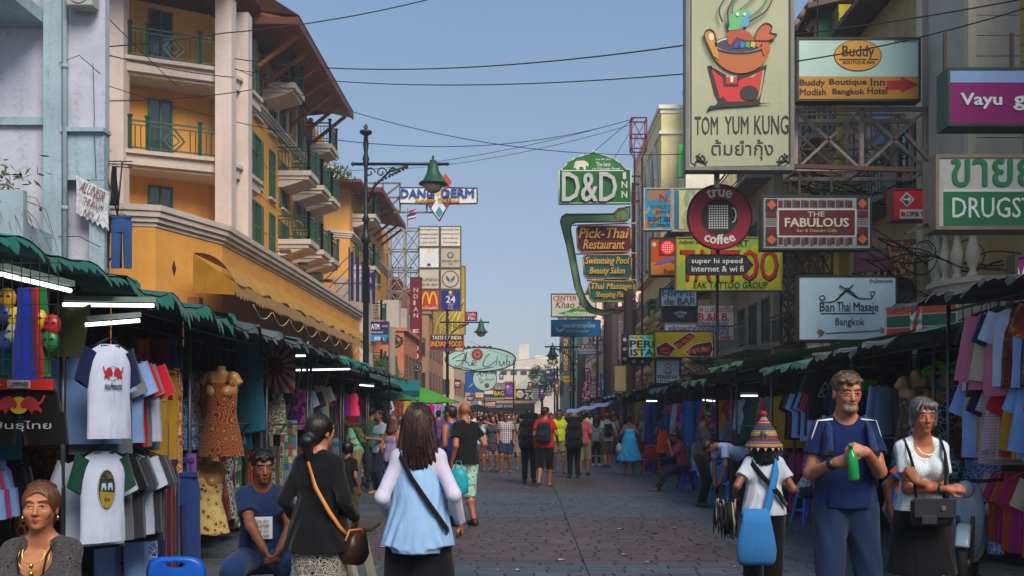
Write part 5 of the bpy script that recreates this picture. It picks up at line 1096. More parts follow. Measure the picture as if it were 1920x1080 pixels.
  g = Sign('shop_sign',lab,'sign',b,21+i*.7,.3,c1,'#2a241e',.05); h_ = b[3]-b[1]; g.rect(b[0]+1.5,b[1]+h_*.3,b[2]-1.5,b[1]+h_*.5,c2); g.rect(b[0]+2.5,b[1]+h_*.6,b[2]-2.5,b[1]+h_*.7,c2)
 # round clock and navy banners
 g = Sign('clock','small round wall clock with white rim on the salmon building','clock',(775,681,791,697),30,.2,'#8a8880','#15151a',.08,shape=ellp(783,689,8,8,20)); g.ell(783,689,5.2,5.2,'#1c1c1e').line([(783,689),(783,686)],1,'#b8b8b0',lvl=2,smooth=False).line([(783,689),(786,690)],1,'#b8b8b0',lvl=2,smooth=False)
 t = thing('banner_rack','row of narrow navy cloth banners on slanted poles beside the lamp post','banner',at(675,600,40))
 for i in range(5): m = MB(); m.box((-.45+i*.2,i*.35,.9),(-.3+i*.2,i*.35+.03,3.2-i*.18)); m.build('cloth',fabric('plain','#161a48'),t)
 m = MB()
 for k in range(4): m.bar((-1.6,-.2,.2+k*.55),(-.5,.1,1.4+k*.55),.04)
 m.bar((-.5,-.05,.8),(-.5,-.05,3.4),.06); m.build('pole',mat('#1a1a1e',.5),t)
 # flag
 t = thing('flag','small striped red white and blue flag on a pole above the billboards','flag',at(764,425,29)); m = MB(); m.tube([(0,0,0),(0,0,1.2)],.025,5); m.build('pole',mat('#4a4a48',.5),t)
 m = MB()
 for k,mi in enumerate((0,1,2,2,1,0)): m.sheet(lambda u,v: Vector((u*.62-.05,.04*math.sin(u*7),.95-.1*k*1-v*.085*1.18+.25*u+.04*math.sin(u*6))),6,1,mi)
 m.build('cloth',[fabric('plain','#8a1c28'),fabric('plain','#b8b4b0'),fabric('plain','#1c2a66')],t,recalc=False)
def signs_right():
 g = Sign('restaurant_sign','huge tall cream sign with a prawn soup bowl drawing and black lettering','sign',(1283,-40,1485,323),100,.3,wall('#85866e',.35,'#6a6650',.1,.05,.5),'#5c5a54',.07)
 g.line([(1293,-38),(1293,309),(1303,315)],2.2,'#17130f','border',smooth=False).line([(1476,-38),(1476,309),(1466,315)],2.2,'#17130f','border',smooth=False).line([(1305,317),(1464,315)],2.2,'#17130f','border',smooth=False)
 g.t('TOM',1300,223,1343,257,'#1c1713',.01).t('YUM',1356,223,1400,256,'#1c1713',.01).t('KUNG',1411,221,1474,256,'#1c1713',.01).t('ต้มยำกุ้ง',1331,266,1446,304,'#1c1713',.008)
 for cx,sx in ((1310,1),(1466,-1)):
  for P_ in ([(0,-10),(-6,-2),(0,6),(9,2),(4,-6),(-2,2),(-9,6)],[(-10,9),(-3,4),(6,8),(14,4)],[(-8,-6),(0,-1),(8,9),(12,11)]): g.line([(cx+sx*a,302+b) for a,b in P_],2.4,'#17130f','ornament',lvl=1)
 # drawing: stove, bowl, prawn
 br = '#8a4a20'; bk = '#1c1512'
 g.p([(1323,130),(1331,128),(1345,188),(1358,192),(1418,191),(1423,180),(1434,128),(1432,126),(1421,195),(1408,200),(1345,201),(1336,182)],bk,'drawing'); g.p([(1331,136),(1350,150),(1408,150),(1427,134),(1418,188),(1404,195),(1360,196),(1347,190)],'#9a1c1a','drawing',1)
 g.p([(1325,128),(1358,146),(1358,162),(1378,163),(1379,148),(1430,128),(1433,133),(1381,156),(1381,168),(1354,167),(1352,150)],bk,'drawing',2).rect(1366,149,1371,160,'#b8b49c','drawing',3).ell(1401,180,17,14,bk,'drawing',3)
 g.p([(1352,186),(1360,196),(1420,196),(1424,200),(1350,205),(1336,205)],bk,'drawing',4).p([(1322,212),(1328,204),(1360,201),(1442,199),(1400,204),(1350,207),(1332,210),(1324,214)],bk,'drawing',5)
 g.p(arcp(1385,88,56,56,188,352,20),br,'drawing',6).ell(1382,92,50,17,bk,'drawing',7).ell(1382,91,46,14.5,'#9c9c94','drawing',8).ell(1382,92,42,12.5,'#2a2436','drawing',9)
 g.p([(1321,84),(1317,70),(1324,64),(1336,65),(1342,75),(1339,88),(1345,120),(1334,112)],'#9a6a1c','drawing',8).ell(1330,77,5,7,'#a3a68c','drawing',9).line([(1340,90),(1334,68),(1324,64),(1317,72),(1322,92),(1334,115),(1346,135)],2,bk,'drawing',10)
 g.p([(1410,82),(1414,66),(1424,54),(1438,52),(1443,62),(1439,70),(1450,70),(1451,78),(1436,84),(1438,100),(1428,112),(1420,92)],'#96421c','drawing',9).line([(1410,82),(1416,64),(1430,52),(1442,58),(1439,69),(1451,74),(1436,84),(1412,84)],2,bk,'drawing',11)
 g.p([(1361,90),(1358,70),(1380,60),(1402,70),(1410,84),(1392,84),(1376,78),(1366,92)],'#8a3420','drawing',10)
 for i,c_ in enumerate(('#3a2a6a','#1f5a8a','#2a7a3a','#a08a1c','#a04a1c')): g.p([(1370+i*10,98-i*1.2),(1374+i*10,86),(1384+i*10,88),(1382+i*9,98)],c_,'drawing',11)
 g.p([(1362,66),(1358,48),(1368,34),(1384,24),(1402,30),(1396,46),(1388,62)],'#4a8a5a','drawing',11).p([(1384,60),(1388,44),(1404,32),(1398,58)],'#3a7a9a','drawing',12).ell(1378,36,3.4,3.4,'#b8b49c','drawing',13).ell(1391,36,3,3,'#b8b49c','drawing',13)
 for P_,c_ in (([(1350,50),(1344,30),(1352,10),(1366,-6)],bk),([(1362,60),(1360,30),(1370,8),(1390,-20)],bk),([(1368,34),(1372,12),(1392,-14),(1400,-36)],'#2c5a34'),([(1384,26),(1400,12),(1418,-6),(1424,-36)],'#3a6a3a'),([(1398,44),(1420,26),(1434,6),(1444,-30)],'#2c5a34'),([(1400,50),(1430,30),(1444,4),(1448,-30)],bk)): g.line(P_,[3,1.6],c_,'drawing',12)
 g.arms([(1345,323,1345,352)],.09).arms([(1485,200,1492,200),(1485,310,1720,318)],.08,'#4a3026')
 # Buddy
 g = Sign('hotel_sign','wide hotel sign with a yellow oval emblem above a mustard band and red arrow','sign',(1490,75,1721,194),86,.3,mat('#8fa79c',.35,.12,.8,.05,dirt=.2),'#201812',.05)
 g.rect(1493,148,1718,191,'#9a6a1c').ell(1604,109,44.5,29.5,'#1c130c',lvl=0,n=40).ell(1604,109,43,28,'#b07a22',lvl=1,n=40).t('Buddy',1575,91,1634,117,'#20140c',.02,lvl=2).rect(1569,115.5,1620,117,'#20140c',lvl=3).rect(1625,115.5,1642,117,'#20140c',lvl=3).t('BOUTIQUE INN',1576,119,1635,126,'#20140c',.01,lvl=2)
 g.t('Buddy',1496,154,1543,168,'#1c140c',.03,lvl=1).t('Boutique',1551,153,1620,166,'#1c140c',.03,lvl=1).t('Inn',1628,152,1654,165,'#1c140c',.03,lvl=1).t('Modish',1496,171,1544,183,'#1c140c',.03,lvl=1).t('Bangkok',1557,171,1616,184,'#1c140c',.03,lvl=1).t('Hotel',1622,168,1658,181,'#1c140c',.03,lvl=1)
 g.p([(1658,156),(1684,155),(1684,148.5),(1717,163),(1685,178.5),(1684,172),(1658,173)],'#8a1214','arrow',1).t('บัดดี้ บูติค อินน์',1673,78,1714,86,'#20302c',.01)
 truss('rusty_scaffold','rusty crossed steel scaffold below the hotel arrow sign',(1492,205,1738,318),84,.9,(2,1),.085,'#8a7d72'); truss('rusty_scaffold','second rusty lattice behind and below the hotel arrow sign reaching the white column',(1500,215,1745,345),74,.9,(4,2),.05,'#6c5f56')
 truss('rusty_scaffold','black steel lattice between the tattoo sign and the massage sign',(1478,470,1560,640),78,.7,(3,4),.05,'#1f1a18')
 # Vayu
 g = Sign('shop_sign','magenta shop sign with white lettering and pale blue top band at the right edge','sign',(1766,135,1990,244),118,.4,mat('#6c1450',.35,.08,.8,.04,dirt=.15),'#16302a',.04); g.rect(1771,139,1986,163,'#6a7fa0').t('Vayu',1791,183,1866,211,'#a8b8b8',.035,lvl=1).t('gift',1889,180,1950,214,'#a8b8b8',.035,lvl=1).arms([(1774,135,1774,60),(1900,135,1900,60)],.05)
 g = Sign('pharmacy_sign','white and green pharmacy sign with thai letters over the word drugstore','sign',(1742,297,2010,436),126,.45,wall('#8e8e8a',.4,'#55524a',.1,.04,.45),'#6c5a4c',.05)
 g.rect(1757,366,2005,431,'#0a5232').rect(1757,361,2005,366,'#a0a09a').t('ขายยา',1772,306,1962,356,'#0a5a38',.03,lvl=1).t('DRUGSTORE',1773,377,2000,414,'#a8aca6',.012,lvl=1).arms([(1700,436,1742,420),(1745,300,1700,250)],.05)
 g = Sign('bank_sign','small red bank sign with a white arrow diamond beside the pharmacy sign','sign',(1668,357,1760,416),104,.3,'#8a1420','#5a1018',.02,dirt=.15); g.rect(1681,396,1758,413,'#8a8680').t('CIMB THAI',1693,400,1741,409,'#1c1c20',.02,lvl=1).rect(1683,401,1691,409,'#7a1a20',lvl=1).p([(1694,364),(1708,377),(1695,391),(1681,378)],'#9a9a98').p([(1694,367),(1705,377),(1695,388),(1684,378)],'#2a2422',lvl=1).p([(1687,376.5),(1697,376),(1696,372),(1702,377),(1697,383),(1697,379),(1687,379)],'#a0a09c',lvl=2)
 # Fabulous
 g = Sign('cafe_sign','maroon and silver checked cafe sign with orange corner diamonds','sign',(1425,369,1630,471),88,.3,'#8a8c8a','#20242a',.04)
 g.rect(1431,376,1624,464,'#7e8080').rect(1454,394,1601,447,'#a0a2a0',lvl=1).rect(1457,397,1598,444,'#4a0f18',lvl=2)
 for i in range(9):
  for y in (379,448): g.rect(1456+i*16.2,y,1464+i*16.2,y+13,'#4a0f18',lvl=1)
  for k in range(4):
   for y in (378,449): g.rect(1466+i*16.2+k*1.9,y,1467+i*16.2+k*1.9,y+14,'#2c2c2c','stripe',lvl=2) if i < 8 else None
 for (x,y) in ((1443,387),(1443,452),(1612,385),(1612,451)): g.rect(x-10.5,y-10.5,x+10.5,y+10.5,'#1c2226',lvl=3).p([(x,y-9),(x+9,y),(x,y+9),(x-9,y)],'#a84a1c',lvl=4)
 for x in (1432.5,1603):
  for y in (398,428): g.rect(x,y,x+20,y+14,'#4a0f18',lvl=1)
  for k in range(4): g.rect(x,414+k*3.2,x+20,415.2+k*3.2,'#2c2c2c','stripe',lvl=1)
 g.t('THE',1510,400,1541,409,'#a8a08a',.02,lvl=3).t('FABULOUS',1468,412,1586,428,'#a8a08a',.05,lvl=3).t('Bar & Dessert Cafe',1490,432,1564,438,'#a08050',.02,lvl=3).arms([(1560,360,1560,300),(1500,369,1500,330)],.05)
 # true coffee
 g = Sign('coffee_sign','round crimson coffee sign with a cup made of dots','sign',(1288,348,1408,468),96,.14,mat('#7a1024',.35,.08,1,.03),'#4a0c18',.04,shape=ellp(1348,408,60,60,56))
 g.ell(1348,408,34.5,34.5,'#221a1c',n=40).t('true',1324,354,1371,370,'#b4b0a8',.05,arc=62).line(arcp(1372,405,6,13,105,-105,12),2,'#b4b0a8','cup_handle',2)
 for i in range(8):
  for j in range(10): g.ell(1329+i*4.7,388+j*4.5,1.9,1.9,'#b4b0a8','dot',1,6)
 text('coffee',g.root,g.C('#b4b0a8'),54/96,18/96,(0,-.075,(468-450)/96),bold=.05,arc=-55/96)
 g = Sign('arrow_sign','black arrow-shaped sign about internet and wi fi hanging below the coffee sign','sign',(1285,478,1411,516),96,.08,'#1c191c','#0c0b0c',.02,shape=[(1290,480),(1296,478),(1390,479),(1398,482),(1411,498),(1398,512),(1390,516),(1294,516),(1286,512),(1285,488)]); g.t('super hi speed',1296,485,1391,497,'#a8a8a8',.01).t('internet & wi fi',1296,499,1393,510,'#a8a8a8',.01).arms([(1348,468,1348,478)],.04,'#0c0c0c')
 # tattoo
 g = Sign('tattoo_sign','yellow green sign with huge red letters half hidden by the coffee sign','sign',(1266,446,1464,546),80,.25,fabric('camo','#7f8218','#8f8c20',2.2,'#6a8a3a',rough=.5),'#7a7440',.03)
 g.t('TATTOO',1274,470,1457,530,'#20100c',.03).t('TATTOO',1276,470,1455,527,'#8a0f0c',.015,lvl=1).t('EAK TATTOO GROUP',1299,530,1437,542,'#1a1a12',.012).t('ART',1370,452,1401,464,'#1a1a12',.02).t('บัดดี้อาร์ต แทททู',1272,452,1320,461,'#3a3414',.01)
 g = Sign('led_sign','orange sign with a glowing red dotted lamp left of the tattoo sign','sign',(1217,447,1270,519),77,.25,'#9a3c0c','#231a1a',.03); g.rect(1218,494,1270,517,'#a8621c').t('ข้ามถนน',1243,505,1268,515,'#2a1a10',.02,lvl=1).rect(1234,451,1264,481,'#4a2020').ell(1250,466,12.5,12.5,mat('#a01418',.4,.1,bump=0,emit=.45),lvl=1)
 for a in range(5):
  for b in range(5): g.ell(1242+a*4,458+b*4,1.1,1.1,mat('#ff6a60',.4,0,bump=0,emit=.8),'led',2,6) if (a-2)**2+(b-2)**2 < 7 else None
 g.p([(1222,499),(1236,490),(1264,482),(1268,488),(1240,497)],'#5a4a7a',lvl=1).ell(1225,460,4,4,'#9a9488').t('E',1260,488,1267,496,'#4a4a6a',.03,lvl=2)
 g = Sign('tour_sign','faded teal and orange sightseeing sign with red and blue lettering','sign',(1206,354,1258,433),74,.2,fabric('camo','#7a5a44','#1f6a84',1.5,'#8a6a50',rough=.6),'#8a8680',.03); g.t('N.',1236,366,1256,379,'#8a1410',.04).t('WORLD T',1219,386,1256,392,'#2a5a3a',.03).t('JOIN T',1228,396,1256,404,'#6a1418',.03).t('SIGHT SEE',1214,408,1257,417,'#12204a',.03).t('T.A.T. License No',1213,420,1257,426,'#12141c',.02)
 g = Sign('tour_sign','faded cream and blue billboard behind the round coffee sign','sign',(1259,354,1352,436),72,.2,fabric('camo','#8a8a60','#9a9a78',2,'#7a8a70',rough=.6),'#8a8680',.03); g.rect(1263,359,1272,431,'#2a5474').p([(1272,359),(1285,359),(1280,375),(1284,395),(1276,410),(1282,431),(1272,431)],'#a8a474',lvl=1)
 # hippie bar etc
 g = Sign('bar_sign','pale sign with blue psychedelic letters above a dark whisky sign','sign',(1236,541,1307,577),67,.2,'#8a9498','#15151c',.04); g.t('HIPPIE',1241,545,1301,556,'#1f4a8a',.05).t('de BAR',1245,559,1303,572,'#20406a',.05).t('BAR & RESTAURANT',1255,573,1288,575.5,'#1a1a1a')
 g = Sign('whisky_sign','dark navy sign with small white arched lettering below the hippie bar sign','sign',(1240,578,1307,604),67,.2,'#141a2c','#0c0e14',.03); g.t("Jack Daniel's",1263,583,1287,589,'#8a9098',.03,arc=20).ell(1275,593,7,4,'#6a7078').ell(1275,593,6,3.2,'#141a2c',lvl=1).t('No.7',1271,591,1279,595,'#8a9098',lvl=2)
 g = Sign('jewellery_sign','white sign with red and navy lettering of a silver shop','sign',(1306,571,1376,612),62,.2,'#8d8f92','#5a5652',.03); g.t('พ.บ.เครื่องเงิน',1310,573,1373,586,'#8a1420',.02).t('B.&P.B.',1309,588,1366,602,'#8a1420',.05).t('STERLING SILVER SHOP',1308,604,1364,610,'#15171c',.02)
 g = Sign('jewellery_sign','lower white strip sign with navy thai lettering and phone number','sign',(1245,606,1376,640),59,.2,'#84888e','#5a5652',.03); g.t('ผลิตและจำหน่ายเครื่องเงิน',1253,610,1365,620,'#182a6a',.02).t('SERVICE',1335,622,1365,628,'#182a6a',.03).t('629-3688',1330,630,1368,637,'#8a1420',.03)
 g = Sign('food_sign','yellow sign picturing grilled meat on three trays','sign',(1226,620,1337,671),63,.2,'#8a7c14','#3a3018',.03)
 for P_,c_ in (([(1229,652),(1248,642),(1265,654),(1255,667),(1232,667)],0),([(1260,645),(1292,624),(1303,630),(1272,656)],1),([(1284,660),(1300,647),(1332,641),(1335,656),(1330,668),(1292,668)],2)): g.p([(x+(x-sum(q[0] for q in P_)/len(P_))*.08,y+(y-sum(q[1] for q in P_)/len(P_))*.08) for x,y in P_],'#a8a494','drawing').p(P_,'#2a1410','drawing',1)
 for (x,y,rx,ry) in ((1246,656,9,4),(1248,661,9,3.5),(1272,648,8,4),(1283,640,8,4),(1293,632,7,3.5)): g.ell(x,y,rx,ry,'#8a2414','drawing',2,12)
 for i in range(8): g.ell(1291+i*5.2,660-(i % 2)*2-i*.6,3.6,4.5,['#a04418','#8a2414','#a86030'][i % 3],'drawing',2,10)
 g = Sign('tattoo_sign','small white square tattoo studio sign with an ornamental grey emblem','sign',(1227,671,1276,721),62,.15,'#a3a9ad','#191512',.05); g.t('FERRIDER',1233,704,1270,711,'#15130f',.04).t('TATTOO',1233,713,1255,717,'#15130f',.03).t('Studio',1258,713,1270,717,'#15130f',.02).t('Long Time Tag & Great Day for You',1231,675,1272,677,'#3a3a3a')
 for P_ in ([(1252,681),(1246,686),(1252,690),(1258,686),(1252,681)],[(1244,692),(1248,700),(1256,696),(1252,690),(1246,694)],[(1260,692),(1256,700),(1248,696)],[(1243,699),(1250,702),(1260,700)]): g.line(P_,1.4,'#5c666c','emblem')
 g = Sign('festival_sign','multicoloured sign with bold black letters inside a dark arrow frame with white rosettes','sign',(1177,627,1227,671),58,.2,'#6a8a4a','#2a2222',.03)
 for i,c_ in enumerate(('#8a9aa0','#a09a28','#3a9aa8','#3a8a3a')): g.rect(1180+i*11.5,629.5,1191.4+i*11.5,669,c_)
 g.t('Rock Bay Style',1182,631,1224,636,'#1a1a1a',lvl=1).t('PERI',1181,639,1225,652,'#12161c',.06,lvl=1).t('ISTA',1182,655,1224,667,'#12161c',.06,lvl=1)
 g = Sign('arrow_board','dark bent arrow board with white pinwheel rosettes around the festival sign','sign',(1165,627,1226,690),57,.1,'#241c1e','#15100f',.02,shape=[(1165,627),(1177,627),(1177,672),(1222,672),(1226,675),(1208,686),(1165,683)])
 for (x,y) in ((1171,637),(1171,655),(1171,673),(1188,678),(1204,678)): g.ell(x,y,3.6,3.6,'#8a8a90','rosette',0,8)
 # D&D
 pts = [(1048,321),(1055,319),(1063,308),(1078,298),(1095,293),(1107,290),(1112,284),(1118,290),(1132,293),(1150,300),(1165,310),(1172,319),(1182,321),(1182,382),(1048,383)]
 g = Sign('hotel_sign','green domed inn sign with huge silver letters and a white elephant','sign',(1048,284,1182,383),48,.3,mat('#0c5218',.4,.15,1.5,.05),'#8a9a8a',.06,shape=pts)
 for k in range(30): g.rect(1050,322+k*2,1180,322.5+k*2,'#0a4414','slat',0)
 g.rect(1053,321,1168,322.5,'#a8b0a0',lvl=1).t('D&D',1054,326,1155,380,'#8a8c88',.03,lvl=1,ext=.1).t('I',1168,325,1172,337,'#9a9a98',.04,lvl=1).t('N',1165,342,1175,354,'#9a9a98',.04,lvl=1).t('N',1165,360,1175,372,'#9a9a98',.04,lvl=1).t('The best',1117,306,1144,314,'#a8aca4',.03,lvl=1).t('Just for you',1116,299,1144,303,'#a8aca4',.03,lvl=1).t('on Khaosan Road',1110,316,1161,320,'#a8aca4',.03,lvl=1)
 g.p([(1075,318),(1077,308),(1080,304),(1090,303),(1095,303),(1099,305),(1103,309),(1102,316),(1100,312),(1098,313),(1098,320),(1094,320),(1093,315),(1086,315),(1085,320),(1080,320),(1079,316)],'#a8a494','elephant_emblem',1).arms([(1182,330,1200,330),(1182,345,1200,345),(1182,378,1200,376)],.06,'#1a1a1c')
 # swan shaped frame and its boards
 lf = [(1066,403),(1062,402),(1053,408),(1051,418),(1062,460),(1078,540),(1090,572),(1105,586),(1130,592),(1165,585),(1182,576),(1175,572),(1162,578),(1130,583),(1110,577),(1098,562),(1088,535),(1078,480),(1069,430),(1072,420),(1082,417),(1172,416),(1180,410),(1181,388),(1172,390),(1158,393),(1150,402)]
 g = Sign('neon_sign','tall pale green curved neon frame shaped like a swan neck','sign',(1051,388,1182,592),46,.25,'#46704e','#5a4028',.07,shape=lf); g.line([(1156,412),(1152,404),(1160,396),(1172,394),(1176,404),(1170,414),(1163,412),(1164,407)],2.2,'#5a4028','scroll',1); g.arms([(1074,422,1192,418),(1080,476,1192,474),(1100,526,1192,524),(1182,580,1192,580)],.05,'#9a968c')
 for (b,l1,l2,fc,lab) in (((1081,425,1182,473),'Pick-Thai','Restaurant','#4a1226','maroon rounded restaurant board with gold script in the swan-shaped frame'),((1093,479,1183,523),'Swimming Pool','Beauty Salon','#0f4446','teal rounded board about swimming pool and salon with gold script'),((1104,528,1188,566),'Thai Massage','Shopping Plaza','#0f4a3c','green rounded board about massage and shopping with gold script')):
  x0,y0,x1,y1 = b; c = 6; sh = [(x0+c,y0),(x1-c,y0),(x1-2,y0+2),(x1,y0+c),(x1,y1-c),(x1-2,y1-2),(x1-c,y1),(x0+c+2,y1),(x0+4,y1-3),(x0+2,y1-c),(x0,y0+c),(x0+2,y0+2)]
  g = Sign('hotel_board',lab,'sign',b,46.5,.25,fc,'#8a6a44',.07,shape=sh); h_ = (y1-y0); g.t(l1,x0+4,y0+4,x1-4,y0+h_*.48,'#b08428',.03,shear=.25,lvl=1,ext=.05).t(l2,x0+12,y0+h_*.53,x1-12,y1-5,'#b08428',.03,shear=.25,lvl=1,ext=.05)
 g = Sign('shop_sign','white sign with red block letters and brown script over a green swoosh','sign',(1033,551,1118,595),36,.25,'#9a9c8c','#2a2a28',.05); g.t('CENTER',1037,555,1081,564,'#8a2418',.04).t('Khao San',1041,565,1105,578,'#5a241c',.02,shear=.3).p([(1045,588),(1062,584),(1075,578),(1095,580),(1108,586),(1080,584),(1060,590)],'#1f6a30').p([(1060,586),(1100,588),(1060,592)],'#7a9a4a',lvl=1)
 g = Sign('bank_sign','blue bank sign with a pale bird emblem and thai lettering','sign',(1033,600,1126,631),35,.3,'#0a4a72','#083a5c',.03,dirt=.1); g.t('ธนาคารกรุงไทย',1060,606,1115,617,'#7aa0b8',.02).t('KRUNG THAI BANK',1060,619,1104,624,'#6a90a8',.02).ell(1050,615,8.5,8.5,'#5a86a0').p([(1042,612),(1048,604),(1058,604),(1053,610),(1058,616),(1048,618)],'#0a4a72',lvl=1).arms([(1126,604,1185,603),(1126,616,1185,616),(1126,628,1185,628)],.05,'#8a8a88')
 g = Sign('guest_house_sign','white and blue guest house sign with maroon letters','sign',(1083,645,1126,666),31,.2,'#8a8c90','#2a2a30',.04); g.t('KAWIN',1087,647,1122,656,'#5a1418',.06).rect(1084.5,658,1124.5,664.5,'#1c3470').t('GUESTHOUSE',1086,659.5,1122,663.5,'#9a9ca0',.04,lvl=1)
 g = Sign('vertical_sign','narrow vertical sign spelling oriental inn in dark letters on tan','sign',(1055,632,1066,697),23,.3,'#8a7a4a','#2a1c14',.08)
 for i,ch in enumerate('ORIENTALINN'): g.t(ch,1058 if ch != 'I' else 1060,634+i*5.6,1063 if ch != 'I' else 1061,638.4+i*5.6,'#3c1412',.05)
 for i,(b,s_,fc,tx,tc,lab) in enumerate([((1055,703,1076,718),24,'#a07c14','GARDEN','#1c1810','small yellow sign on the right beyond the lamp post'),((1125,701,1151,742),34,'#14466c','ไทย','#5a84a0','blue bank banner between the flower garlands and the beige board'),((1128,743,1146,750),33,'#2a5c74','TRAVEL','#9aa8b0','small pale blue strip sign under the blue bank banner'),((1008,703,1020,722),20,'#8a8c8c','','#fff','small white notice board at the far end'),((1020,700,1040,716),20,'#2a2a60','BAR','#9aa0b0','dark blue sign at the far end of the street'),((998,728,1010,752),19,'#9aa0a4','','#fff','pale grey display panel at the far end of the street'),((1894,480,1960,572),150,'#641448','Vayu','#a8a8b0','second smaller magenta sign cut by the right edge'),((1150,683,1175,735),52,'#7c6a48','','#fff','blank beige board fixed to the utility pole'),((1640,468,1662,500),70,'#7a2420','BAR','#a8a090','small worn red sign among the cables above the massage sign')]):
  g = Sign('shop_sign',lab,'sign',b,s_,.2,fc,'#2a2622',.04)
  if tx: g.t(tx,b[0]+2.5,b[1]+3+(b[3]-b[1])*.2,b[2]-2.5,b[3]-3-(b[3]-b[1])*.2 if b[3]-b[1] > 12 else b[3]-2,tc,.03)
  if i == 5:
   for k in range(5): g.rect(999.5,730+k*4.4,1008.5,733+k*4.4,'#4a4e54')
 # Ban Thai Masaje
 g = Sign('massage_sign','large pale grey massage sign with a black roof emblem and an arrow','sign',(1492,517,1679,641),93,.22,wall('#8ea2ac',.3,'#5c6a70',.08,.04,.4),'#201814',.04)
 k_ = '#15161a'; g.t('Ban',1534,568,1561,585,k_,.012).t('Thai',1566,567,1591,585,k_,.012).t('Masaje',1597,568,1643,590,k_,.012).rect(1536,588,1639,590,k_).t('Bangkok',1563,597,1617,615,k_,.008).t('บ้านไทยมาซาจ',1627,524,1669,532,'#2a3034',.01)
 g.line([(1539,566),(1533,560),(1540,555),(1544,562),(1538,563)],1.6,k_).line([(1539,567),(1560,566),(1584,546)],[1.2,3],k_,lvl=1).line([(1630,560),(1637,550),(1630,549),(1629,555),(1633,556)],1.6,k_).line([(1632,561),(1606,560),(1584,546)],[1.2,3],k_,lvl=1).line([(1568,562),(1584,541),(1604,559)],1.8,k_,lvl=2,smooth=False).line([(1570,537),(1598,552)],2.4,k_,lvl=3,smooth=False).line([(1596,536),(1570,556)],2.4,k_,lvl=4,smooth=False)
 g.line([(1545,626),(1655,620)],1.5,'#3a3632',lvl=1,smooth=False).line([(1646,615),(1657,620),(1647,626)],1.5,'#3a3632',lvl=2,smooth=False).p([(1527,624),(1536,618),(1544,624),(1537,632)],'#5a564e').line([(1530,618),(1540,625),(1531,633)],1.3,'#3a3632',lvl=3).arms([(1680,560,1720,556),(1680,620,1720,618)],.05,'#15120f')
 # 7-Eleven fascia, angled
 g = Sign('convenience_store_sign','striped orange green and red convenience store fascia with a white seven emblem','sign',(1678,572,1782,632),104,.25,'#9a9c98','#8a8a86',.02,yaw=R(-38),dirt=.2)
 for (a,b_) in ((1681,1715),(1732,1779)): g.rect(a,574,b_,589,'#8a2c12').rect(a,591,b_,612,'#0c3a2c').rect(a,614,b_,629,'#80141a')
 g.t('7',1717,576,1730,627,'#8a2014',.06,lvl=1).t('ELEVEN',1716,600,1731,607,'#0c4a34',.04,lvl=3)
 # slanted banner signs in the clutter
 for i,(b,s_,tx,lab,yaw_) in enumerate([((1655,190,1722,262),72,'ELEPHANT MASSAGE','slanted pale blue massage banner seen through the scaffold',-60),((1600,262,1640,330),66,'MASSAGE','second faded pink banner in the shade behind the scaffold',-55),((1607,468,1660,510),76,'THAI BOX','worn pink sign with red letters above the massage sign',-30),((1665,450,1722,545),76,'','orange patterned poster hanging between cables by the pharmacy sign',-20),((1510,640,1600,662),78,'NEW HOTEL','rusty white strip sign under the massage sign',0)]):
  g = Sign('shop_banner',lab,'sign',b,s_,.08,['#5c7488','#7a6068','#7a4c50',fabric('camo','#8a4a24','#a88a60',6,'#6a3a3c'),'#75786c'][i],'#4a4442',.03,yaw=R(yaw_))
  if tx: g.t(tx,b[0]+4,b[1]+(b[3]-b[1])*.35,b[2]-4,b[1]+(b[3]-b[1])*.62,'#7a1a2a' if i < 4 else '#a8a8a0',.03)
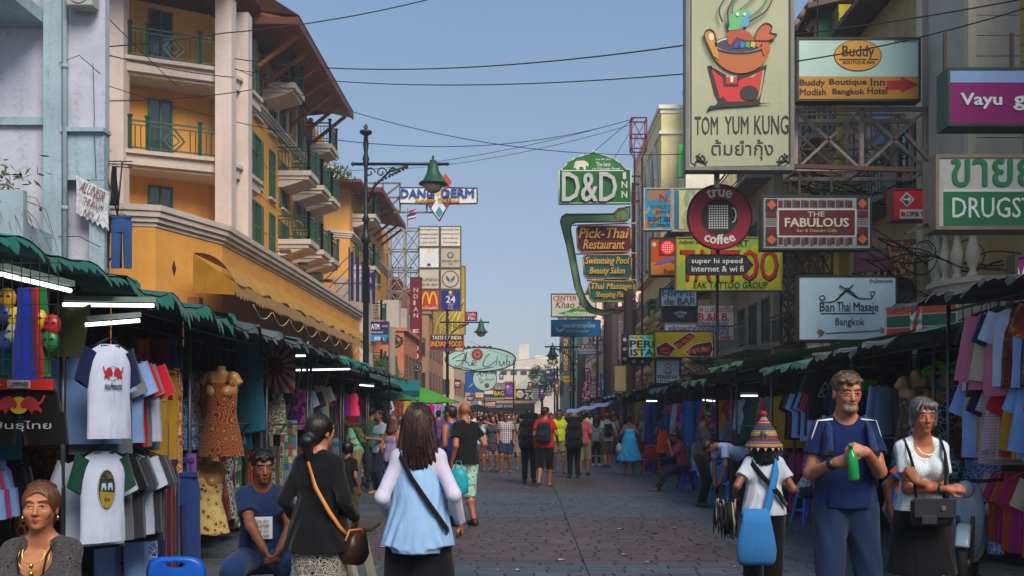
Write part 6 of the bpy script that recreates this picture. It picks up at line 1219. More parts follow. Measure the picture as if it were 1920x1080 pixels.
def street_furniture():
 blk = mat('#141a1e',.45,.3,4,.1); cop = mat('#16402e',.5,.35,5,.2)
 def lamp(x,s,ztop,arm,label,left=False):
  t = thing('street_lamp',label,'street lamp',((x-VX)/s,F/s,0)); k = -1 if left else 1; z = ztop
  m = MB(); m.lathe([(.2,0),(.2,.3),(.12,.5),(.085,1.2),(.07,z*.66),(.12,z*.665),(.12,z*.68),(.07,z*.69),(.06,z*.72),(.11,z*.725),(.055,z*.74),(.045,z*.87),(.09,z*.9),(.05,z*.915),(.075,z*.94),(.05,z*.965),(.16,z*.972),(.16,z*.978),(.03,z*.98),(.06,z*.99),(0,z)],(0,0,0),12); m.build('pole',blk,t)
  za = z*.885; m = MB(); m.tube([(-.32*k,0,za),(arm*k,0,za)],.04,8); m.lathe([(0,-.07),(.06,0),(0,.07)],(-.34*k,0,za),8); m.lathe([(0,-.06),(.06,0),(0,.06)],(arm*k+.03*k,0,za),8); m.build('arm',blk,t)
  m = MB()
  for q in range(3): m.tube([((.1+q*.3)*k+.14*math.cos(a)*(1-a/9),0,za-.22-.0*q+.14*math.sin(a)*(1-a/9)) for a in np.linspace(0,7,22)],.02,5)
  m.tube([(.05*k,0,za-1.0),(.2*k,0,za-.6),(.6*k,0,za-.2),(1.1*k,0,za-.05)],.03,5)
  for q in range(10): a = q*.63; m.lathe([(0,-.05),(.05,0),(0,.05)],((.25+.09*q)*k,0,za-.5+.045*q),6)
  m.build('scroll',blk,t)
  xl = (arm-.35)*k; m = MB(); m.lathe([(.03,.16),(.03,.1),(.09,.09),(.09,0),(.13,-.02),(.14,-.1),(.17,-.25),(.26,-.42),(.37,-.5),(.38,-.53),(.33,-.53)],(xl,0,za),18); m.lathe([(0,.24),(.03,.2),(.03,.15)],(xl,0,za),6); m.build('lamp_shade',cop,t)
  m = MB(); m.lathe([(.25,-.52),(.25,-.6),(.18,-.7),(.08,-.75),(0,-.76)],(xl,0,za),14); m.build('lamp_glass',mat('#8a8276',.3,.1,bump=0),t); return t
 lamp(686,72,9.2,2.1,'tall black ornate street lamp with a green bell shade in front of the hotel'); lamp(839,36,7.3,2.1,'smaller ornate street lamp beside the square billboards'); lamp(1075,34,6.1,1.5,'ornate street lamp on the right with its arm pointing left',True); lamp(1040,22,5.7,1.4,'far ornate street lamp silhouetted near the end of the street',True)
 # rusty red mast and poles on the right
 t = thing('radio_mast','slim red lattice mast at the corner of the cream house','mast',at(1197,780+1.58*44,44)); m = MB(); h = 14.2; w = .16
 for (a,b) in ((-1,-1),(1,-1),(1,1),(-1,1)): m.tube([(a*w,b*w,0),(a*w,b*w,h-1.6),(a*w*2,b*w*2,h-1.3),(a*w*2,b*w*2,h)],.028,5)
 for k in range(20): z = h*k/21; s_ = -1 if k % 2 else 1; m.bar((-w*s_,-w,z),(w*s_,-w,z+h/21),.02); m.bar((-w,-w*s_,z),(-w,w*s_,z+h/21),.02)
 for z in (h-1.3,h-.7,h): m.bar((-2*w,-2*w,z),(2*w,-2*w,z),.05); m.bar((-2*w,2*w,z),(2*w,2*w,z),.05); m.bar((-2*w,-2*w,z),(-2*w,2*w,z),.05); m.bar((2*w,-2*w,z),(2*w,2*w,z),.05)
 for a in (-1,1): m.bar((-2*w*a,-2*w,h-1.3),(2*w*a,-2*w,h),.03)
 m.build('lattice',mat('#5c1420',.7,.3,6),t)
 def upole(x,s,h,r,col,lab,arms=(),name='utility_pole'):
  t = thing(name,lab,'pole',((x-VX)/s,F/s,0)); m = MB(); m.tube([(0,0,0),(0,0,h)],[r,r*.75],8); m.build('post',wall(col,.5),t)
  if arms:
   m = MB()
   for z,l in arms: m.bar((-l,0,z),(l,0,z),.09)
   for z,l in arms:
    for a in (-.9,-.4,.4,.9): m.lathe([(.03,0),(.06,.06),(.03,.1),(.05,.16),(0,.2)],(l*a,0,z+.05),6)
   m.build('crossarm',mat('#3a302a',.7),t)
  return t
 upole(1143,40,10.4,.32,'#4c3f3e','thick dark concrete pillar behind the teal hotel boards'); upole(1152,42,9.6,.2,'#6c5f5c','second lighter concrete pillar just right of the dark one')
 upole(1178,50,6.2,.22,'#2c2624','dark utility pole tangled with cables left of the festival sign',((5.6,.5),)); upole(1345,93,5.3,.035,'#1a1a1c','thin black post carrying the coffee and arrow signs',name='sign_post'); upole(1186,45,11.3,.06,'#2a2224','tall thin dark post between the inn sign and the cream house',name='sign_post')
 upole(735,52,4.8,.16,'#6a665a','weathered grey pole behind the atm sign',((4.2,.4),)); upole(1090,30,5.9,.3,'#3a3430','square dark pillar with a creeper behind the flower garlands'); upole(1070,26,7.0,.07,'#201c1c','thin dark pole beyond the right street lamp',((6.5,.6),)); upole(1120,32,6.4,.1,'#241f1e','leaning dark pole behind the guest house sign',((6,.5),)); upole(1045,19,6.5,.14,'#2a2624','far dark pole at the end of the right side',((6.2,1),))
 upole(963,27,5.5,.05,'#1a1a1c','thin black post holding the oval club sign',name='sign_post'); upole(908,24.5,2.9,.06,'#1a1a1c','thin post under the round bar sign',name='sign_post')
 # flower garlands
 for x,lab in ((1101,'tall string of pink flower balls, left one of the pair'),(1129,'tall string of pink flower balls, right one of the pair')):
  t = thing('flower_garland',lab,'garland',at(x,762,33)); random.seed(x); f = MB()
  for i in range(60): a = random.uniform(0,6.28); z = i/60*1.35; r_ = .17+.09*math.sin(z*3); f.lathe([(0,-.075),(.065,-.04),(.08,0),(.065,.04),(0,.075)],(r_*math.cos(a),r_*math.sin(a),z+.05),7,random.randrange(3))
  o = f.build('flower',[mat('#a83c78',.7,.3),mat('#c07098',.7,.3),mat('#7a2c68',.7,.3)],t); o['kind'] = 'stuff'; m = MB(); m.tube([(0,0,0),(0,0,1.8)],.02,5); m.build('cord',mat('#3a2a2a'),t)
 t = thing('loudspeaker','black horn loudspeaker hanging right of the massage sign','loudspeaker',at(1690,545,88)); m = MB(); m.rings([[Vector((r*math.cos(a),y,r*math.sin(a))) for a in np.linspace(0,6.28,20,False)] for r,y in ((.08,.5),(.1,.3),(.28,0),(.3,-.02),(.26,0),(.07,.22),(.0,.22))]); m.build('horn',mat('#121214',.4,.2),t); m = MB(); m.bar((0,.3,0),(.1,.4,.5),.04); m.build('bracket',mat('#121214',.5),t)
 t = thing('electric_fan','round black fan unit on the grey pole by the atm sign','fan',at(742,640,50)); m = MB(); m.tube([(.22*math.cos(a),0,.22*math.sin(a)) for a in np.linspace(0,6.28,20,False)],.04,6,closed=True); m.tube([(0,-.05,0),(0,.1,0)],.08,10)
 for i in range(5): a = i*1.257; m.bar((0,0,0),(.2*math.cos(a),0,.2*math.sin(a)),.09,.02)
 m.build('fan_guard',mat('#14161a',.5),t)
 # dark cages/roof aerials top right
 t = thing('roof_terrace','dark timber and glass rooftop terrace above the hotel arrow sign','roof terrace',at(1610,80,62)); wd = mat('#2c2220',.7,.3)
 for i in range(5): m = MB(); m.bar((-1.3+i*.95,0,0),(-1.3+i*.95,0,2.6),.16); m.build('post',wd,t)
 m = MB(); m.bar((-1.5,-.05,2.6),(2.8,-.05,2.9),.2); m.bar((-1.5,-.05,0),(2.8,-.05,0),.2); m.bar((-1.5,-.05,1.1),(2.8,-.05,1.3),.12); m.bar((-1.6,-.06,.3),(-.2,-.06,2.5),.14); m.build('beam',wd,t)
 for i in range(4): m = MB(); m.box((-1.2+i*.95,.02,.12),(-.42+i*.95,.04,1.1)); m.build('pane',mat(['#1f5a44','#3a5a6a','#24684a','#46606c'][i],.2,.2,bump=0),t)
 m = MB(); m.add([Vector(v) for v in ((-2.1,-.3,.3),(-.3,-.3,2.9),(3,-.3,3.1),(3,3,3.2),(-.3,3,3),(-2.1,3,.5))],[(0,1,4,5),(1,2,3,4)]); o = m.build('roof',mat('#4c3c34',.8,.3,4),t); sl = o.modifiers.new('s','SOLIDIFY'); sl.thickness = .12
 for i in range(9): m = MB(); a = Vector((-2.1,-.34,.3)).lerp(Vector((-.3,-.34,2.9)),i/9); m.tube([a,a+Vector((.17,0,.25))],.09,6); m.build('roof_tile',mat('#6a5a50',.8,.3),t)
 t = thing('aerial','spidery television aerial against the sky by the hotel arrow sign','aerial',at(1533,80,70)); m = MB(); m.tube([(0,0,0),(0,0,1.4)],.015,5); m.tube([(-.6,0,.3),(.9,0,.75)],.012,5)
 for i in range(8): m.tube([(-.5+i*.18,-.0,.5+i*.05),(-.58+i*.18,.0,.18+i*.05)],.008,4)
 m.build('element',mat('#1a1a1a',.5),t)
 # cables
 cm = mat('#0c0d10',.6,0,bump=0)
 def wire(a,b,sag,lab,r=.014,n=24,name='cable',cat='cable',grp='cables across the street'):
  a,b = Vector(a),Vector(b); m = MB(); m.tube([a.lerp(b,t)+Vector((0,0,-4*sag*t*(1-t))) for t in np.linspace(0,1,n)],r,4,caps=False); tag(m.build(name,cm,recalc=False),lab,cat,grp)
 A = lambda x,y,s: at(x,y,s)
 W = [((-40,98,90),(420,62,80),.1,'cable crossing the hotel balconies, topmost of the three at the left edge'),((420,62,80),(830,-8,75),.12,'cable rising to the top edge above the hotel roof'),((-40,30,100),(440,145,60),.2,'cable falling in front of the pale blue building to the hotel corner'),((150,-20,95),(330,160,70),.02,'steep cable in front of the first hotel column'),
  ((440,110,60),(1290,84,98),.4,'cable crossing the sky, upper one of the pair reaching the tall soup sign'),((1290,84,98),(1960,-10,105),.1,'cable passing in front of the soup bowl drawing to the upper right'),((440,130,58),(1290,138,97),.35,'cable crossing the sky, lower one of the pair reaching the tall soup sign'),((1290,138,97),(1940,10,100),.2,'cable crossing the lettered soup sign and the hotel arrow sign'),
  ((200,160,60),(1180,225,44),1.5,'long slack cable ending at the red mast, upper strand'),((440,128,56),(1350,285,60),1.0,'long cable sloping down behind the tall soup sign'),((560,325,40),(1190,222,44),.5,'thin cable from the hotel balconies up to the red mast'),((720,318,34),(1190,232,44),.4,'lower thin cable from the hotel eave up to the red mast'),((1095,300,46),(1190,220,46),0,'guy wire from the inn sign to the red mast, upper one'),((1150,300,47),(1195,225,46),0,'guy wire from the inn sign to the red mast, lower one'),((1050,345,46),(1195,360,45),.3,'slack wire behind the inn sign'),((880,640,26),(965,672,25),.05,'wire above the oval club sign'),((966,676,24),(1045,662,20),.1,'far wire running from the oval club sign to the right side'),((0,185,90),(560,150,52),.3,'low cable across the hotel balcony rail')]
 for a,b,sg,lab in W: wire(A(*a),A(*b),sg,lab,.012 if a[2] < 60 else .014)
 # tangles on the right and left
 random.seed(21)
 for (x0,y0,x1,y1,s_,n,lab,nm) in ((1560,650,1760,640,88,14,'tangled bundle of black cables above the right stalls','a'),(1290,690,1500,705,70,14,'loose bundle of black cables behind the right awnings','b'),(1640,460,1925,500,96,7,'knot of black cables in front of the stone balusters','c'),(80,430,190,480,92,10,'bundle of cables drooping over the left awnings','d'),(1480,330,1750,350,78,12,'dark cables strung below the rusty scaffold','e')):
  m = MB()
  for i in range(n):
   a = at(x0+random.uniform(-20,20),y0+random.uniform(-30,30),s_*random.uniform(.92,1.05)); b = at(x1+random.uniform(-40,20),y1+random.uniform(-30,30),s_*random.uniform(.92,1.05)); sg = random.uniform(.05,.9)
   m.tube([a.lerp(b,t)+Vector((0,.1*math.sin(t*9+i),-4*sg*t*(1-t)+.08*math.sin(t*13+i*2))) for t in np.linspace(0,1,18)],random.uniform(.008,.02),4,caps=False)
  for i in range(n//2):
   c = at(random.uniform(x0,x1),(y0+y1)/2+random.uniform(-20,20),s_); r_ = random.uniform(.12,.35)
   m.tube([c+Vector((r_*math.cos(t)*(1+.1*math.sin(3*t+i)),.06*math.sin(t*2+i),r_*math.sin(t))) for t in np.linspace(0,6.28,16)],.012,4,caps=False)
  tag(m.build('cable_tangle',cm,recalc=False),lab,'cables',kind='stuff')
# ---------------------------------------------------------------- garments
def flat_tube(mb,secs,n=12,mi=0,rip=.010,fr=7,ph=0,open_=True):
 """secs: (centre, half width vector, half depth) -> flattened tube with soft vertical folds"""
 rg = []
 for c,hw,d in secs:
  c = Vector(c); hw = Vector(hw); r = []
  for j in range(n):
   a = 2*math.pi*j/n; k = rip*math.sin(fr*a*.5+ph+j*1.7)*(1 if j % 2 else -.6)
   r.append(c+hw*math.cos(a)*(1-.02*math.sin(j*3+ph))+Vector((0,math.sin(a)*d+k,0)))
  rg.append(r)
 mb.rings(rg,mi,caps=not open_)
def g_shirt(w=.48,h=.68,sl=.24,ph=0,long_=False,tank=False):
 m = MB(); S = []
 for t,ww,d in ((1,.50,.05),(.8,.49,.052),(.55,.475,.05),(.35,.485,.048),(.18,.50,.045),(.07,.43,.035),(.0,.20,.022)) if not tank else ((1,.50,.05),(.7,.48,.05),(.4,.46,.048),(.3,.42,.04),(.2,.34,.03),(.08,.31,.025),(0,.26,.02)):
  S.append(((.004*math.sin(t*9+ph),0,-h*t),(w*ww,0,0),d))
 flat_tube(m,S,14,0,ph=ph)
 if not tank:
  L = .55 if long_ else sl
  for sx in (-1,1):
   a = Vector((sx*w*.36,0,-h*.10)); dr = Vector((sx*(.42 if not long_ else .2),0,-.9 if not long_ else -.98)).normalized(); n_ = Vector((dr.z,0,-dr.x))
   flat_tube(m,[(a+dr*L*t,n_*(.10-.02*t),.035-.008*t) for t in (-.05,.35,.7,1)],8,1,.006,ph=ph+sx)
 m.tube([(w*.2*math.cos(t),-.024,-.005+(-.075 if not tank else -.16)*math.sin(t)) for t in np.linspace(0,math.pi,9)],.008,4,1); m.rings([[Vector((w*.18*math.cos(t),-.030,-.005-.06*math.sin(t)*(1 if not tank else 2.3)*q)) for t in np.linspace(0,math.pi,9)] for q in (1,.02)],2,False,closed=False)
 return m
def g_dress(w=.42,h=.85,ph=0,fl=.34):
 m = MB(); flat_tube(m,[((0,0,-h*t),(w*ww,0,0),d) for t,ww,d in ((1,.5+fl*.5,.11),(.8,.5+fl*.3,.10),(.6,.47+fl*.1,.08),(.42,.40,.07),(.25,.47,.085),(.14,.42,.05),(.04,.33,.03),(0,.28,.02))],16,0,.014,ph=ph); return m
def g_trousers(w=.4,h=1.0,ph=0):
 m = MB(); flat_tube(m,[((0,0,-h*t),(w*ww,0,0),.05) for t,ww in ((.32,.5),(.2,.52),(.06,.46),(0,.43))],12,0,.012,ph=ph)
 for sx in (-1,1): flat_tube(m,[((sx*w*(.25+.05*t),0,-h*t),(w*(.25-.04*t),0,0),.045) for t in (1,.75,.5,.3)],10,0,.01,ph=ph+sx)
 m.box((-w*.44,-.053,-.045),(w*.44,.053,.0),1); return m
def g_shorts(w=.4,h=.38,ph=0):
 m = MB(); flat_tube(m,[((0,0,-h*t),(w*ww,0,0),.05) for t,ww in ((.55,.58),(.2,.52),(.1,.45),(0,.42))],12,0,.012,ph=ph)
 for sx in (-1,1): flat_tube(m,[((sx*w*(.28+.08*t),0,-h*t),(w*(.3),0,0),.055) for t in (1,.75,.5)],10,0,.014,ph=ph+sx)
 m.box((-w*.45,-.056,-.06),(w*.45,.056,.004),1); return m
def g_scarf(w=.22,h=.95,ph=0):
 m = MB(); flat_tube(m,[((.01*math.sin(t*7+ph),0,-h*t),(w*(.3+.25*t),0,0),.03+.02*t) for t in (1,.8,.6,.4,.2,.05,0)],12,0,.018,ph=ph); return m
GK = {}
FABS = [('white','#9aa2b4',None),('pale blue','#6d8cba',None),('navy','#131f40',None),('black','#0f0f12',None),('charcoal','#2a2c32',None),('maroon','#4a101c',None),('red','#9a1520',None),('teal','#10525c',None),('orange','#b0481a',None),('magenta','#98195a',None),('olive','#3f4424',None),('mustard','#9a741c',None),('grey','#5e6268',None),('cream','#9a937c',None),('green','#155034',None),('purple','#402060',None),
 ('brown floral','#4a1c12',('floral','#7c4a2a',14)),('black and white batik','#141416',('batik','#8a8a86',16)),('blue batik','#16285c',('batik','#7a90b8',18)),('green paisley','#123a2a',('floral','#8a9a70',16)),('striped red','#7a1420',('hstripe','#a8a8ac',24)),('striped navy','#15224a',('hstripe','#a0a4ac',24)),('tie-dyed purple','#4a2068',('camo','#a04a7a',5)),('rust patterned','#6a2c18',('batik','#b08848',15)),('multicoloured','#8a2a3a',('camo','#2a6a7c',7)),('turquoise printed','#146a7a',('floral','#a0b0b0',12)),('pink','#a85a72',None)]
def fab(i):
 n,c,p = FABS[i % len(FABS)]; return n,fabric(p[0],c,p[1],p[2]) if p else fabric('plain',c)
def init_garments():
 P = [0,1.3,2.6,4.1]
 GK['t-shirt'] = [g_shirt(ph=p,w=.46+.03*(i % 2),h=.66+.04*(i % 3)) for i,p in enumerate(P)]; GK['vest top'] = [g_shirt(ph=p,tank=True,w=.4) for p in P]; GK['long-sleeved shirt'] = [g_shirt(ph=p,long_=True) for p in P]
 GK['dress'] = [g_dress(ph=p,fl=.2+.1*(i % 3)) for i,p in enumerate(P)]; GK['pair of trousers'] = [g_trousers(ph=p) for p in P]; GK['pair of shorts'] = [g_shorts(ph=p) for p in P]; GK['scarf'] = [g_scarf(ph=p) for p in P]
 for k in list(GK): GK[k] = [mb for mb in GK[k]]
NM = {'t-shirt': 't_shirt','vest top': 'vest_top','long-sleeved shirt': 'long_sleeved_shirt','dress': 'dress','pair of trousers': 'trousers','pair of shorts': 'shorts','scarf': 'scarf'}
GM = {}; hang_me = []
def hanger_mesh():
 if not hang_me:
  m = MB(); m.tube([(.0,0,.13),(.03,0,.15),(.045,0,.12),(.02,0,.09),(0,0,.06),(0,0,.02)],.004,4); m.tube([(-.2,0,-.05),(0,0,.025),(.2,0,-.05)],.006,4); hang_me.append(m)
 return hang_me[0]
def garment(kind,loc,rz,mats,label,group=None,hanger=True,scale=1,cat=None,v=None):
 v = random.randrange(4) if v is None else v; key = (kind,v)
 if key not in GM:
  o = GK[kind][v].build(NM[kind],[None]*3,None,recalc=True); me = o.data; bpy.data.objects.remove(o)
  while len(me.materials) < 3: me.materials.append(None)
  GM[key] = me
 o = bpy.data.objects.new(NM[kind],GM[key]); COL.objects.link(o); o.location = loc; o.rotation_euler = (0,0,rz); o.scale = (scale,)*3
 m0 = mats if isinstance(mats,(list,tuple)) else [mats,mats]
 for i in range(3): o.material_slots[i].link = 'OBJECT'; o.material_slots[i].material = m0[i] if i < len(m0) else mat('#1c1c20',.9)
 tag(o,label,cat or kind.replace('pair of ',''),group)
 if hanger:
  if 'h' not in GM: h = hanger_mesh().build('hanger',mat('#101012',.4)); GM['h'] = h.data; bpy.data.objects.remove(h)
  h = bpy.data.objects.new('hanger',GM['h']); COL.objects.link(h); h.parent = o; h.location = (0,0,.02)
 return o
def decal(o,pts,y,m,name='print',off=(0,0)):
 mb = MB(); mb.prism([(x+off[0],z+off[1]) for x,z in pts],y-.003,y); return mb.build(name,m,o)
BULL = [(-.095,.025),(-.105,.05),(-.095,.055),(-.088,.03),(-.075,.02),(-.06,.04),(-.035,.05),(-.015,.03),(-.005,.01),(-.012,-.012),(-.025,-.005),(-.04,-.018),(-.05,-.04),(-.058,-.02),(-.075,-.02),(-.085,-.035),(-.09,-.015),(-.078,.0)]
def row(side,tier,x,z,y0,y1,step,kinds,cols,stall,grp,jitter=.02,face=0,near=True):
 n = int((y1-y0)/step); 
 for i in range(n):
  kd = random.choice(kinds); nm,fm = fab(random.choice(cols)); nm2,fm2 = fab(random.choice([0,2,3,6,13]))
  y = y0+(i+.5)*step
  garment(kd,(x+random.gauss(0,jitter),y,z-.13),(face or -.62*side)+random.gauss(0,.12),[fm,fm2 if (kd == 't-shirt' and random.random() < .3) else fm],'%s %s, %s on the %s rail, %s' % (nm,kd,ORD[i] if i < len(ORD) else 'far',tier,stall),grp,hanger=near)
LSTALL = []; RSTALL = []
def stall(side,i,y0,y1,xf,xb,zf,zb,col,val=None,name=None,lab=None,detail=True):
 """side -1 left, +1 right; xf street edge, xb back edge of the canopy"""
 cnm,cm = col; sd = 'left' if side < 0 else 'right'
 t = thing('market_stall',lab or '%s market stall on the %s with %s canopy' % (ORD[i],sd,cnm),'market stall',((xf+xb)/2,y0,0),group='market stalls along the %s side' % sd)
 off = Vector((-(xf+xb)/2,-y0,0)); L = lambda x,y,z: Vector((x,y,z))+off; pm = mat('#4c5054',.4,.3,4,.1,metal=.6)
 for (x,y) in ((xf-side*-.45,y0+.08),(xf-side*-.45,y1-.08),(xb,y0+.08),(xb,y1-.08)):
  m = MB(); m.tube([L(x,y,0),L(x,y,zf+.05 if abs(x) < abs(xb) else zb)],.022,6); m.build('post',pm,t)
 ph = random.uniform(0,6); sag = random.uniform(.04,.12)
 def fn(u,v):
  y = y0-.15+(y1-y0+.3)*v; k = u; z = zf+(zb-zf)*k-sag*math.sin(math.pi*((v*3) % 1))*(1-.3*k)-sag*.6*math.sin(math.pi*k)+.012*math.sin(v*37+ph+u*5); return L(xf+(xb-xf)*k+.02*math.sin(v*19+ph),y,z)
 m = MB(); m.sheet(fn,8,26,th=.012); m.build('canopy',cm,t)
 m = MB(); n = random.choice([9,14,22,30]); dv = random.uniform(.6,1.4)
 for k in range(n):
  v0,v1 = k/n,(k+1)/n; a,b = fn(0,v0),fn(0,v1); d = ((.11 if val else .05)+.03*math.sin(k*2.3+ph))*dv*random.uniform(.7,1.2); q = Vector((side*-.03,0,0)); c = (a+b)/2
  m.add([a,b,b+Vector((0,0,-d*.55))+q,c+Vector((0,0,-d))+q*1.6,a+Vector((0,0,-d*.55))+q],[(0,1,2,3,4)])
 o = m.build('valance',val or cm,t); sl = o.modifiers.new('s','SOLIDIFY'); sl.thickness = .006
 m = MB(); m.sheet(lambda u,v: L(xb+.02*math.sin(v*31+ph),y0+(y1-y0)*v,.05+(zb-.1)*u),3,20,th=.01); m.build('back_cloth',fabric('plain',random.choice(['#26282b','#2e2b29','#202a2c'])),t)
 m = MB(); yy = y1-.02; m.sheet(lambda u,v: L(xf+side*1.35+(xb-xf-side*1.35)*u,yy+.02*math.sin(u*23+ph),.05+(zf-.15)*v),12,3,th=.01); m.build('side_cloth',fabric('plain',random.choice(['#2a2b2e','#33302e','#24282c'])),t)
 for x,z in ((xf-side*-.48,zf-.1),(xf-side*-.5,zf-1.1),((xf+xb)/2,zf-.05)): m = MB(); m.tube([L(x,y0,z),L(x,y1,z)],.014,5); m.build('rail',pm,t)
 return t
def tube_light(a,b,lab,fix=True):
 a,b = Vector(a),Vector(b); t = thing('tube_light',lab,'tube light',a,group='fluorescent tubes under the canopies'); d = b-a; m = MB(); m.tube([(0,0,0),d],.014,8); m.build('tube',mat('#dfeee8',.3,0,bump=0,emit=1.2),t)
 m = MB(); m.bar(Vector((0,.015,.045)),d+Vector((0,.015,.045)),.05,.035); m.build('fixture',mat('#5c6a64',.5,.2),t)
def mannequin():
 D = SDF(.013); D.cone((-.075,0,-.18),(.075,0,-.18),.10,k=.05); D.cone((-.13,0,-.04),(.13,0,-.04),.055,k=.06); D.cone((0,0,-.02),(0,-.01,.09),.05,.045,k=.04); D.cone((-.06,0,-.4),(.06,0,-.4),.085,k=.06); D.cone((-.07,0,-.58),(.07,0,-.58),.105,k=.06)
 for sx in (-1,1): D.ell((sx*.075,-.085,-.2),(.06,.055,.06),k=.03); D.cone((sx*.14,0,-.045),(sx*.20,.0,-.12),.05,.045,k=.03,cb=1)
 D.plane((0,0,.075),V3(0,0,1)); return D
def mann(loc,fm,lab,dress_h=.85,rz=0,drop=0,fl=.3,first=[]):
 t = thing('mannequin',lab,'mannequin',loc,rz,None)
 if not first: o = sdf_build(mannequin(),'torso',[mat('#84643a',.35,.15,3,.05)],t); first.append(o)
 else: mesh_copy(first[0],'torso',parent=t)
 m = MB(); z0 = -.10-drop; flat_tube(m,[((0,0,z0-dress_h*q),(ww,0,0),d) for q,ww,d in ((1,.19+fl*.2,.15),(.75,.185+fl*.1,.14),(.55,.18,.13),(.4,.155,.115),(.2,.17,.13),(.1,.165,.135),(.0,.175,.10))],18,0,.006)
 if not drop:
  for sx in (-1,1): m.tube([(sx*.10,-.10,z0-.0),(sx*.105,-.045,-.0),(sx*.11,.03,.01),(sx*.10,.08,-.1)],.022,6)
 g = m.build('dress',fm,t); m = MB(); m.tube([(0,0,.075),(0,0,.16)],.006,5); m.tube([(0,0,-.6),(0,0,-.66-loc[2]+.66)],.012,5) if False else None; m.build('hook',mat('#15151a',.4),t); return t
def stool(loc,col,lab,rz=0,h=.45):
 t = thing('plastic_stool',lab,'stool',loc,rz); pm = mat(col,.38,.12,4,.08,dirt=.15,spec=.5); m = MB(); w = .15
 m.rings([[Vector((ww*cx,ww*cy,z)) for cx,cy in [(max(-1,min(1,1.35*math.cos(a))),max(-1,min(1,1.35*math.sin(a)))) for a in np.linspace(0,2*math.pi,16,False)]] for ww,z in ((w+.012,h-.06),(w+.01,h-.02),(w,h),(.03,h),(.03,h-.02))]); m.build('seat',pm,t)
 for a in (-1,1):
  for b in (-1,1):
   m = MB(); q = [Vector((a*(w+.005),b*(w+.005),h-.03)),Vector((a*(w+.06),b*(w+.06),0))]
   m.rings([[p,p-Vector((a*.065*k,0,0)),p-Vector((a*.06*k,b*.02,0)),p-Vector((a*.02,b*.02,0)),p-Vector((a*.02,b*.06*k,0)),p-Vector((0,b*.065*k,0))] for p,k in ((q[0],1.2),(q[1],.62))],smooth=False); m.build('leg',pm,t)
 m = MB(); r_ = w+.028; z = h*.45
 for (a,b) in (((-r_,-r_),(r_,-r_)),((-r_,r_),(r_,r_)),((-r_,-r_),(-r_,r_)),((r_,-r_),(r_,r_))): m.bar((*a,z),(*b,z),.012,.03)
 m.build('stretcher',pm,t); return t
def chair(loc,col,lab,rz=0):
 t = thing('plastic_chair',lab,'chair',loc,rz); pm = mat(col,.35,.12,4,.08,dirt=.12,spec=.5); m = MB()
 m.rings([[Vector((x*k,y*k,z)) for x,y in [(.21*max(-1,min(1,1.3*math.cos(a))),.2*max(-1,min(1,1.3*math.sin(a)))) for a in np.linspace(0,2*math.pi,20,False)]] for k,z in ((1.02,.40),(1,.43),(.6,.42),(.1,.418))]); m.build('seat',pm,t)
 for a in (-1,1):
  for b in (-1,1): m = MB(); m.bar((a*.19,b*.18,.41),(a*.23,b*.23,0),.045,.03); m.build('leg',pm,t)
 m = MB(); out = []; n = 28
 for i in range(n):
  a = 2*math.pi*i/n; out.append((.22*(abs(math.cos(a))**.55)*(1 if math.cos(a) > 0 else -1),.62+.19*(abs(math.sin(a))**.55)*(1 if math.sin(a) > 0 else -1)))
 def ring(k,y,kx=None): return [Vector(((kx or k)*x*(1 if z > .6 else .92),.2+.10*(z-.43)+y+.06*x*x*-3,.62+(z-.62)*k)) for x,z in out]
 hole = [Vector((.075*math.cos(2*math.pi*i/n),.2+.10*.3-.01,.745+.02*math.sin(2*math.pi*i/n))) for i in range(n)]
 hole2 = [p+Vector((0,.02,0)) for p in hole]
 m.rings([hole2,hole,ring(.85,-.012),ring(1,0),ring(.85,.02),hole2],caps=False); m.build('backrest',pm,t)
 return t
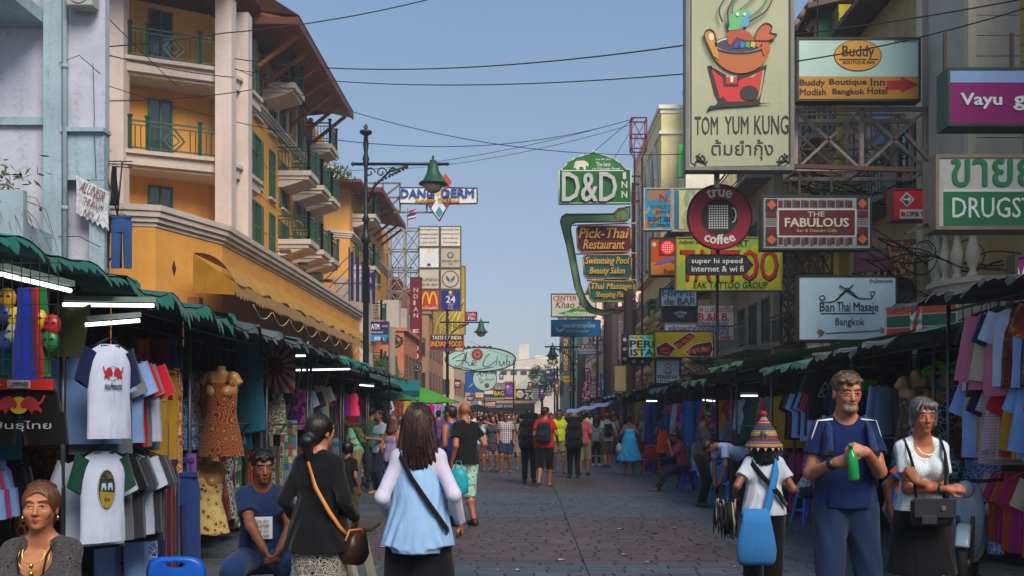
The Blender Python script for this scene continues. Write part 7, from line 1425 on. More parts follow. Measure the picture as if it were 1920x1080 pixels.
def stalls():
 init_garments(); random.seed(31)
 blk = ('black',fabric('plain','#1d2124')); grn = ('dark green',fabric('plain','#0f463e')); gry = ('grey',fabric('plain','#23282b')); gval = fabric('plain','#0f5248')
 ys = [(5.0,7.4),(7.5,9.9),(10.0,12.9),(13.0,15.6),(15.7,18.4),(18.5,21.4),(21.5,25),(25.1,29),(29.1,34),(34.1,40),(40.1,48),(48.1,58)]
 fg_ = ('faded teal',fabric('camo','#12504a','#1c625a',1.4,'#0e3c38')); colL = [fg_,grn,('dusty grey',fabric('camo','#30383a','#262e30',1.2,'#3e4a4a')),blk,fg_,blk,grn,gry,grn,blk,gry,blk]
 for i,(a,b) in enumerate(ys):
  xf = -2.95 if i < 7 else -3.3-.05*i; stall(-1,i,a,b,xf,-5.4,2.62-.02*i,3.25-.02*i if i > 1 else 2.95,colL[i],gval if i in (0,1,4) else None)
 colR = [gry,('dusty grey',fabric('camo','#3a4242','#2c3434',1.2,'#4a5450')),('teal',fabric('camo','#124a42','#1a5a50',1.5,'#0f3c36')),('green',fabric('plain','#155c34')),('green',fabric('plain','#114a30')),blk,('blue',fabric('plain','#153a6a')),blk,gry,('blue striped',fabric('hstripe','#1f4a8c','#7a90b0',30)),blk,gry]
 ysr = [(7.4,10.2),(10.3,13.0),(13.1,15.7),(15.8,18.6),(18.7,21.6),(21.7,25),(25.1,28.6),(28.7,33),(33.1,38),(38.1,44),(44.1,51),(51.1,60)]
 for i,(a,b) in enumerate(ysr):
  xf = 3.85-(.25 if i in (3,4) else 0)-.04*i; stall(1,i,a,b,xf,6.3-.05*i,2.38+[0,.04,-.03,.12,-.05,.08,-.02,.1][i % 8] if i else 2.75,2.95-(.25 if i % 3 == 1 else 0),colR[i],gval if i in (2,6) else None)
 sn = lambda sd,i: '%s %s stall' % (ORD[i],sd)
 G = ['clothes on the rails of the left stalls','clothes on the rails of the right stalls']
 # left: rows that follow the photograph from near to far
 T,V_,Dr,Tr,Sh,Sc,Ls = 't-shirt','vest top','dress','pair of trousers','pair of shorts','scarf','long-sleeved shirt'
 row(-1,'upper',-3.55,2.16,5.3,6.9,.13,[T,Sh,Sc],[2,3,6,7,8,20,21],sn('left',0),G[0]); row(-1,'lower',-3.6,1.42,5.3,6.9,.12,[Sh],[8,6,3,18,24,23,9,1,17],sn('left',0),G[0])
 row(-1,'upper',-3.25,2.16,7.42,8.4,.12,[T],[0,0,1,12,6,7],sn('left',1),G[0]); row(-1,'lower',-3.25,1.40,7.42,8.4,.12,[T],[0,12,0,4],sn('left',1),G[0])
 row(-1,'upper',-3.45,2.16,8.7,9.8,.12,[Tr,Sc],[5,11,5,15,23],sn('left',1),G[0]); row(-1,'lower',-3.45,1.3,8.5,9.8,.13,[Tr],[5,2,1,15,18],sn('left',1),G[0])
 row(-1,'upper',-3.75,2.2,10.1,12.8,.16,[Dr,Dr,Sc,T],[16,23,7,17,18,3],sn('left',2),G[0]); row(-1,'lower',-3.8,1.3,10.1,12.8,.17,[Dr,Tr],[17,16,19,23,5],sn('left',2),G[0])
 row(-1,'upper',-3.85,2.2,13.1,15.5,.19,[V_,T,Sc],[13,7,3,4,12],sn('left',3),G[0]); row(-1,'lower',-3.9,1.25,13.1,15.5,.2,[Tr,Dr],[19,17,6,3,10],sn('left',3),G[0])
 for i,(a,b) in enumerate(ys[4:8]):
  k = i+4; row(-1,'upper',-3.75-.05*i,2.15,a+.1,b-.1,.26,[T,V_,T,Dr,Sc],[3,4,12,6,9,22,14,0],sn('left',k),G[0],near=False); row(-1,'lower',-3.8,1.2,a+.1,b-.1,.34,[Tr,Sh,Dr],[3,2,5,17,24,10],sn('left',k),G[0],near=False)
 # right
 row(1,'top',4.15,2.62,7.6,9.15,.11,[Ls,V_,T],[0,0,1,0,9,3,26,13,16],sn('right',0),G[1]); row(1,'upper',4.28,2.02,7.7,9.25,.13,[T,T,Ls],[1,0,20,21,11,6,1],sn('right',0),G[1]); row(1,'lower',4.5,1.2,7.8,9.3,.12,[T],[6,9,0,8,9],sn('right',0),G[1])
 row(1,'upper',4.9,2.1,10.5,12.9,.17,[Dr],[16,17,3,23,5],sn('right',1),G[1]); row(1,'lower',4.9,1.25,10.5,12.9,.2,[Dr,Tr],[18,25,2,17],sn('right',1),G[1])
 row(1,'upper',4.25,2.08,13.2,15.5,.13,[T],[3,3,3,4,2,1],sn('right',2),G[1]); row(1,'lower',4.5,1.2,13.2,15.5,.2,[Tr,Sh],[2,3,1,18],sn('right',2),G[1])
 for i,(a,b) in enumerate(ysr[3:7]):
  k = i+3; row(1,'upper',4.35-.05*i,2.05,a+.1,b-.1,.24,[T,Dr,V_,Ls],[14,24,15,6,1,11,0,22],sn('right',k),G[1],near=False); row(1,'lower',4.45,1.1,a+.1,b-.1,.32,[Tr,Dr,Sh],[0,1,2,9,3,12],sn('right',k),G[1],near=False)
 for i in range(1,6):
  a,b = ys[i]; row(-1,'back',-4.45,2.1,a+.15,b-.15,.3,[Dr,T,Sc,Ls],[16,17,5,7,19,23,12,6],sn('left',i),G[0],near=False); row(-1,'low back',-4.4,1.15,a+.15,b-.15,.36,[Tr,Dr],[2,18,23,3,10,15],sn('left',i),G[0],near=False)
  a,b = ysr[i]; row(1,'back',5.25,2.1,a+.15,b-.15,.32,[Dr,T,Ls,V_],[17,14,9,23,20,1,13],sn('right',i),G[1],near=False)
 # far rows as one mass on each side
 for sd,nm in ((-1,'left'),(1,'right')):
  mb = MB(); fm = [fab(i)[1] for i in range(27)]
  for y in np.arange(29,60,.33):
   for z,hh in ((2.05,.75),(1.15,.9)):
    x = sd*(3.75+.0*y)+random.gauss(0,.12)+(.3 if sd > 0 else 0); w = random.uniform(.16,.26); mb.rings([[Vector((x+ww*w*math.cos(a),y+d*math.sin(a),z-hh*q)) for a in np.linspace(0,2*math.pi,8,False)] for q,ww,d in ((0,.5,.03),(.1,1,.05),(.5,.9,.05),(1,1.05,.06))],random.randrange(27))
  tag(mb.build('hanging_clothes',fm),'mass of hanging clothes on the farther stalls of the %s side' % nm,'clothes',kind='stuff')
 # named garments in front
 w_ = fabric('plain','#a3abc4'); nv = fabric('plain','#141c3c'); g_ = fabric('plain','#0f3a30')
 P_ = lambda x,y,s: at(x,y,s)
 o = garment(T,P_(204,646,262),.88,[w_,nv],'white t-shirt with navy sleeves and two facing red bulls',None,v=0,scale=1.02); o.scale.x = .74; rb = mat('#8a1520',.8,.1)
 decal(o,BULL,-.062,rb,off=(0,-.21)); decal(o,[(-x,z) for x,z in BULL][::-1],-.062,rb,off=(0,-.21)); m = MB(); m.tube([(.05*math.cos(a),-.062,-.205+.05*math.sin(a)) for a in np.linspace(0,6.28,20,False)],.0015,4,closed=True); m.build('print',mat('#1c1c22',.8),o); text('กระทิงแดง',o,mat('#1c1a20',.8),.17,.045,(0,-.063,-.295),name='print')
 o = garment(T,P_(192,846,258),.85,[w_,g_],'white t-shirt with green sleeves and an oval badge of two elephants',None,v=0,scale=1.0); o.scale.x = .76
 el = lambda rx,rz_,a0=0,a1=6.28: [(rx*math.cos(a),rz_*math.sin(a)) for a in np.linspace(a0,a1,24,False)]
 decal(o,el(.088,.145),-.062,mat('#8c8f94',.8),off=(0,-.27)); decal(o,el(.080,.135),-.066,mat('#23221c',.8),off=(0,-.27)); decal(o,el(.07,.125,math.pi,2*math.pi),-.070,mat('#7c681c',.8),off=(0,-.285))
 for sx in (-1,1): decal(o,[(sx*x,z) for x,z in ((.008,-.02),(.012,.02),(.05,.022),(.056,-.03),(.045,-.03),(.042,-.01),(.025,-.01),(.022,-.03),(.014,-.03))],-.070,mat('#7e9cae',.8),off=(0,-.25))
 text('ช้าง',o,mat('#15150f',.8),.05,.035,(0,-.073,-.345),name='print'); 
 for k in range(7): a = -1.2+k*.4; decal(o,[(0,0),(.05*math.sin(a)-.006,.04*math.cos(a)),(.06*math.sin(a),.05*math.cos(a)-.01*abs(a)),(.05*math.sin(a)+.006,.04*math.cos(a)-.008)],-.070-.001*k,mat('#4a5224',.8),off=(0,-.20))
 o = garment(Sh,P_(38,712,292),.35,[fabric('plain','#0f0d10'),mat('#9a1c14',.8,.2)],'black boxing shorts with a red waistband and a yellow disc between red bulls',None,v=1,scale=1.1,hanger=False); o.data = o.data.copy()
 decal(o,el(.05,.05),-.062,mat('#b0901c',.6),off=(0,-.15))
 for sx in (1,-1): decal(o,[(sx*x*1.35,z*1.2) for x,z in BULL],-.066,mat('#8f1c20',.7),off=(0,-.155))
 decal(o,[(-.06,-.045),(.06,-.045),(.06,0),(-.06,0)],-.064,mat('#9a9a9a',.7),off=(0,-.005)); text('LUMPINEE',o,mat('#17171a',.7),.1,.028,(0,-.069,-.028),name='print'); text('สินธุไทย',o,mat('#a0a0a4',.7),.3,.06,(.02,-.066,-.27),name='print')
 o = garment(Tr,P_(287,868,205),.7,[fabric('plain','#4a121e'),fabric('plain','#4a121e')],'maroon drawstring trousers hanging in front of the blue pair',None,v=0,scale=1.05,hanger=False); m = MB(); m.tube([(.0,-.07,-.01),(-.01,-.075,-.1),(-.005,-.075,-.17)],.006,4); m.tube([(.01,-.07,-.01),(.02,-.075,-.06),(.015,-.075,-.14)],.006,4); m.build('drawstring',mat('#a8a49c',.8),o)
 garment(Tr,P_(335,885,195),.2,[fabric('plain','#1c2f5e')]*2,'blue cotton trousers right of the maroon drawstring pair',None,v=1,hanger=False); garment(Sc,P_(358,850,190),0,[fabric('plain','#5a3a72')]*2,'lilac scarf beside the blue cotton trousers',None,v=2,scale=.8,hanger=False)
 for i,(x,c,nm) in enumerate(((268,'#8a4a14','ochre'),(285,'#521426','wine red'),(306,'#5a182c','crimson brown'),(322,'#1c2050','dark indigo'))): garment(Sc,P_(x,636,205-i*3),.3*i,[fabric('plain',c)]*2,'%s baggy trousers bundled on the upper rail above the maroon drawstring pair' % nm,'bundled baggy trousers',v=i,scale=.78,hanger=False)
 mann(P_(415,700,176),fabric('rings','#4a1a0c','#b07848',9,'#2c100a'),'mannequin in a brown dress patterned with orange rings, left stalls',.78); mann(P_(388,868,172),fabric('floral','#8f8250','#7a2c18',14,'#3a2c18'),'bare-shouldered mannequin in a cream floral dress below the ringed brown dress',.6,drop=.06); mann(P_(352,712,165),fabric('batik','#15141a','#6a6070',14),'mannequin turned away in a dark dress left of the ringed brown dress',.7,rz=.9)
 for i,(x,c) in enumerate(((452,'#123642'),(464,'#0f4858'),(476,'#16525f'))): garment(Sc,P_(x,640,150-i*2),.2*i,[fabric('plain',c)]*2,'%s teal scarf of three beside the ringed dress mannequin' % ['left','middle','right'][i],'teal scarves',v=i,scale=1.2,hanger=False)
 o = garment(V_,P_(512,726,130),0,[fabric('camo','#9a947e','#4a463c',20,'#8a846e')]*2,'cream vest top with a dense black print under the red sunburst cloth',None,v=0)
 # sunburst cloth
 t = thing('sunburst_cloth','cloth printed with a red disc and red and white rays','cloth',P_(514,738,133)); n = 64; m = MB(); w2,h2 = .3,.35
 def edge(a):
  c,s_ = math.cos(a),math.sin(a); k = min(w2/max(abs(c),1e-6),h2/max(abs(s_),1e-6)); return Vector((c*k,.02*math.sin(a*3),.36+s_*k))
 for i in range(n):
  a,b = 2*math.pi*i/n,2*math.pi*(i+1)/n; p = [Vector((.14*math.cos(q),-.01,.38+.14*math.sin(q))) for q in (a,b)]; m.add([Vector((0,-.012,.38)),p[0],p[1]],[(0,1,2)],0); m.add([p[0],edge(a),edge(b),p[1]],[(0,1,2,3)],1 if (i//2) % 2 else 2)
 m.build('cloth',[fabric('plain','#4a1420'),fabric('plain','#6a1c26'),fabric('plain','#7c7474')],t,recalc=False)
 for (x,y,s,c,nm) in ((560,722,112,'#1a1c22','black t-shirt with a small blue print beyond the cream vest top'),(592,722,108,'#7c8078','grey green t-shirt with a palm print under the long tube light')): garment(T,P_(x,y,s),0,[fabric('plain',c)]*2,nm,None,v=1)
 o = garment(Dr,P_(663,738,98),0,[mat('#c01c50',.6,.2,emit=.0)]*2,'neon pink dress with black trim among dark clothes on the left',None,v=0,scale=.5); garment(Dr,P_(645,738,100),0,[fabric('plain','#5c1c6a')]*2,'purple bag-shaped dress beside the neon pink one',None,v=1,scale=.5)
 for (x,y,s,w0,h0,c,nm) in ((127,570,262,.27,.38,'#3a3f22','olive green cloth pinned over the second left stall'),): m = MB(); m.sheet(lambda u,v: Vector((-w0/2+w0*u+.06*(v-.5)*-1,.02*math.sin(u*9),-h0*v)),8,6,th=.006); o = m.build('cloth',fabric('plain',c)); o.location = P_(x,y,s); tag(o,nm,'cloth')
 # jeans on a rack above the left stalls
 o = garment(Tr,P_(228,405,98),0,[fabric('plain','#22406c'),fabric('plain','#1c3a6a')],'faded blue jeans hanging high above the stalls in front of the orange wall',None,v=0,scale=1.0,hanger=True); garment(Tr,P_(208,405,97),.3,[fabric('plain','#111317')]*2,'black trousers hanging high beside the faded blue jeans',None,v=1,scale=1.0)
 garment(Sc,P_(214,312,96),0,[fabric('plain','#16161c')]*2,'black leggings hanging from the wire clothes rack',None,v=2,scale=.8); t = thing('clothes_rack','bent wire clothes rack sticking out above the hanging jeans','clothes rack',P_(215,312,97)); m = MB()
 for k in range(3): m.tube([(-.25+.1*k,0,.1-.05*k),(.3,.1,.12-.06*k)],.012,5)
 m.tube([(-.2,0,0),(.05,0,-.9)],.018,5); m.tube([(.15,0,.1),(.05,0,-.95)],.018,5); m.tube([(-.3,0,-.95),(.35,0,-.98)],.012,5); m.build('wire_frame',mat('#1a1718',.5),t)
 # masks, toys and belts at the far left
 random.seed(8)
 for i,(x,y,c,nm) in enumerate([(14,560,'#9a7418','golden mask'),(8,590,'#16285a','blue cap'),(30,596,'#a8902c','yellow wooden mask'),(28,625,'#8a8a70','white painted mask'),(8,640,'#1c2c5c','navy mask'),(72,600,'#a08424','yellow toy drum'),(98,610,'#8a1c1c','red toy stick'),(95,640,'#1c5a30','green toy horn')]):
  t = thing('souvenir','%s hanging at the near left stall' % nm,'souvenir',P_(x,y,320)); m = MB(); m.lathe([(0,-.065),(.03,-.055),(.05,-.02),(.052,.02),(.035,.055),(0,.065)],(0,0,0),12,0,1,.6); m.build('shell',mat(c,.35,.3,9),t)
  for sx in (-1,1): e = MB(); e.lathe([(0,-.008),(.012,0),(0,.008)],(sx*.02,-.03,.012),8); e.build('eye_hole',mat('#100c0a',.5),t)
 for i,(x,c,nm) in enumerate(((45,'#15267a','royal blue'),(52,'#5c2030','dark red'),(60,'#a01c1c','bright red'),(77,'#12602c','green'))): garment(Sc,P_(x,540,330-i*4),.4*i,[fabric('plain',c)]*2,'%s cord sash hanging near the left edge of the stalls' % nm,'cord sashes at the near left stall',v=i % 4,scale=.55,hanger=False)
 t = thing('mesh_panel','black wire mesh panel at the near left stall','display panel',P_(40,700,345)); m = MB()
 for k in range(9): m.bar((-.2+k*.05,0,0),(-.2+k*.05,0,.62),.004); m.bar((-.2,0,k*.075),(.2,0,k*.075),.004)
 m.build('wire_mesh',mat('#17181a',.5),t)
 # postcards
 t = thing('postcard_rack','white rack of small colourful postcards beside the seated man in navy','postcard rack',P_(541,965,122)); m = MB(); m.box((-.13,0,0),(.13,.02,1.45)); m.build('board',mat('#7c8086',.6),t); random.seed(5)
 for i in range(4):
  for j in range(13): m = MB(); x = -.122+i*.062; z = .04+j*.108; m.box((x,-.012,z),(x+.054,-.001,z+.095)); m.build('postcard',mat(random.choice(['#3a6a8a','#8a8c84','#4a7a4a','#8a4a3a','#5a5a8a','#a09a70','#2a4a6a','#9aa4ac']),.5,.5,30),t)
 # tube lights
 for i,(x0,y0,x1,y1,s0,s1,lab) in enumerate([(2,514,132,545,330,300,'bright tube light at the near left edge'),(118,571,288,573,265,250,'long tube light over the olive cloth'),(160,609,262,601,262,255,'tube light in a pale fixture above the bull print t-shirt'),(542,667,572,667,128,124,'short tube light right of the sunburst cloth'),(556,694,655,692,118,108,'long tube light over the grey green t-shirt'),(675,722,700,724,95,92,'small tube light near the green canopy on the left'),(1212,752,1232,752,66,66,'small tube light under the blue canopy on the right'),(1318,750,1340,752,84,86,'tube light under the green canopy on the right'),(1390,742,1420,742,105,108,'tube light above the multicoloured dresses')]): tube_light(P_(x0,y0,s0),P_(x1,y1,s1),lab)
 # slanted tent poles
 for i,(a,b,lab) in enumerate([((578,640,118),(540,800,118),'slanted steel prop of the left canopies, nearest of the three'),((628,662,104),(590,790,104),'slanted steel prop of the left canopies, middle of the three'),((678,694,92),(622,840,92),'slanted steel prop of the left canopies, farthest of the three')]): m = MB(); m.tube([P_(*a),P_(*b)],.018,6); tag(m.build('canopy_prop',mat('#6a6e70',.4,.2,metal=.6)),lab,'pole','slanted canopy props')
 t = thing('side_awning','flat teal awning box beyond the left stalls','awning',P_(745,745,62)); m = MB(); m.sheet(lambda u,v: Vector((-.7+1.4*u,-.3*v,.5-.32*v)),6,4,th=.02); m.build('canopy',fabric('plain','#0f5a5c'),t); m = MB(); m.box((-.7,-.33,.02),(.7,-.3,.18)); m.build('valance',fabric('plain','#0c4248'),t)
 # parasols
 def parasol(loc,r,h,c,lab,ztop=.45,n=8):
  t = thing('parasol',lab,'parasol',loc); m = MB(); m.tube([(0,0,0),(0,0,h+ztop)],.022,6); m.build('pole',mat('#8a8c8c',.4),t); m = MB(); rg = []
  for q in (0.02,.35,.7,1): rg.append([Vector((r*q*math.cos(a)*(1-.05*(k % 2)*q),r*q*math.sin(a)*(1-.05*(k % 2)*q),h+ztop*(1-q**1.2)-.03*(k % 2)*q)) for k,a in enumerate(np.linspace(0,2*math.pi,2*n,False))])
  m.rings(rg,caps=False,smooth=False); o = m.build('canopy',c,t); sl = o.modifiers.new('s','SOLIDIFY'); sl.thickness = .008
  for k in range(n): q = MB(); a = 2*math.pi*k/n; q.bar((0,0,h+ztop*.6),(r*.95*math.cos(a),r*.95*math.sin(a),h+.02),.012); q.build('rib',mat('#6a6a68',.4),t)
 parasol((-3.15,30.5,0),1.05,2.0,fabric('plain','#3a7a26'),'light green parasol over the left stalls'); parasol((-1.45,30,0),.62,1.72,fabric('plain','#0f1014'),'black umbrella held above the walkers near the woman with the camera',.22)
 parasol((-3.5,25.5,0),.8,2.0,fabric('plain','#1c5a38'),'small dark green parasol just before the light green one',.25)
 # right side named things
 bkf = fabric('plain','#0f1012')
 for i,(x,y,s) in enumerate(((1545,697,138),(1632,715,140))):
  o = garment(T,P_(x,y,s),0,[bkf]*2,['black t-shirt with a white outlined triangle hanging left of the tall man','black t-shirt with a white outlined triangle under the green price card'][i],None,v=0); m = MB(); tr = [(-.1,-.34),(.1,-.34),(0,-.14)]
  for k in range(3): a,b = tr[k],tr[(k+1) % 3]; m.bar((a[0],-.06,a[1]),(b[0],-.06,b[1]),.008,.003,up=(0,1,0))
  m.tube([(.045*math.cos(a),-.062,-.285+.045*math.sin(a)) for a in np.linspace(0,6.28,18,False)],.004,4,closed=True); m.build('print',mat('#a0a0a0',.8),o)
 t = thing('price_card','bright green hand-written price card above the black t-shirts','price card',P_(1630,732,142)); m = MB(); m.box((-.1,0,0),(.1,.006,.14)); m.build('card',mat('#1c9a2c',.7,.1),t); text('SALE',t,mat('#12301a',.8),.13,.045,(0,-.003,.1)); text('350 B',t,mat('#12301a',.8),.14,.045,(0,-.003,.04))
 for i,(x,y,s,f_,lab,dh) in enumerate([(1716,708,172,fabric('floral','#3a3424','#5c1c18',13,'#7a7050'),'mannequin in a brown rose print dress above the grey-haired woman',.75),(1770,712,168,fabric('batik','#15141a','#6fa0ac',14,'#7a2c24'),'mannequin in a black dress with teal scales in the middle of three',.7),(1808,704,166,fabric('batik','#3c1418','#8a5a4a',15),'mannequin in a dark red patterned dress, rightmost of three',.7)]): mann(P_(x,y,s),f_,lab,dh)
 for (x,y,s,f_,lab) in ((1775,905,172,fabric('batik','#143a52','#7ab0bc',11),'turquoise scale-patterned dress below the middle mannequin'),(1735,860,175,fabric('batik','#15141a','#8f8f8a',13),'black and white dress behind the grey-haired woman')): garment(Dr,P_(x,y-70,s),0,[f_]*2,lab,None,v=1,hanger=False)
 for i,(x,y) in enumerate(((1762,690),(1805,683))):
  t = thing('hanger_bundle','bundle of lime green plastic hangers, %s one of two' % ['left','right'][i],'hangers',P_(x,y,170)); gm = mat('#3aa010',.35,.1)
  for k in range(9): m = MB(); y0 = k*.018; m.tube([(-.2+k*.01,y0,-.03-k*.01),(0,y0,.07),(.2,y0,-.05+k*.008),(-.2+k*.01,y0,-.05-k*.01)],.008,5); m.tube([(-.08,y0,-.045),(-.03,y0,.04)],.006,4); m.tube([(.08,y0,-.045),(.03,y0,.04)],.006,4); m.build('hanger',gm,t)
 o = garment(T,P_(1853,716,205),-.75,[fabric('plain','#7896cc'),fabric('plain','#6c8cc4')],'pale blue sports t-shirt with dark diagonal stripes, front of the right rail',None,v=0,scale=1.05)
 for k in range(4): decal(o,[(-.16+.08*k+.02,-.1-.11*k),(-.13+.08*k+.02,-.1-.11*k),(-.03+.08*k+.02,-.3-.11*k),(-.06+.08*k+.02,-.3-.11*k)] if k < 4 else [],-.062-.001*k,mat('#1c3a66',.8))
 o = garment(Sc,P_(1640,735,150),0,[fabric('plain','#7d95be')]*2,'white and blue striped long shirt right of the green price card',None,v=1,scale=.9); garment(Ls,P_(1655,722,152),.5,[fabric('plain','#8098c4')]*2,'pale blue long-sleeved shirt hanging beside the mannequins',None,v=1,scale=.9)
 garment(V_,P_(1243,806,74),0,[mat('#c03a12',.7,.15)]*2,'orange vest top hanging low by the blue cloth stall',None,v=0,scale=.85); 
 for (x0,x1,y0,y1,s,f_,lab) in ((1279,1330,752,830,80,fabric('hstripe','#0f2c6a','#3a6ab0',13),'big blue striped cloth hanging from the green canopy on the right'),(1209,1234,755,885,66,fabric('hstripe','#101a50','#2a3a7a',30),'tall dark blue printed cloth beside the orange chair'),(1243,1262,778,800,68,fabric('plain','#1c5a8a'),'small bright blue cloth above the orange vest top')):
  w0,h0 = (x1-x0)/s,(y1-y0)/s; m = MB(); m.sheet(lambda u,v: Vector((-w0/2+w0*u,.03*math.sin(u*14)+.01*math.sin(v*6),-h0*v+.01*math.sin(u*20))),20,8,th=.01); o = m.build('cloth',f_); o.location = P_((x0+x1)/2,y0,s); tag(o,lab,'cloth')
 # striped blue awning stretched over the far right stalls
 m = MB(); m.sheet(lambda u,v: Vector((-1.0+2.7*u,-.4*v,.05+.55*u-.15*v+.03*math.sin(u*30))),30,4,th=.015); o = m.build('striped_awning',fabric('vstripe','#1f3f80','#8a9ab8',9)); o.location = at(1108,772,46); tag(o,'blue and white striped awning slanting over the far right stalls','awning')
 # seats
 stool((-2.02,7.62,0),'#4a1c6a','purple plastic stool under the seated man in navy',.3); chair((-2.245,6.53,0),'#0f4aa0','blue plastic chair with a slotted back at the lower left',math.pi+.1).scale = (.85,)*3
 stool((3.42,21.0,0),'#1f2f9a','blue plastic stool under the man in the red checked shirt',.1,.43); chair((3.5,17.2,0),'#2a7ac0','light blue plastic chair beside the man with the phone',.6); chair((3.82,17.6,0),'#2a6ab4','second blue plastic chair behind the bending man',-2.2); stool((4.2,14.7,0),'#1f5aa4','blue plastic stool under the man in the floral shirt',.2,.43); chair((3.35,26.6,0),'#a02c14','orange plastic chair turned away near the blue cloth',math.pi); stool((3.75,27.3,0),'#1c2c5c','dark blue stool right of the orange chair',.2)
 # scooter
 t = thing('scooter','white and silver scooter parked behind the grey-haired woman','scooter',(4.15,9.3,0),R(-28)); wm = mat('#7c8e98',.25,.12,3,.04,spec=.6); rub = mat('#111112',.8,.2)
 for y in (-.62,.62):
  w = MB(); w.tube([(0,y+.25*math.cos(a),.29+.25*math.sin(a)) for a in np.linspace(0,6.28,28,False)],.045,8,closed=True); w = w.build('wheel',rub,t); rm = MB(); rm.tube([(0,y+.2*math.cos(a),.29+.2*math.sin(a)) for a in np.linspace(0,6.28,24,False)],.014,6,closed=True)
  for k in range(10): a = k*.628; rm.bar((0,y,.29),(0,y+.2*math.cos(a),.29+.2*math.sin(a)),.008)
  rm.tube([(-.05,y,.29),(.05,y,.29)],.035,8); rm.build('rim',mat('#6a6c70',.3,.1,metal=.8),w)
 m = MB(); m.tube([(-.06,-.62,.29),(-.06,-.45,.75),(0,-.4,.98)],.02,6); m.tube([(.06,-.62,.29),(.06,-.45,.75),(0,-.4,.98)],.02,6); m.build('fork',mat('#3a3c40',.4,metal=.6),t)
 m = MB(); m.rings([[Vector((w_*c,y+d*s_,z)) for c,s_ in [(math.cos(a),math.sin(a)) for a in np.linspace(0,6.28,12,False)]] for w_,d,y,z in ((.09,.03,-.34,.3),(.14,.05,-.4,.5),(.16,.07,-.44,.75),(.13,.08,-.42,.92),(.09,.07,-.4,.98))]); m.build('leg_shield',wm,t)
 m = MB(); m.rings([[Vector((.065*c+0,-.62+.33*math.cos(b),.29+.33*math.sin(b)+.02*s_)) for c,s_ in ((-1,0),(-.6,1),(.6,1),(1,0),(.5,-.3),(-.5,-.3))] for b in np.linspace(.3,2.6,9)],caps=True); m.build('mudguard',wm,t)
 m = MB(); m.rings([[Vector((w_*c,y,z+h_*s_)) for c,s_ in [(math.cos(a),math.sin(a)) for a in np.linspace(0,6.28,12,False)]] for w_,y,z,h_ in ((.1,-.32,.3,.05),(.13,0,.33,.08),(.15,.25,.55,.16),(.15,.6,.66,.12),(.05,.85,.72,.05))]); m.build('body_panel',wm,t)
 m = MB(); m.rings([[Vector((w_*c,y,z+.05*s_)) for c,s_ in [(math.cos(a),math.sin(a)) for a in np.linspace(0,6.28,12,False)]] for w_,y,z in ((.08,-.02,.72),(.13,.1,.75),(.14,.5,.79),(.08,.75,.81))]); m.build('saddle',rub,t)
 m = MB(); m.tube([(-.33,-.33,1.02),(-.15,-.4,1.0),(.15,-.4,1.0),(.33,-.33,1.02)],.018,6); m.build('handlebar',rub,t); m = MB(); m.lathe([(0,-.03),(.06,-.03),(.08,0),(.06,.06),(0,.08)],(0,0,0),12); o = m.build('headlight',mat('#9aa0a4',.12,.1,bump=0,spec=.9),t); o.location = (0,-.5,.93); o.rotation_euler = (R(90),0,0)
 for sx in (-1,1): m = MB(); m.tube([(sx*.28,-.34,1.02),(sx*.33,-.36,1.2)],.008,5); m.build('mirror_stem',rub,t); m = MB(); m.lathe([(0,-.012),(.06,-.008),(.06,.008),(0,.012)],(sx*.36,-.36,1.24),10,0,1,.4); m.build('mirror',rub,t)
 # cream folding stand near the handbag
 t = thing('folding_stand','cream wooden folding stand behind the woman in the black cardigan','stand',(-1.18,7.1,0)); 
 for a,b in (((-.12,0,.75),(.1,-.1,0)),((.0,.05,.78),(.16,.15,0)),((-.1,.3,.75),(-.25,.4,0))): m = MB(); m.bar(a,b,.06,.03); m.build('leg',mat('#8f8a78',.6,.2),t)
 m = MB(); m.box((-.2,-.05,.76),(.1,.35,.80),bev=.01); m.build('top',mat('#3a2c22',.6),t)
 # car waiting behind the walkers
 t = thing('parked_car','dark car facing us behind the women at the far left of the street','car',(-2.35,30.5,0),R(4)); bd = mat('#16181c',.22,.15,bump=0,spec=.7); gl = mat('#12181c',.08,.1,bump=0,spec=.9)
 sec = lambda w,y,z0,z1: [Vector((w*cx,y,z0+(z1-z0)*cz)) for cx,cz in ((-1,0),(-1.0,.5),(-.93,.85),(-.7,1),(.7,1),(.93,.85),(1.0,.5),(1,0))]
 m = MB(); m.rings([sec(.78,-.1,.3,.72),sec(.86,.0,.22,.86),sec(.87,1.0,.22,.98),sec(.87,1.3,.22,1.0),sec(.87,3.6,.22,1.02),sec(.82,4.2,.3,.98)]); m.build('body',bd,t)
 m = MB(); m.rings([sec(.76,1.15,.99,1.02),sec(.66,1.75,1.0,1.48),sec(.66,2.9,1.0,1.5),sec(.74,3.6,1.0,1.05)]); m.build('cabin',gl,t)
 for sx in (-1,1):
  for y in (.75,3.4): m = MB(); m.tube([(sx*.72,y,.31),(sx*.9,y,.31)],.31,18); w = m.build('wheel',mat('#0e0e0f',.8),t); m = MB(); m.tube([(sx*.88,y,.31),(sx*.91,y,.31)],.19,14); m.build('rim',mat('#77797c',.3,metal=.8),w)
  m = MB(); m.box((sx*.5,-.1,.6),(sx*.8,.03,.74),bev=.02); m.build('headlight',mat('#8f979c',.1,spec=.9),t); m = MB(); m.box((sx*.9,1.2,.98),(sx*1.05,1.3,1.1),bev=.02); m.build('wing_mirror',bd,t)
 for k in range(5): m = MB(); m.box((-.42,-.125,.52+k*.045),(.42,-.1,.54+k*.045)); m.build('grille_bar',mat('#9a9c9e',.2,metal=.9),t)
 m = MB(); m.box((-.22,-.14,.36),(.22,-.115,.47)); m.build('number_plate',mat('#8f9490',.5),t)
# ---------------------------------------------------------------- people

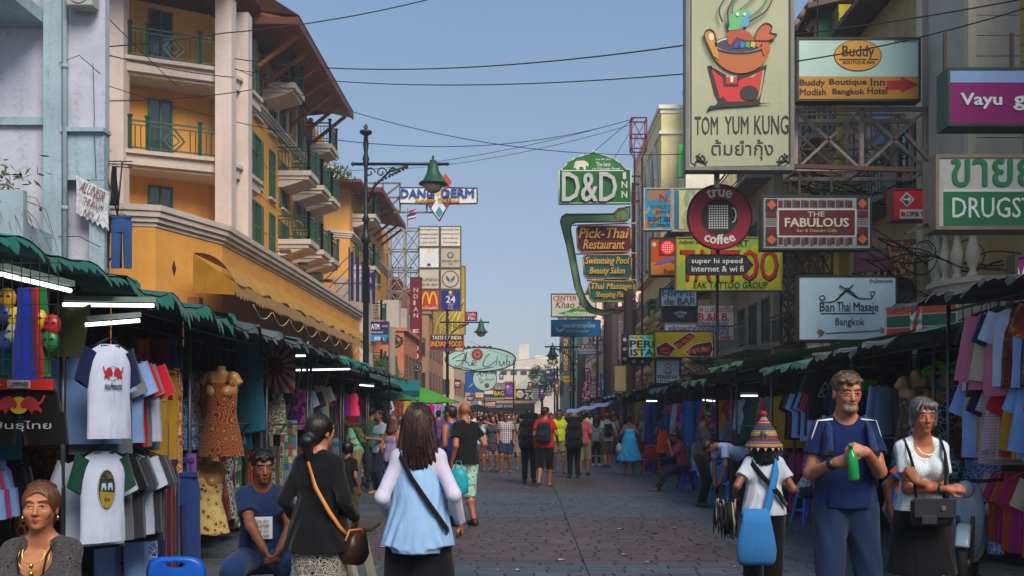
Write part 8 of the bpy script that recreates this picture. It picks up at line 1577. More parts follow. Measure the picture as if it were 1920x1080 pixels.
def pos(x,s): return ((x-VX)/s,F/s,0)
black = fabric('plain','#101012'); navy = fabric('plain','#10204a')
def fg_people():
 # tall man with the bottle
 J = person('tall grey bearded man in a navy t-shirt holding a small green bottle with both hands',pos(1585,283),R(-6),H=1.88,sk='#b87a5c',hair='#5c4a3c',hairstyle='short',
  top=('tee',fabric('plain','#0f1d44'),dict(hem=-.02,g=.014,fold=.009)),bottom=('pants',fabric('plain','#182640'),dict(g=.012,wide=1.0)),h=.0062,
  wrR=(-.115,-.275,1.195),wrL=(.055,-.32,1.26),elR=(-.45,.3,-1),elL=(.45,.3,-1),fat=.94,yaw=R(8),pitch=R(8),beard='#8a7d70',anL=(.16,.07,.085),anR=(-.15,-.08,.085),
  extras=dict(hand=dict(R=((.8,-.5,.25),(.3,.9,.1),1.0),L=((-.9,-.1,.25),(0,.9,-.4),.95))))
 r = J['root']; up = J['up']
 for sx in (-1,1):
  strap(J,[up(sx*.12,.12,.42),up(sx*.125,.02,.515),up(sx*.125,-.10,.46),up(sx*.135,-.155,.34),up(sx*.155,-.14,.22),up(sx*.18,-.02,.14),up(sx*.17,.1,.10)],.062,.018,fabric('plain','#1c2f55'),'backpack_strap')
  m = MB(); m.box((sx*.135-.03,-.185,pz_(J)+.30),(sx*.135+.03,-.165,pz_(J)+.335),bev=.005); m.build('strap_buckle',mat('#0c0c0e',.4),r)
  w = mat('#d8dce0',.7,.05)
  strap(J,[J['shL' if sx > 0 else 'shR']+V3(-sx*.06,-.05,.06),J['shL' if sx > 0 else 'shR']+V3(sx*.03,-.05,.05),(J['shL' if sx > 0 else 'shR']*.45+J['eL' if sx > 0 else 'eR']*.55)+V3(sx*.06,-.02,0)],.012,.006,w,'sleeve_piping')
 m = MB(); m.rings([[Vector(J['pel']+V3(.10*math.cos(a)*1.3,.02-.10*math.sin(a)*1.3-.01,z)) for a in np.linspace(0,2*math.pi,20,False)] for z in (.0,.03)]) if False else None
 m = MB(); w = J['wR']; e = J['eR']; d = (e-w)/np.linalg.norm(e-w); c = Vector(w+d*.03); m.tube([c-Vector(d)*.012,c+Vector(d)*.012],.036,14); f = Vector((0,-1,.25)).normalized()
 m.tube([c+f*.03,c+f*.042],.02,14,1); m.build('wrist_watch',[mat('#15110f',.5),mat('#b0a890',.25,metal=.8)],r)
 m = MB(); m.lathe([(.0,-.11),(.03,-.11),(.034,-.10),(.034,.02),(.028,.05),(.013,.075),(.013,.10),(.016,.10),(.016,.115),(0,.115)],(0,0,0),16)
 b = m.build('bottle',mat('#0f7a3a',.15,.1,bump=0,spec=.7)); b.location = r.matrix_basis @ Vector((-.035,-.36,1.20)) ; b.rotation_euler = (0,R(-6),0)
 tag(b,'small green plastic bottle gripped in the hands of the man in navy','bottle')
 # grey haired woman
 J = person('grey-haired woman in a white scoop-neck tee and black skirt with folded arms',pos(1728,278),R(-3),H=1.71,sex='f',sk='#b0694a',hair='#59555a',hairstyle='bob',
  top=('tee',fabric('spots2','#b9c0c4','#a8b0b6',60),dict(hem=-.04,neck='scoop',g=.012)),bottom=('skirt',fabric('plain','#0d0d10'),dict(len=.40,flare=.045,fold=.003,g=.022)),h=.0065,
  wrR=(.085,-.235,1.13),wrL=(-.10,-.21,1.175),elR=(-.35,-.1,-1),elL=(.35,-.1,-1),fat=.92,pitch=R(3),anL=(.09,0,.085),anR=(-.08,.03,.085),shoes='#3a2a22',sandals=True,
  extras=dict(hand=dict(R=((1,-.15,.1),(0,.7,-.5),.5),L=((-.5,.1,.9),(.1,.8,0),.6))),lips='#8e4a40')
 up = J['up']; r = J['root']; bk = fabric('plain','#0c0c0e')
 strap(J,[up(.115,.09,.46),up(.12,-.01,.54),up(.115,-.12,.44),up(.105,-.185,.32),up(.095,-.17,.15),up(.09,-.19,.03)],.036,.008,bk,'bag_strap')
 strap(J,[up(-.125,.06,.46),up(-.125,-.02,.53),up(-.12,-.11,.44),up(-.11,-.175,.33),up(-.10,-.165,.2),up(-.08,-.19,.03)],.018,.008,bk,'bag_strap')
 m = MB(); m.box((-.14,-.27,1.005-.12),(.125,-.17,1.005+.06),bev=.02); b = m.build('shoulder_bag',bk); b.parent = None
 b.matrix_world = r.matrix_basis.copy(); tag(b,'black shoulder bag hanging in front of the grey-haired woman','bag')
 m = MB(); m.box((-.145,-.285,.94),(.13,-.2705,1.07),bev=.006); m.build('flap',mat('#1a1a1e',.7),b)
 m = MB(); m.box((-.10,-.30,.90),(.0,-.287,.96),bev=.005); m.build('pocket',mat('#222228',.7),b)
 m = MB(); m.box((.03,-.295,.99),(.06,-.2862,1.02),bev=.003); m.build('buckle',mat('#8a8a8a',.3,metal=.9),b)
 m = MB(); pts = [up(.07*math.sin(a),-.085-.03*math.cos(a)-.02,.50-.075*math.cos(a)) for a in np.linspace(-1.4,1.4,13)]; m.tube(pts,.0022,5); m.lathe([(0,-.012),(.008,-.006),(.008,.006),(0,.012)],up(0,-.142,.415),8); m.build('necklace',mat('#c8b070',.3,metal=.9,bump=0),r)
 m = MB(); w = J['wR']; e = J['eR']; d = (e-w)/np.linalg.norm(e-w); c = Vector(w+d*.04); m.tube([c-Vector(d)*.008,c+Vector(d)*.008],.031,14); m.build('wrist_watch',mat('#20242c',.5),r)
 # woman seen from behind, pale blue top
 J = person('long-haired woman seen from behind in a pale blue top over white sleeves and black trousers',pos(785,300),R(180),H=1.665,sex='f',sk='#b57a58',hair='#2c1613',hairstyle='longer',yaw=R(-6),
  top=('long',fabric('plain','#b3aec2'),dict(hem=.02,g=.010)),bottom=('pants',fabric('plain','#0c0d14'),dict(wide=1.75,g=.02)),h=.0065,
  wrR=(-.27,-.04,.96),wrL=(.215,-.14,1.0),fat=.92,curl=.35,anL=(.12,-.06,.085),anR=(-.1,.1,.085))
 up = J['up']; r = J['root']
 D = SDF(.0065); 
 for sx in (-1,1):
  D.cone(up(sx*.08,.01,.43),up(sx*.05,.0,.25),.074,.105,k=.06); D.cone(up(sx*.05,0,.25),up(sx*.09,.04,-.13),.108,.145,k=.06,cb=1,fold=.010,fn=11,fz=sx)
 D.cone(up(0,.01,.3),up(0,.05,-.16),.105,.155,k=.06,cb=1,fold=.009,fn=9); D.ell(up(0,0,.56),(.085,.1,.07),k=.01,sub=True)
 for sx in (-1,1): D.ell(up(sx*.19,.0,.40),(.055,.2,.13),k=.01,sub=True)
 sdf_build(D,'blue_overtop',[fabric('plain','#7f9fc4')],r)
 strap(J,[up(.13,-.03,.535),up(.11,.09,.47),up(.03,.15,.33),up(-.09,.17,.16),up(-.2,.14,.0),up(-.205,.03,-.08)],.032,.007,black,'bag_strap')
 # woman in black cardigan
 J = person('woman with a dark ponytail seen from behind in a sheer black cardigan and patterned skirt',pos(598,287),R(168),H=1.60,sex='f',sk='#b27a55',hair='#140d10',hairstyle='pony',yaw=R(-24),
  top=('long',fabric('plain','#0f0f12'),dict(hem=-.17,flare=.05,g=.02,fold=.010,name='black_cardigan')),bottom=('skirt',fabric('batik','#141214','#8f8a80',26,'#9a958c'),dict(len=.80,flare=.05)),h=.0065,
  wrL=(.27,-.17,.98),wrR=(-.23,-.11,1.0),fat=.95,curl=.55,anL=(.08,0,.085),anR=(-.08,.08,.085))
 up = J['up']; r = J['root']; tan = mat('#a86a34',.5,.15)
 strap(J,[up(.07,.0,.565),up(.04,.10,.47),up(-.04,.15,.30),up(-.14,.155,.14),up(-.20,.10,.02),up(-.24,.02,-.06)],.026,.007,tan,'bag_strap')
 m = MB()
 for sx in (-1,1): m.lathe([(.0,-.03),(.008,-.02),(.008,0),(0,.01)],up(sx*.08,-.02,.68),6) if False else None
 m = MB(); m.rings([[Vector((x*.115,y,z*.12)) for x,z in [(math.cos(t)*(1 if math.sin(t) < 0 else .85),math.sin(t)) for t in np.linspace(0,2*math.pi,18,False)]] for y in (-.04,-.03,.03,.04)])
 b = m.build('handbag',mat('#2e1a14',.4,.2)); b.matrix_world = r.matrix_basis @ Matrix.Translation(up(-.27,-.01,-.14)) @ Matrix.Rotation(R(70),4,'Z'); tag(b,'dark brown leather handbag on a tan strap beside the woman in black','handbag')
 m = MB(); m.tube([(-.10,0,.06),(-.06,0,.13),(.06,0,.13),(.10,0,.06)],.009,6); m.build('handle',tan,b)
 m = MB(); m.box((-.05,-.05,-.02),(.05,-.04,.05),bev=.006); m.build('pocket',mat('#47281a',.4),b)
 # seated man in navy
 J = person('young dark-haired man in a navy printed t-shirt sitting on a purple stool',pos(492,250),R(14),H=1.72,fat=.9,sk='#7d4b32',hair='#0c0a0a',hairstyle='short',seat=.45,lean=R(9),yaw=R(12),
  top=('tee',fabric('plain','#152341'),dict(hem=-.06,g=.018)),bottom=('jeans',fabric('plain','#13294f'),dict(wide=1.15)),h=.007,anL=(.22,-.34,.085),anR=(-.16,-.36,.085),wrL=(.12,-.42,.63),wrR=(.02,-.43,.64),elL=(.9,.3,-.2),elR=(-.9,.3,-.2),curl=.6,
  knL=(.35,-1,.3),knR=(-.3,-1,.3),lips='#6b3a30')
 r = J['root']; up = J['up']; m = MB(); P_ = [up(x,-.147-abs(x)*-.10,z) for x,z in ((-.075,.16),(.075,.16),(.075,.33),(-.075,.33))]
 m.rings([[Vector(p) for p in P_],[Vector(p)+Vector((0,-.006,0)) for p in P_]],smooth=False); pr = m.build('shirt_print',mat('#a9adb0',.8,.05),r)
 for i,(t_,w_) in enumerate((('Fine Art',.10),('THINK',.11),('what you',.10),('want now',.105))):
  text(t_,pr,mat('#15181f',.8),w_,.022,tuple(up(0,-.157,.305-i*.038)),ext=.003)
 # seated vendor woman
 J = person('seated vendor woman with brown hair tied back in a black patterned blouse and gold necklace',pos(78,400),R(6),H=1.60,sex='f',sk='#b47650',hair='#5a3820',hairstyle='pony',seat=.44,fat=1.22,yaw=R(6),pitch=R(-3),
  top=('elbow',fabric('rings','#17171a','#6d6a66',38,'#222226'),dict(neck='square',g=.014,hem=-.05)),bottom=('pants',black,dict(wide=1.2)),h=.006,wrL=(.2,-.38,.62),wrR=(-.2,-.38,.62),lips='#9a3a36')
 r = J['root']; up = J['up']; g_ = mat('#c99a3a',.28,metal=1,bump=0)
 for q,(w_,dz) in enumerate(((.055,.11),(.075,.15))):
  m = MB(); pts = [up(w_*math.sin(a),-.105-.028*math.cos(a),.52-dz*(.5+.5*math.cos(a))+.0) for a in np.linspace(-2.0,2.0,17)]; m.tube(pts,.0025,5)
  m.lathe([(0,-.018),(.011,-.01),(.011,.008),(0,.014)],up(0,-.137,.515-dz),8); m.build('necklace',g_,r)
 for sx in (-1,1): strap(J,[up(sx*.05,-.11,.25),up(sx*.055,-.148,.34),up(sx*.07,-.13,.45),up(sx*.085,-.04,.525)],.009,.005,black,'halter_strap')
 for sx in (-1,1):
  m = MB(); c = J['hc']+J['Rh']@V3(sx*.083,-.0,-.045); m.lathe([(0,-.02),(.007,-.012),(.007,0),(0,.01)],c,8); m.build('earring',g_,r)
 # woman in striped hat
 J = person('short woman in a white tee seen from behind under a striped woollen hat',pos(1432,226),R(172),H=1.50,sex='f',sk='#8a5238',hair='#0f0c0c',hairstyle='long',yaw=R(-10),fat=1.08,
  top=('tee',fabric('plain','#a9b0b8'),dict(hem=-.04,g=.02,fold=.009)),bottom=('pants',fabric('plain','#0b0b0e'),dict(wide=1.3)),h=.0075,wrL=(.27,-.1,1.08),wrR=(-.22,-.18,1.16),curl=.7)
 r = J['root']; up = J['up']; hc = J['hc']; m = MB(); cols = ['#7a1c40','#1c2f5a','#8a7c24','#8a3420','#2a5a28','#7a2458','#8a8a84','#6c1420','#1a3468','#7a6a28']
 hm_ = [mat(c,.95,.2,bump=.5,fine=90) for c in cols]; prof = [(.182,-.035),(.178,-.015),(.162,.008),(.15,.025),(.138,.04),(.132,.06),(.127,.082),(.120,.105),(.110,.128),(.097,.15),(.082,.172),(.064,.195),(.047,.22),(.028,.25),(.014,.275),(.006,.285)]
 for i in range((len(prof)-1)*3):
  q = lambda t: tuple(np.array(prof[int(t)])+(np.array(prof[min(int(t)+1,len(prof)-1)])-np.array(prof[int(t)]))*(t-int(t))); a_,b_ = q(i/3),q((i+1)/3); m.lathe([a_,((a_[0]+b_[0])/2+.002,(a_[1]+b_[1])/2),b_],hc+V3(0,0,-.035),22,(i*3+i//7) % 10)
 ht = m.build('hat',hm_,r); ht['label'] = 'tall cone hat knitted in rainbow stripes'
 m = MB()
 for i in range(16):
  a = i/16*2*math.pi; p = Vector(hc+V3(.175*math.cos(a),.175*math.sin(a),-.06)); q = Vector((-math.sin(a)*.022,math.cos(a)*.022,0)); m.add([p-q,p+q,p+Vector((math.cos(a)*.014,math.sin(a)*.014,-.045))],[(0,1,2)],i % 2)
 m.build('hat_fringe',[hm_[2],hm_[6]],r)
 m = MB(); m.lathe([(0,-.02),(.03,-.012),(.036,.008),(.02,.03),(0,.034)],hc+V3(0,0,.25),9); m.build('pompom',mat('#b01818',.95,.3,bump=1,fine=80,bdist=.02),r)
 strap(J,[up(.13,-.04,.53),up(.12,.10,.46),up(.02,.14,.33),up(-.12,.155,.18),up(-.2,.12,.06)],.05,.01,black,'bag_strap')
 strap(J,[up(-.12,-.06,.53),up(-.115,.06,.50),up(-.10,.13,.38),up(-.06,.155,.2),up(-.02,.17,.05),up(.05,.18,-.1)],.075,.012,fabric('vstripe','#1a5f9a','#3f8fc8',30,'#0f3f78'),'bag_strap')
 m = MB(); m.rings([[Vector(J['pel'])+Vector((.145*math.cos(a),.145*math.sin(a)*.95,z)) for a in np.linspace(0,2*math.pi,24,False)] for z in (.02,.06)]); m.build('belt',mat('#0a0a0a',.4),r)
 m = MB(); n = 16
 m.rings([[Vector((w_*math.cos(a)*(1+.05*math.sin(5*a)),d_*math.sin(a),z)) for a in np.linspace(0,2*math.pi,n,False)] for w_,d_,z in ((.10,.010,.22),(.125,.02,.1),(.15,.035,-.02),(.165,.042,-.12),(.155,.03,-.2),(.13,.012,-.24))])
 b = m.build('sling_bag',fabric('vstripe','#1a5c98','#4f93c4',34,'#0c3a70')); b.location = r.matrix_basis @ Vector(up(.09,.235,-.22)); tag(b,'blue striped cloth sling bag hanging behind the woman in the woollen hat','bag')
 m = MB(); random.seed(3)
 for i in range(90):
  a = random.random()*6.28; rr_ = random.random()**.5*.09; p = Vector((rr_*math.cos(a),rr_*math.sin(a)*.7,.12-random.random()*.05)); q = p+Vector((random.uniform(-.03,.03),random.uniform(-.03,.03),-.18-random.random()*.14)); m.tube([p,(p+q)/2+Vector((random.uniform(-.02,.02),0,0)),q],[.006,.008,.004],4,0 if i % 5 else 1)
 b = m.build('bundle',[mat('#14110f',.7),mat('#8a8276',.7)]); b.location = r.matrix_basis @ Vector((.36,-.05,.90)); tag(b,'bundle of dark cords and charms hanging from the arm of the hat woman','wares',kind='stuff')
def pz_(J): return float(J['pel'][2])
def backpack(J,col,w=.34,hgt=.5,d=.2,zc=.26,label='',name='backpack',roll=False):
 r = J['root']; up = J['up']; D = SDF(max(J['h'],.009))
 y0 = .10+d/2
 for dz,ww in ((-.3,1),(0,1.02),(.3,.9)):
  D.cone(up(-w*.5*ww+d*.48,y0+.02,zc+dz*hgt),up(w*.5*ww-d*.48,y0+.02,zc+dz*hgt),d*.52,k=.05)
 D.cone(up(-w*.22,y0+d*.5,zc-.12*hgt),up(w*.22,y0+d*.5,zc-.12*hgt),d*.25,k=.03)
 if roll: D.cone(up(-w*.4,y0+.01,zc+hgt*.58),up(w*.4,y0+.01,zc+hgt*.58),.075,k=.01); D.cone(up(-w*.38,y0+.04,zc-hgt*.42),up(w*.38,y0+.04,zc-hgt*.42),.09,k=.02)
 e = thing(name,label,'backpack'); e.matrix_world = r.matrix_basis.copy(); sdf_build(D,'pack',[fabric('plain',col)],e)
 for sx in (-1,1):
  mb = MB(); pts = [Vector(up(sx*.10,.12,zc+.18)),Vector(up(sx*.115,.02,.535)),Vector(up(sx*.12,-.12,.42)),Vector(up(sx*.14,-.145,.28)),Vector(up(sx*.17,-.03,.15)),Vector(up(sx*.13,.12,zc-.18))]
  mb.tube(pts,.017,6); mb.build('strap',fabric('plain',col),e)
 return e
def mid_people():
 P = person
 J = P('bald man in a black t-shirt and pale camouflage shorts seen from behind',pos(872,131),R(-140),H=1.80,sk='#a8684a',hairstyle='bald',hair='#3a2a20',fat=1.1,yaw=R(-25),top=('tee',black,dict(hem=-.06,g=.02)),bottom=('long_shorts',fabric('camo','#7fa79a','#9cb8a8',12,'#5a8074'),dict(wide=1.35)),shoes='#151517',h=.0085,wrR=(-.24,-.02,.93),anL=(.13,-.05,.085),anR=(-.12,.05,.085),beard='#4a382c')
 m = MB(); m.rings([[Vector((w_*math.cos(a),.05*math.sin(a),z)) for a in np.linspace(0,2*math.pi,12,False)] for w_,z in ((.06,.12),(.12,.02),(.14,-.12),(.12,-.22),(.05,-.25))]); m.tube([(-.05,0,.1),(-.03,0,.22),(.03,0,.22),(.05,0,.1)],.006,5); b = m.build('carrier_bag',mat('#0f7f8c',.45,.2)); b.location = Vector(pos(860,136))+Vector((0,0,.74)); tag(b,'teal plastic carrier bag held at the side of the bald man','bag')
 P('man with sunglasses in a blue vest standing just left of the bald man',pos(846,126),R(-125),H=1.76,sk='#a8643e',hair='#2a1c14',glasses=True,top=('tank',fabric('plain','#1f3a86')),bottom=('shorts',fabric('plain','#24304a')),h=.0105,wrL=(.26,-.1,.98))
 J = P('man in a red t-shirt and black cropped trousers striding away in flip-flops',pos(1022,84),R(172),H=1.80,sk='#a5643f',hair='#231510',yaw=R(-40),top=('tee',fabric('plain','#b3141c'),dict(hem=-.08,g=.022)),bottom=('long_shorts',black,dict(wide=1.3,len=.66)),sandals=True,h=.0115,anL=(.10,.28,.16),anR=(-.08,-.14,.085),wrR=(-.27,-.1,.96))
 backpack(J,'#1b1e28',.33,.44,.18,.25,'dark grey backpack worn over the red t-shirt')
 J = P('man in dark clothes walking away beside the man in red',pos(992,80),R(178),H=1.76,sk='#94583c',hair='#17100d',top=('tee',fabric('plain','#15161b')),bottom=('pants',fabric('plain','#101218')),h=.0125,anL=(.10,.1,.085),anR=(-.1,-.22,.085))
 backpack(J,'#0e0f12',.38,.62,.26,.28,'large black trekking pack on the man left of the red t-shirt',roll=True)
 P('man in a bright yellow shirt and sunglasses walking towards us',pos(1048,68),R(5),H=1.78,sk='#b06f4c',hair='#2b1d16',glasses=True,fat=1.12,top=('tee',fabric('camo','#b8c81e','#a5b81c',3,'#c8d430'),dict(hem=-.06)),bottom=('shorts',fabric('camo','#7a7350','#54543a',14,'#8f8a66'),dict(wide=1.2)),sandals=True,h=.0125,anL=(.12,-.12,.085),anR=(-.12,.15,.085))
 J = P('blonde woman in black trousers walking away under a huge black backpack',pos(1076,74),R(180),H=1.68,sex='f',sk='#b9805e',hair='#8a6a48',hairstyle='long',top=('tee',fabric('plain','#26332f')),bottom=('pants',black),h=.0125,anL=(.11,.08,.085),anR=(-.11,-.05,.085))
 backpack(J,'#14181a',.42,.66,.30,.24,'huge black and grey trekking pack covering the back of the blonde woman',roll=True)
 P('woman in a salmon pink shirt and beige shorts right of the trekking pack',pos(1094,71),R(170),H=1.72,sex='f',sk='#b57452',hair='#2b1b14',hairstyle='bob',top=('elbow',fabric('plain','#b8525a')),bottom=('long_shorts',fabric('plain','#8f8468'),dict(wide=1.3)),h=.0135,anL=(.1,.1,.085),anR=(-.1,-.1,.085))
 P('slim girl with a long black ponytail in a grey t-shirt and black leggings',pos(1118,60),R(180),H=1.60,sex='f',sk='#a8704e',hair='#0c0a0a',hairstyle='longer',top=('tee',fabric('plain','#5c646c')),bottom=('pants',black,dict(wide=.9)),shoes='#b0b0b0',h=.0135)
 J = P('man in shorts with a black daypack walking beside the girl in grey',pos(1138,62),R(-170),H=1.70,sk='#a26544',hair='#3a2a1c',top=('tee',fabric('plaid','#3c5a6a','#b8c4c8',14,'#27414e')),bottom=('long_shorts',fabric('plain','#3a362e'),dict(wide=1.2)),h=.0145,anL=(.1,.25,.12),anR=(-.1,-.12,.085))
 backpack(J,'#101114',.28,.4,.15,.26,'small black daypack on the man in shorts further up the street')
 J = P('woman in a strapless turquoise sundress walking away',pos(1180,71),R(178),H=1.63,sex='f',sk='#7c452c',hair='#120d0c',hairstyle='bun',fat=1.1,top=('tank',fabric('hstripe','#2a8fbe','#3aa3d0',40),dict(neck='strapless',hem=.05,name='dress_bodice')),bottom=('dress',fabric('plain','#2b93c4'),dict(len=.50,flare=.14,fold=.02,g=.02,waist=.3)),sandals=True,h=.0125,anL=(.12,.05,.085),anR=(-.13,-.12,.085),wrL=(.3,.0,.98),wrR=(-.28,-.06,.98))
 m = MB(); m.lathe([(.02,.12),(.07,.05),(.09,-.05),(.07,-.13),(0,-.15)],n=10); b = m.build('carrier_bag',mat('#7f8890',.4,.2)); b.location = Vector(pos(1160,72))+Vector((0,-.05,.76)); tag(b,'pale plastic bag carried in the left hand of the woman in turquoise','bag')
 P('man in a checked red and white shirt and sunglasses walking towards us',pos(948,68),R(2),H=1.72,sk='#a2623e',hair='#14100e',glasses=True,top=('tee',fabric('plaid','#b8babc','#8a2010',6,'#10183a'),dict(hem=-.10)),bottom=('shorts',fabric('plain','#26344a'),dict(wide=1.2)),sandals=True,h=.0125,anL=(.12,.1,.085),anR=(-.12,-.12,.085),wrL=(.24,-.06,.96))
 P('woman with auburn hair in a grey patterned dress beside the man in the checked shirt',pos(976,65),R(8),H=1.62,sex='f',sk='#b57c5a',hair='#3c2218',hairstyle='long',top=('tank',fabric('batik','#54504e','#9a948e',22)),bottom=('dress',fabric('batik','#54504e','#9a948e',22),dict(len=.36,flare=.05)),sandals=True,h=.0135)
 P('woman in a white cap and dark spotted dress',pos(925,65),R(-6),H=1.62,sex='f',sk='#b57c5a',hair='#2c1a16',hairstyle='long',top=('elbow',fabric('floral','#2b2732','#6a6470',30)),bottom=('dress',fabric('floral','#2b2732','#6a6470',30),dict(len=.30,flare=.04)),sandals=True,h=.0135)
 J = P('woman in a pale top and denim shorts lifting a camera to her face',pos(901,66),R(10),H=1.60,sex='f',sk='#b98360',hair='#221512',hairstyle='long',top=('tee',fabric('floral','#a9b0b2','#55606a',20)),bottom=('shorts',fabric('plain','#2c4f7c')),sandals=True,h=.0135,wrL=(.07,-.2,1.56),wrR=(-.07,-.2,1.56),elL=(1,0,-.4),elR=(-1,0,-.4))
 m = MB(); m.box((-.06,-.03,-.035),(.06,.02,.035),bev=.006); m.tube([(0,-.03,0),(0,-.07,0)],.028,10); b = m.build('camera',mat('#0e0e10',.4)); b.location = J['root'].matrix_basis @ Vector((0,-.22,1.62)); tag(b,'black camera held up by the woman in the pale top','camera')
 P('man in a grey striped t-shirt standing by the orange chair',pos(1212,62),R(175),H=1.70,sk='#8a5238',hair='#2a0f12',top=('tee',fabric('hstripe','#6d7276','#5c6165',30)),bottom=('shorts',fabric('plain','#6a1f18')),h=.0135)
 P('man in red checks sitting on a blue stool with hands at his face',pos(1284,89),R(-84),H=1.68,sk='#6d3f2a',hair='#100c0b',seat=.43,lean=R(16),pitch=R(12),top=('tee',fabric('plaid','#7a2438','#9a4454',40,'#5a1a2c'),dict(hem=-.08)),bottom=('pants',fabric('plain','#151a28')),sandals=True,h=.0105,wrL=(.06,-.36,1.02),wrR=(-.06,-.34,1.05),anL=(.12,-.66,.085),anR=(-.1,-.56,.085))
 J = P('man in a charcoal t-shirt and black jeans looking down at his phone',pos(1315,108),R(68),H=1.70,sk='#5c3626',hair='#0b0908',lean=R(4),pitch=R(22),top=('tee',fabric('plain','#2c2e34')),bottom=('jeans',fabric('plain','#0e0f13')),shoes='#17171a',h=.0095,wrL=(.1,-.36,1.1),wrR=(-.08,-.36,1.12))
 m = MB(); m.box((-.035,-.005,-.07),(.035,.005,.07),bev=.004); b = m.build('phone',mat('#0a0a0c',.2)); b.location = J['root'].matrix_basis @ Vector((0,-.48,1.14)); b.rotation_euler = (R(-60),0,R(68)); tag(b,'black phone in the hands of the man in charcoal','phone')
 P('man in a pale blue t-shirt bending far forward over the blue chair',pos(1392,112),R(-70),H=1.72,sk='#8a5a40',hair='#16100e',lean=R(72),pitch=R(10),top=('tee',fabric('plain','#8d9fc2'),dict(fold=.01)),bottom=('jeans',fabric('plain','#15201c')),h=.0095,wrL=(.14,-.5,.55),wrR=(-.14,-.46,.5),elL=(.5,0,-1),elR=(-.5,0,-1))
 P('man in a white floral shirt sitting on a blue stool behind the tall man',pos(1512,128),R(58),H=1.68,sk='#8a563c',hair='#16100e',seat=.43,lean=R(24),pitch=R(14),top=('tee',fabric('batik','#a8acb0','#4a5a60',14,'#8c9498')),bottom=('pants',fabric('plain','#20242c')),h=.011,wrL=(.1,-.42,.72),wrR=(-.1,-.42,.72))
 J = P('long-haired woman in a mint green t-shirt and olive shorts stooping over a stall',pos(668,93),R(-60),H=1.66,sex='f',sk='#b57a58',hair='#5c3a26',hairstyle='long',lean=R(24),pitch=R(18),top=('tee',fabric('plain','#5f9a86')),bottom=('shorts',fabric('plain','#6a6438'),dict(wide=1.2,len=.46)),h=.0105,wrL=(.12,-.4,1.05),wrR=(-.1,-.38,1.02))
 backpack(J,'#4a5426',.28,.36,.15,.26,'small olive backpack on the stooping woman in mint green')
 P('bearded man in a light grey t-shirt and dark jeans by the left stalls',pos(712,93),R(-48),H=1.72,sk='#6c432e',hair='#110d0c',top=('tee',fabric('plain','#6d7f92')),bottom=('jeans',fabric('plain','#141a2c')),shoes='#8a5a20',h=.0105,beard='#1a1210',wrL=(.1,-.3,1.15))
 P('girl with bare tattooed shoulders and a brown ponytail beside the woman in pale blue',pos(737,108),R(150),H=1.62,sex='f',sk='#a2603a',hair='#4a2a1c',hairstyle='long',top=('tank',fabric('hstripe','#8a7a98','#6a5a7c',30),dict(neck='strapless')),bottom=('shorts',fabric('plain','#2a3c66')),h=.0105)
 P('dark-haired child in a black t-shirt behind the woman in the black cardigan',pos(652,150),R(160),H=1.27,sex='f',sk='#7c4a34',hair='#0c0a0a',hairstyle='bob',top=('tee',black),bottom=('pants',fabric('plain','#3a3020')),h=.011)
 P('man in a black cap and printed t-shirt standing beside the hat woman',pos(1488,112),R(-30),H=1.70,sk='#6c3f2c',hair='#0b0a0c',top=('tee',fabric('camo','#17171c','#3a2024',8,'#7a2a28')),bottom=('jeans',fabric('plain','#21406a')),h=.0115,yaw=R(60))
 P('red-haired vendor standing behind the striped hat',pos(1470,104),R(10),H=1.70,sex='f',sk='#a2684c',hair='#8f1414',hairstyle='bob',top=('tee',fabric('camo','#2a1c20','#6a2430',9,'#17171c')),bottom=('pants',black),h=.0125)
 P('person in a blue and orange jersey crouching on the scooter behind the grey-haired woman',pos(1690,205),R(40),H=1.66,sk='#5c3626',hair='#0e0b0b',seat=.66,lean=R(20),top=('tee',fabric('camo','#1f5a9a','#b8481c',3,'#1f5a9a')),bottom=('jeans',fabric('plain','#274878')),shoes='#7a1a1c',h=.0095,anL=(.15,-.3,.085),anR=(-.2,-.25,.085))
 P('person seen from behind in a black top at the far right stalls',pos(1905,150),R(100),H=1.6,sex='f',sk='#8a563c',hair='#140f0e',hairstyle='bun',top=('tee',black),bottom=('shorts',black),h=.013)
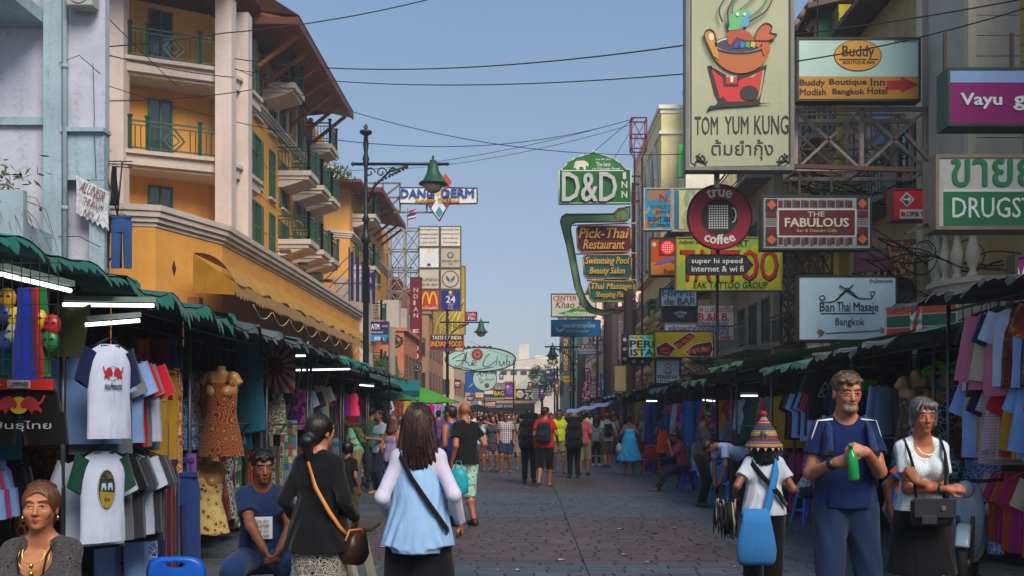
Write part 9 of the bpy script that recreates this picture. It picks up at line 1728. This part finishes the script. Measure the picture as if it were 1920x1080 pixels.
def crowd():
 random.seed(11); base = []
 cols = ['#7a1f22','#27406e','#c8ccd0','#191a1e','#5a6a4a','#8a8e94','#b0762e','#3c7a8a','#a8a49a','#553a66','#d0c8b4','#2a5f3c','#6c4a3a','#9a3f5c']
 sks = ['#a5664a','#7a4a34','#b98260','#5c3828']
 for i in range(8):
  fem = i % 2; J = person('x',(0,0,0),0,H=1.75,sex='f' if fem else 'm',sk=sks[i % 4],hair=['#17100e','#3a2418','#6a4a30','#0c0a0a'][i % 4],hairstyle=['short','long','short','pony'][i % 4],h=.017,
   top=(['tee','tank','tee','elbow'][i % 4],fabric('plain',cols[i])),bottom=(['long_shorts','shorts','jeans','pants'][i % 4],fabric('plain',['#2a2c34','#27406a','#4a443a','#16171b'][(i+1) % 4])),anL=(.12,random.uniform(-.15,.15),.085),anR=(-.12,random.uniform(-.15,.15),.085)); base.append(J['root'])
 words = {'#7a1f22': 'dark red','#27406e': 'navy blue','#c8ccd0': 'white','#191a1e': 'black','#5a6a4a': 'olive','#8a8e94': 'grey','#b0762e': 'orange brown','#3c7a8a': 'teal','#a8a49a': 'beige','#553a66': 'purple','#d0c8b4': 'cream','#2a5f3c': 'green','#6c4a3a': 'brown','#9a3f5c': 'rose pink'}
 spots = []
 for i,(px,s) in enumerate([(765,64),(778,78),(792,60),(806,70),(822,62),(838,52),(858,56),(884,50),(908,54),(940,52),(962,50),(1008,52),(1032,50),(1062,54),(1090,52),(1104,48),(1128,50),(1150,56),(1166,50),(1192,54),(1204,48),(1228,58),(1246,66),(1262,60),(696,84),(684,78),(752,82),(1158,46),(1082,44),(1048,43),(1018,45),(984,44),(950,43),(920,45),(1500,96),(1540,88),(870,44),(830,45),(1120,42),(1180,43)]):
  b = base[i % 8]; c_ = cols[(i*5+3) % 14]; away = random.random() < .55; hh = random.uniform(.90,1.03)
  o = copy_tree(b,loc=pos(px,s),rz=R(180 if away else 0)+random.uniform(-.5,.5)); o.scale = (hh,hh,hh)
  for ch in o.children:
   if ch.name.split('.')[0] in ('t_shirt','vest_top','shirt'):
    ch.material_slots[0].link = 'OBJECT'; ch.material_slots[0].material = fabric('plain',c_)
  o['group'] = 'people in the crowd further up the street'
  near = [(x_,n_) for x_,n_ in ((765,'the green parasol'),(900,'the woman with the camera'),(948,'the man in the checked shirt'),(1005,'the man in red'),(1048,'the man in yellow'),(1095,'the woman in salmon'),(1138,'the man with the daypack'),(1180,'the woman in turquoise'),(1250,'the blue cloth stall'),(1520,'the black t-shirt rack'),(690,'the man in light grey'))]
  nn = min(near,key=lambda t: abs(t[0]-px)); o['label'] = '%s in %s top %s, %s %s' % ('woman' if i % 2 else 'man',words[c_],'walking away' if away else 'facing us','just left of' if px < nn[0] else 'just right of',nn[1])
 # the mass beyond: one object
 dg = bpy.context.evaluated_depsgraph_get(); vs = []; fs = []; mi = []; mats = []; off = 0
 sk_m = mat('#9a6448',.7,0,bump=0); hr_m = mat('#17110e',.6,0,bump=0); tops = [mat(c,.9,0,bump=0) for c in cols[:3]+cols[2:3]*2+cols[4:]]+[mat('#b8bcc0',.9,0,bump=0)]*2; mats = [sk_m,hr_m]+tops
 mb = MB()
 for i in range(260):
  y = random.uniform(44,105); x = random.uniform(-4.2,4.6); hgt = random.uniform(1.5,1.85); w = random.uniform(.16,.23); t = 2+random.randrange(len(tops)); t2 = 2+random.choice([1,3,9,5])
  for sx in (-1,1):
   mb.lathe([(.05,0),(.055,.3*hgt/1.7),(.085,.85)],(x+sx*.09,y+sx*random.uniform(-.1,.1),0),5,t2 if random.random() < .6 else 0)
   mb.tube([(x+sx*w,y,hgt*.8),(x+sx*(w+.06),y,hgt*.62),(x+sx*(w+.03),y-.08,hgt*.47)],[.05,.04,.03],4,0)
  mb.lathe([(.13,.82),(w*.8,1.0),(w,hgt*.76),(w*.8,hgt*.83),(.05,hgt*.86)],(x,y,0),7,t,1,.7)
  mb.lathe([(.05,hgt*.84),(.075,hgt*.88),(.085,hgt*.93),(.06,hgt*.985),(0,hgt)],(x,y,0),7,0); mb.lathe([(.092,hgt*.92),(.088,hgt*.96),(.06,hgt),(0,hgt*1.008)],(x,y+.012,0),7,1)
 tag(mb.build('crowd',mats),'dense far-off crowd filling the street beyond the nearer walkers','crowd',kind='stuff')
 for b in base:
  for ch in list(b.children): bpy.data.objects.remove(ch)
  bpy.data.objects.remove(b)
ground(); hotel(); left_building(); BOOST[0] = 1.9; right_buildings(); BOOST[0] = 1.5; left_far(); vegetation()
BOOST[0] = 1.85
signs_left(); signs_right()
BOOST[0] = 1.5
street_furniture()
stalls()
fg_people(); mid_people(); crowd()
finish_texts()
hz = MB(); hz.box((-62,-57,-1.4),(62,262,24)); hz = hz.build('haze',None); tag(hz,kind='stuff')
hmat = bpy.data.materials.new('haze'); hmat.use_nodes = True; hn = hmat.node_tree; hn.nodes.clear(); ho = hn.nodes.new('ShaderNodeOutputMaterial'); hv = hn.nodes.new('ShaderNodeVolumePrincipled')
hv.inputs['Density'].default_value = .0016; hv.inputs['Color'].default_value = (.86,.88,.93,1); hv.inputs['Anisotropy'].default_value = .2; hn.links.new(hv.outputs[0],ho.inputs['Volume']); hz.data.materials.append(hmat)
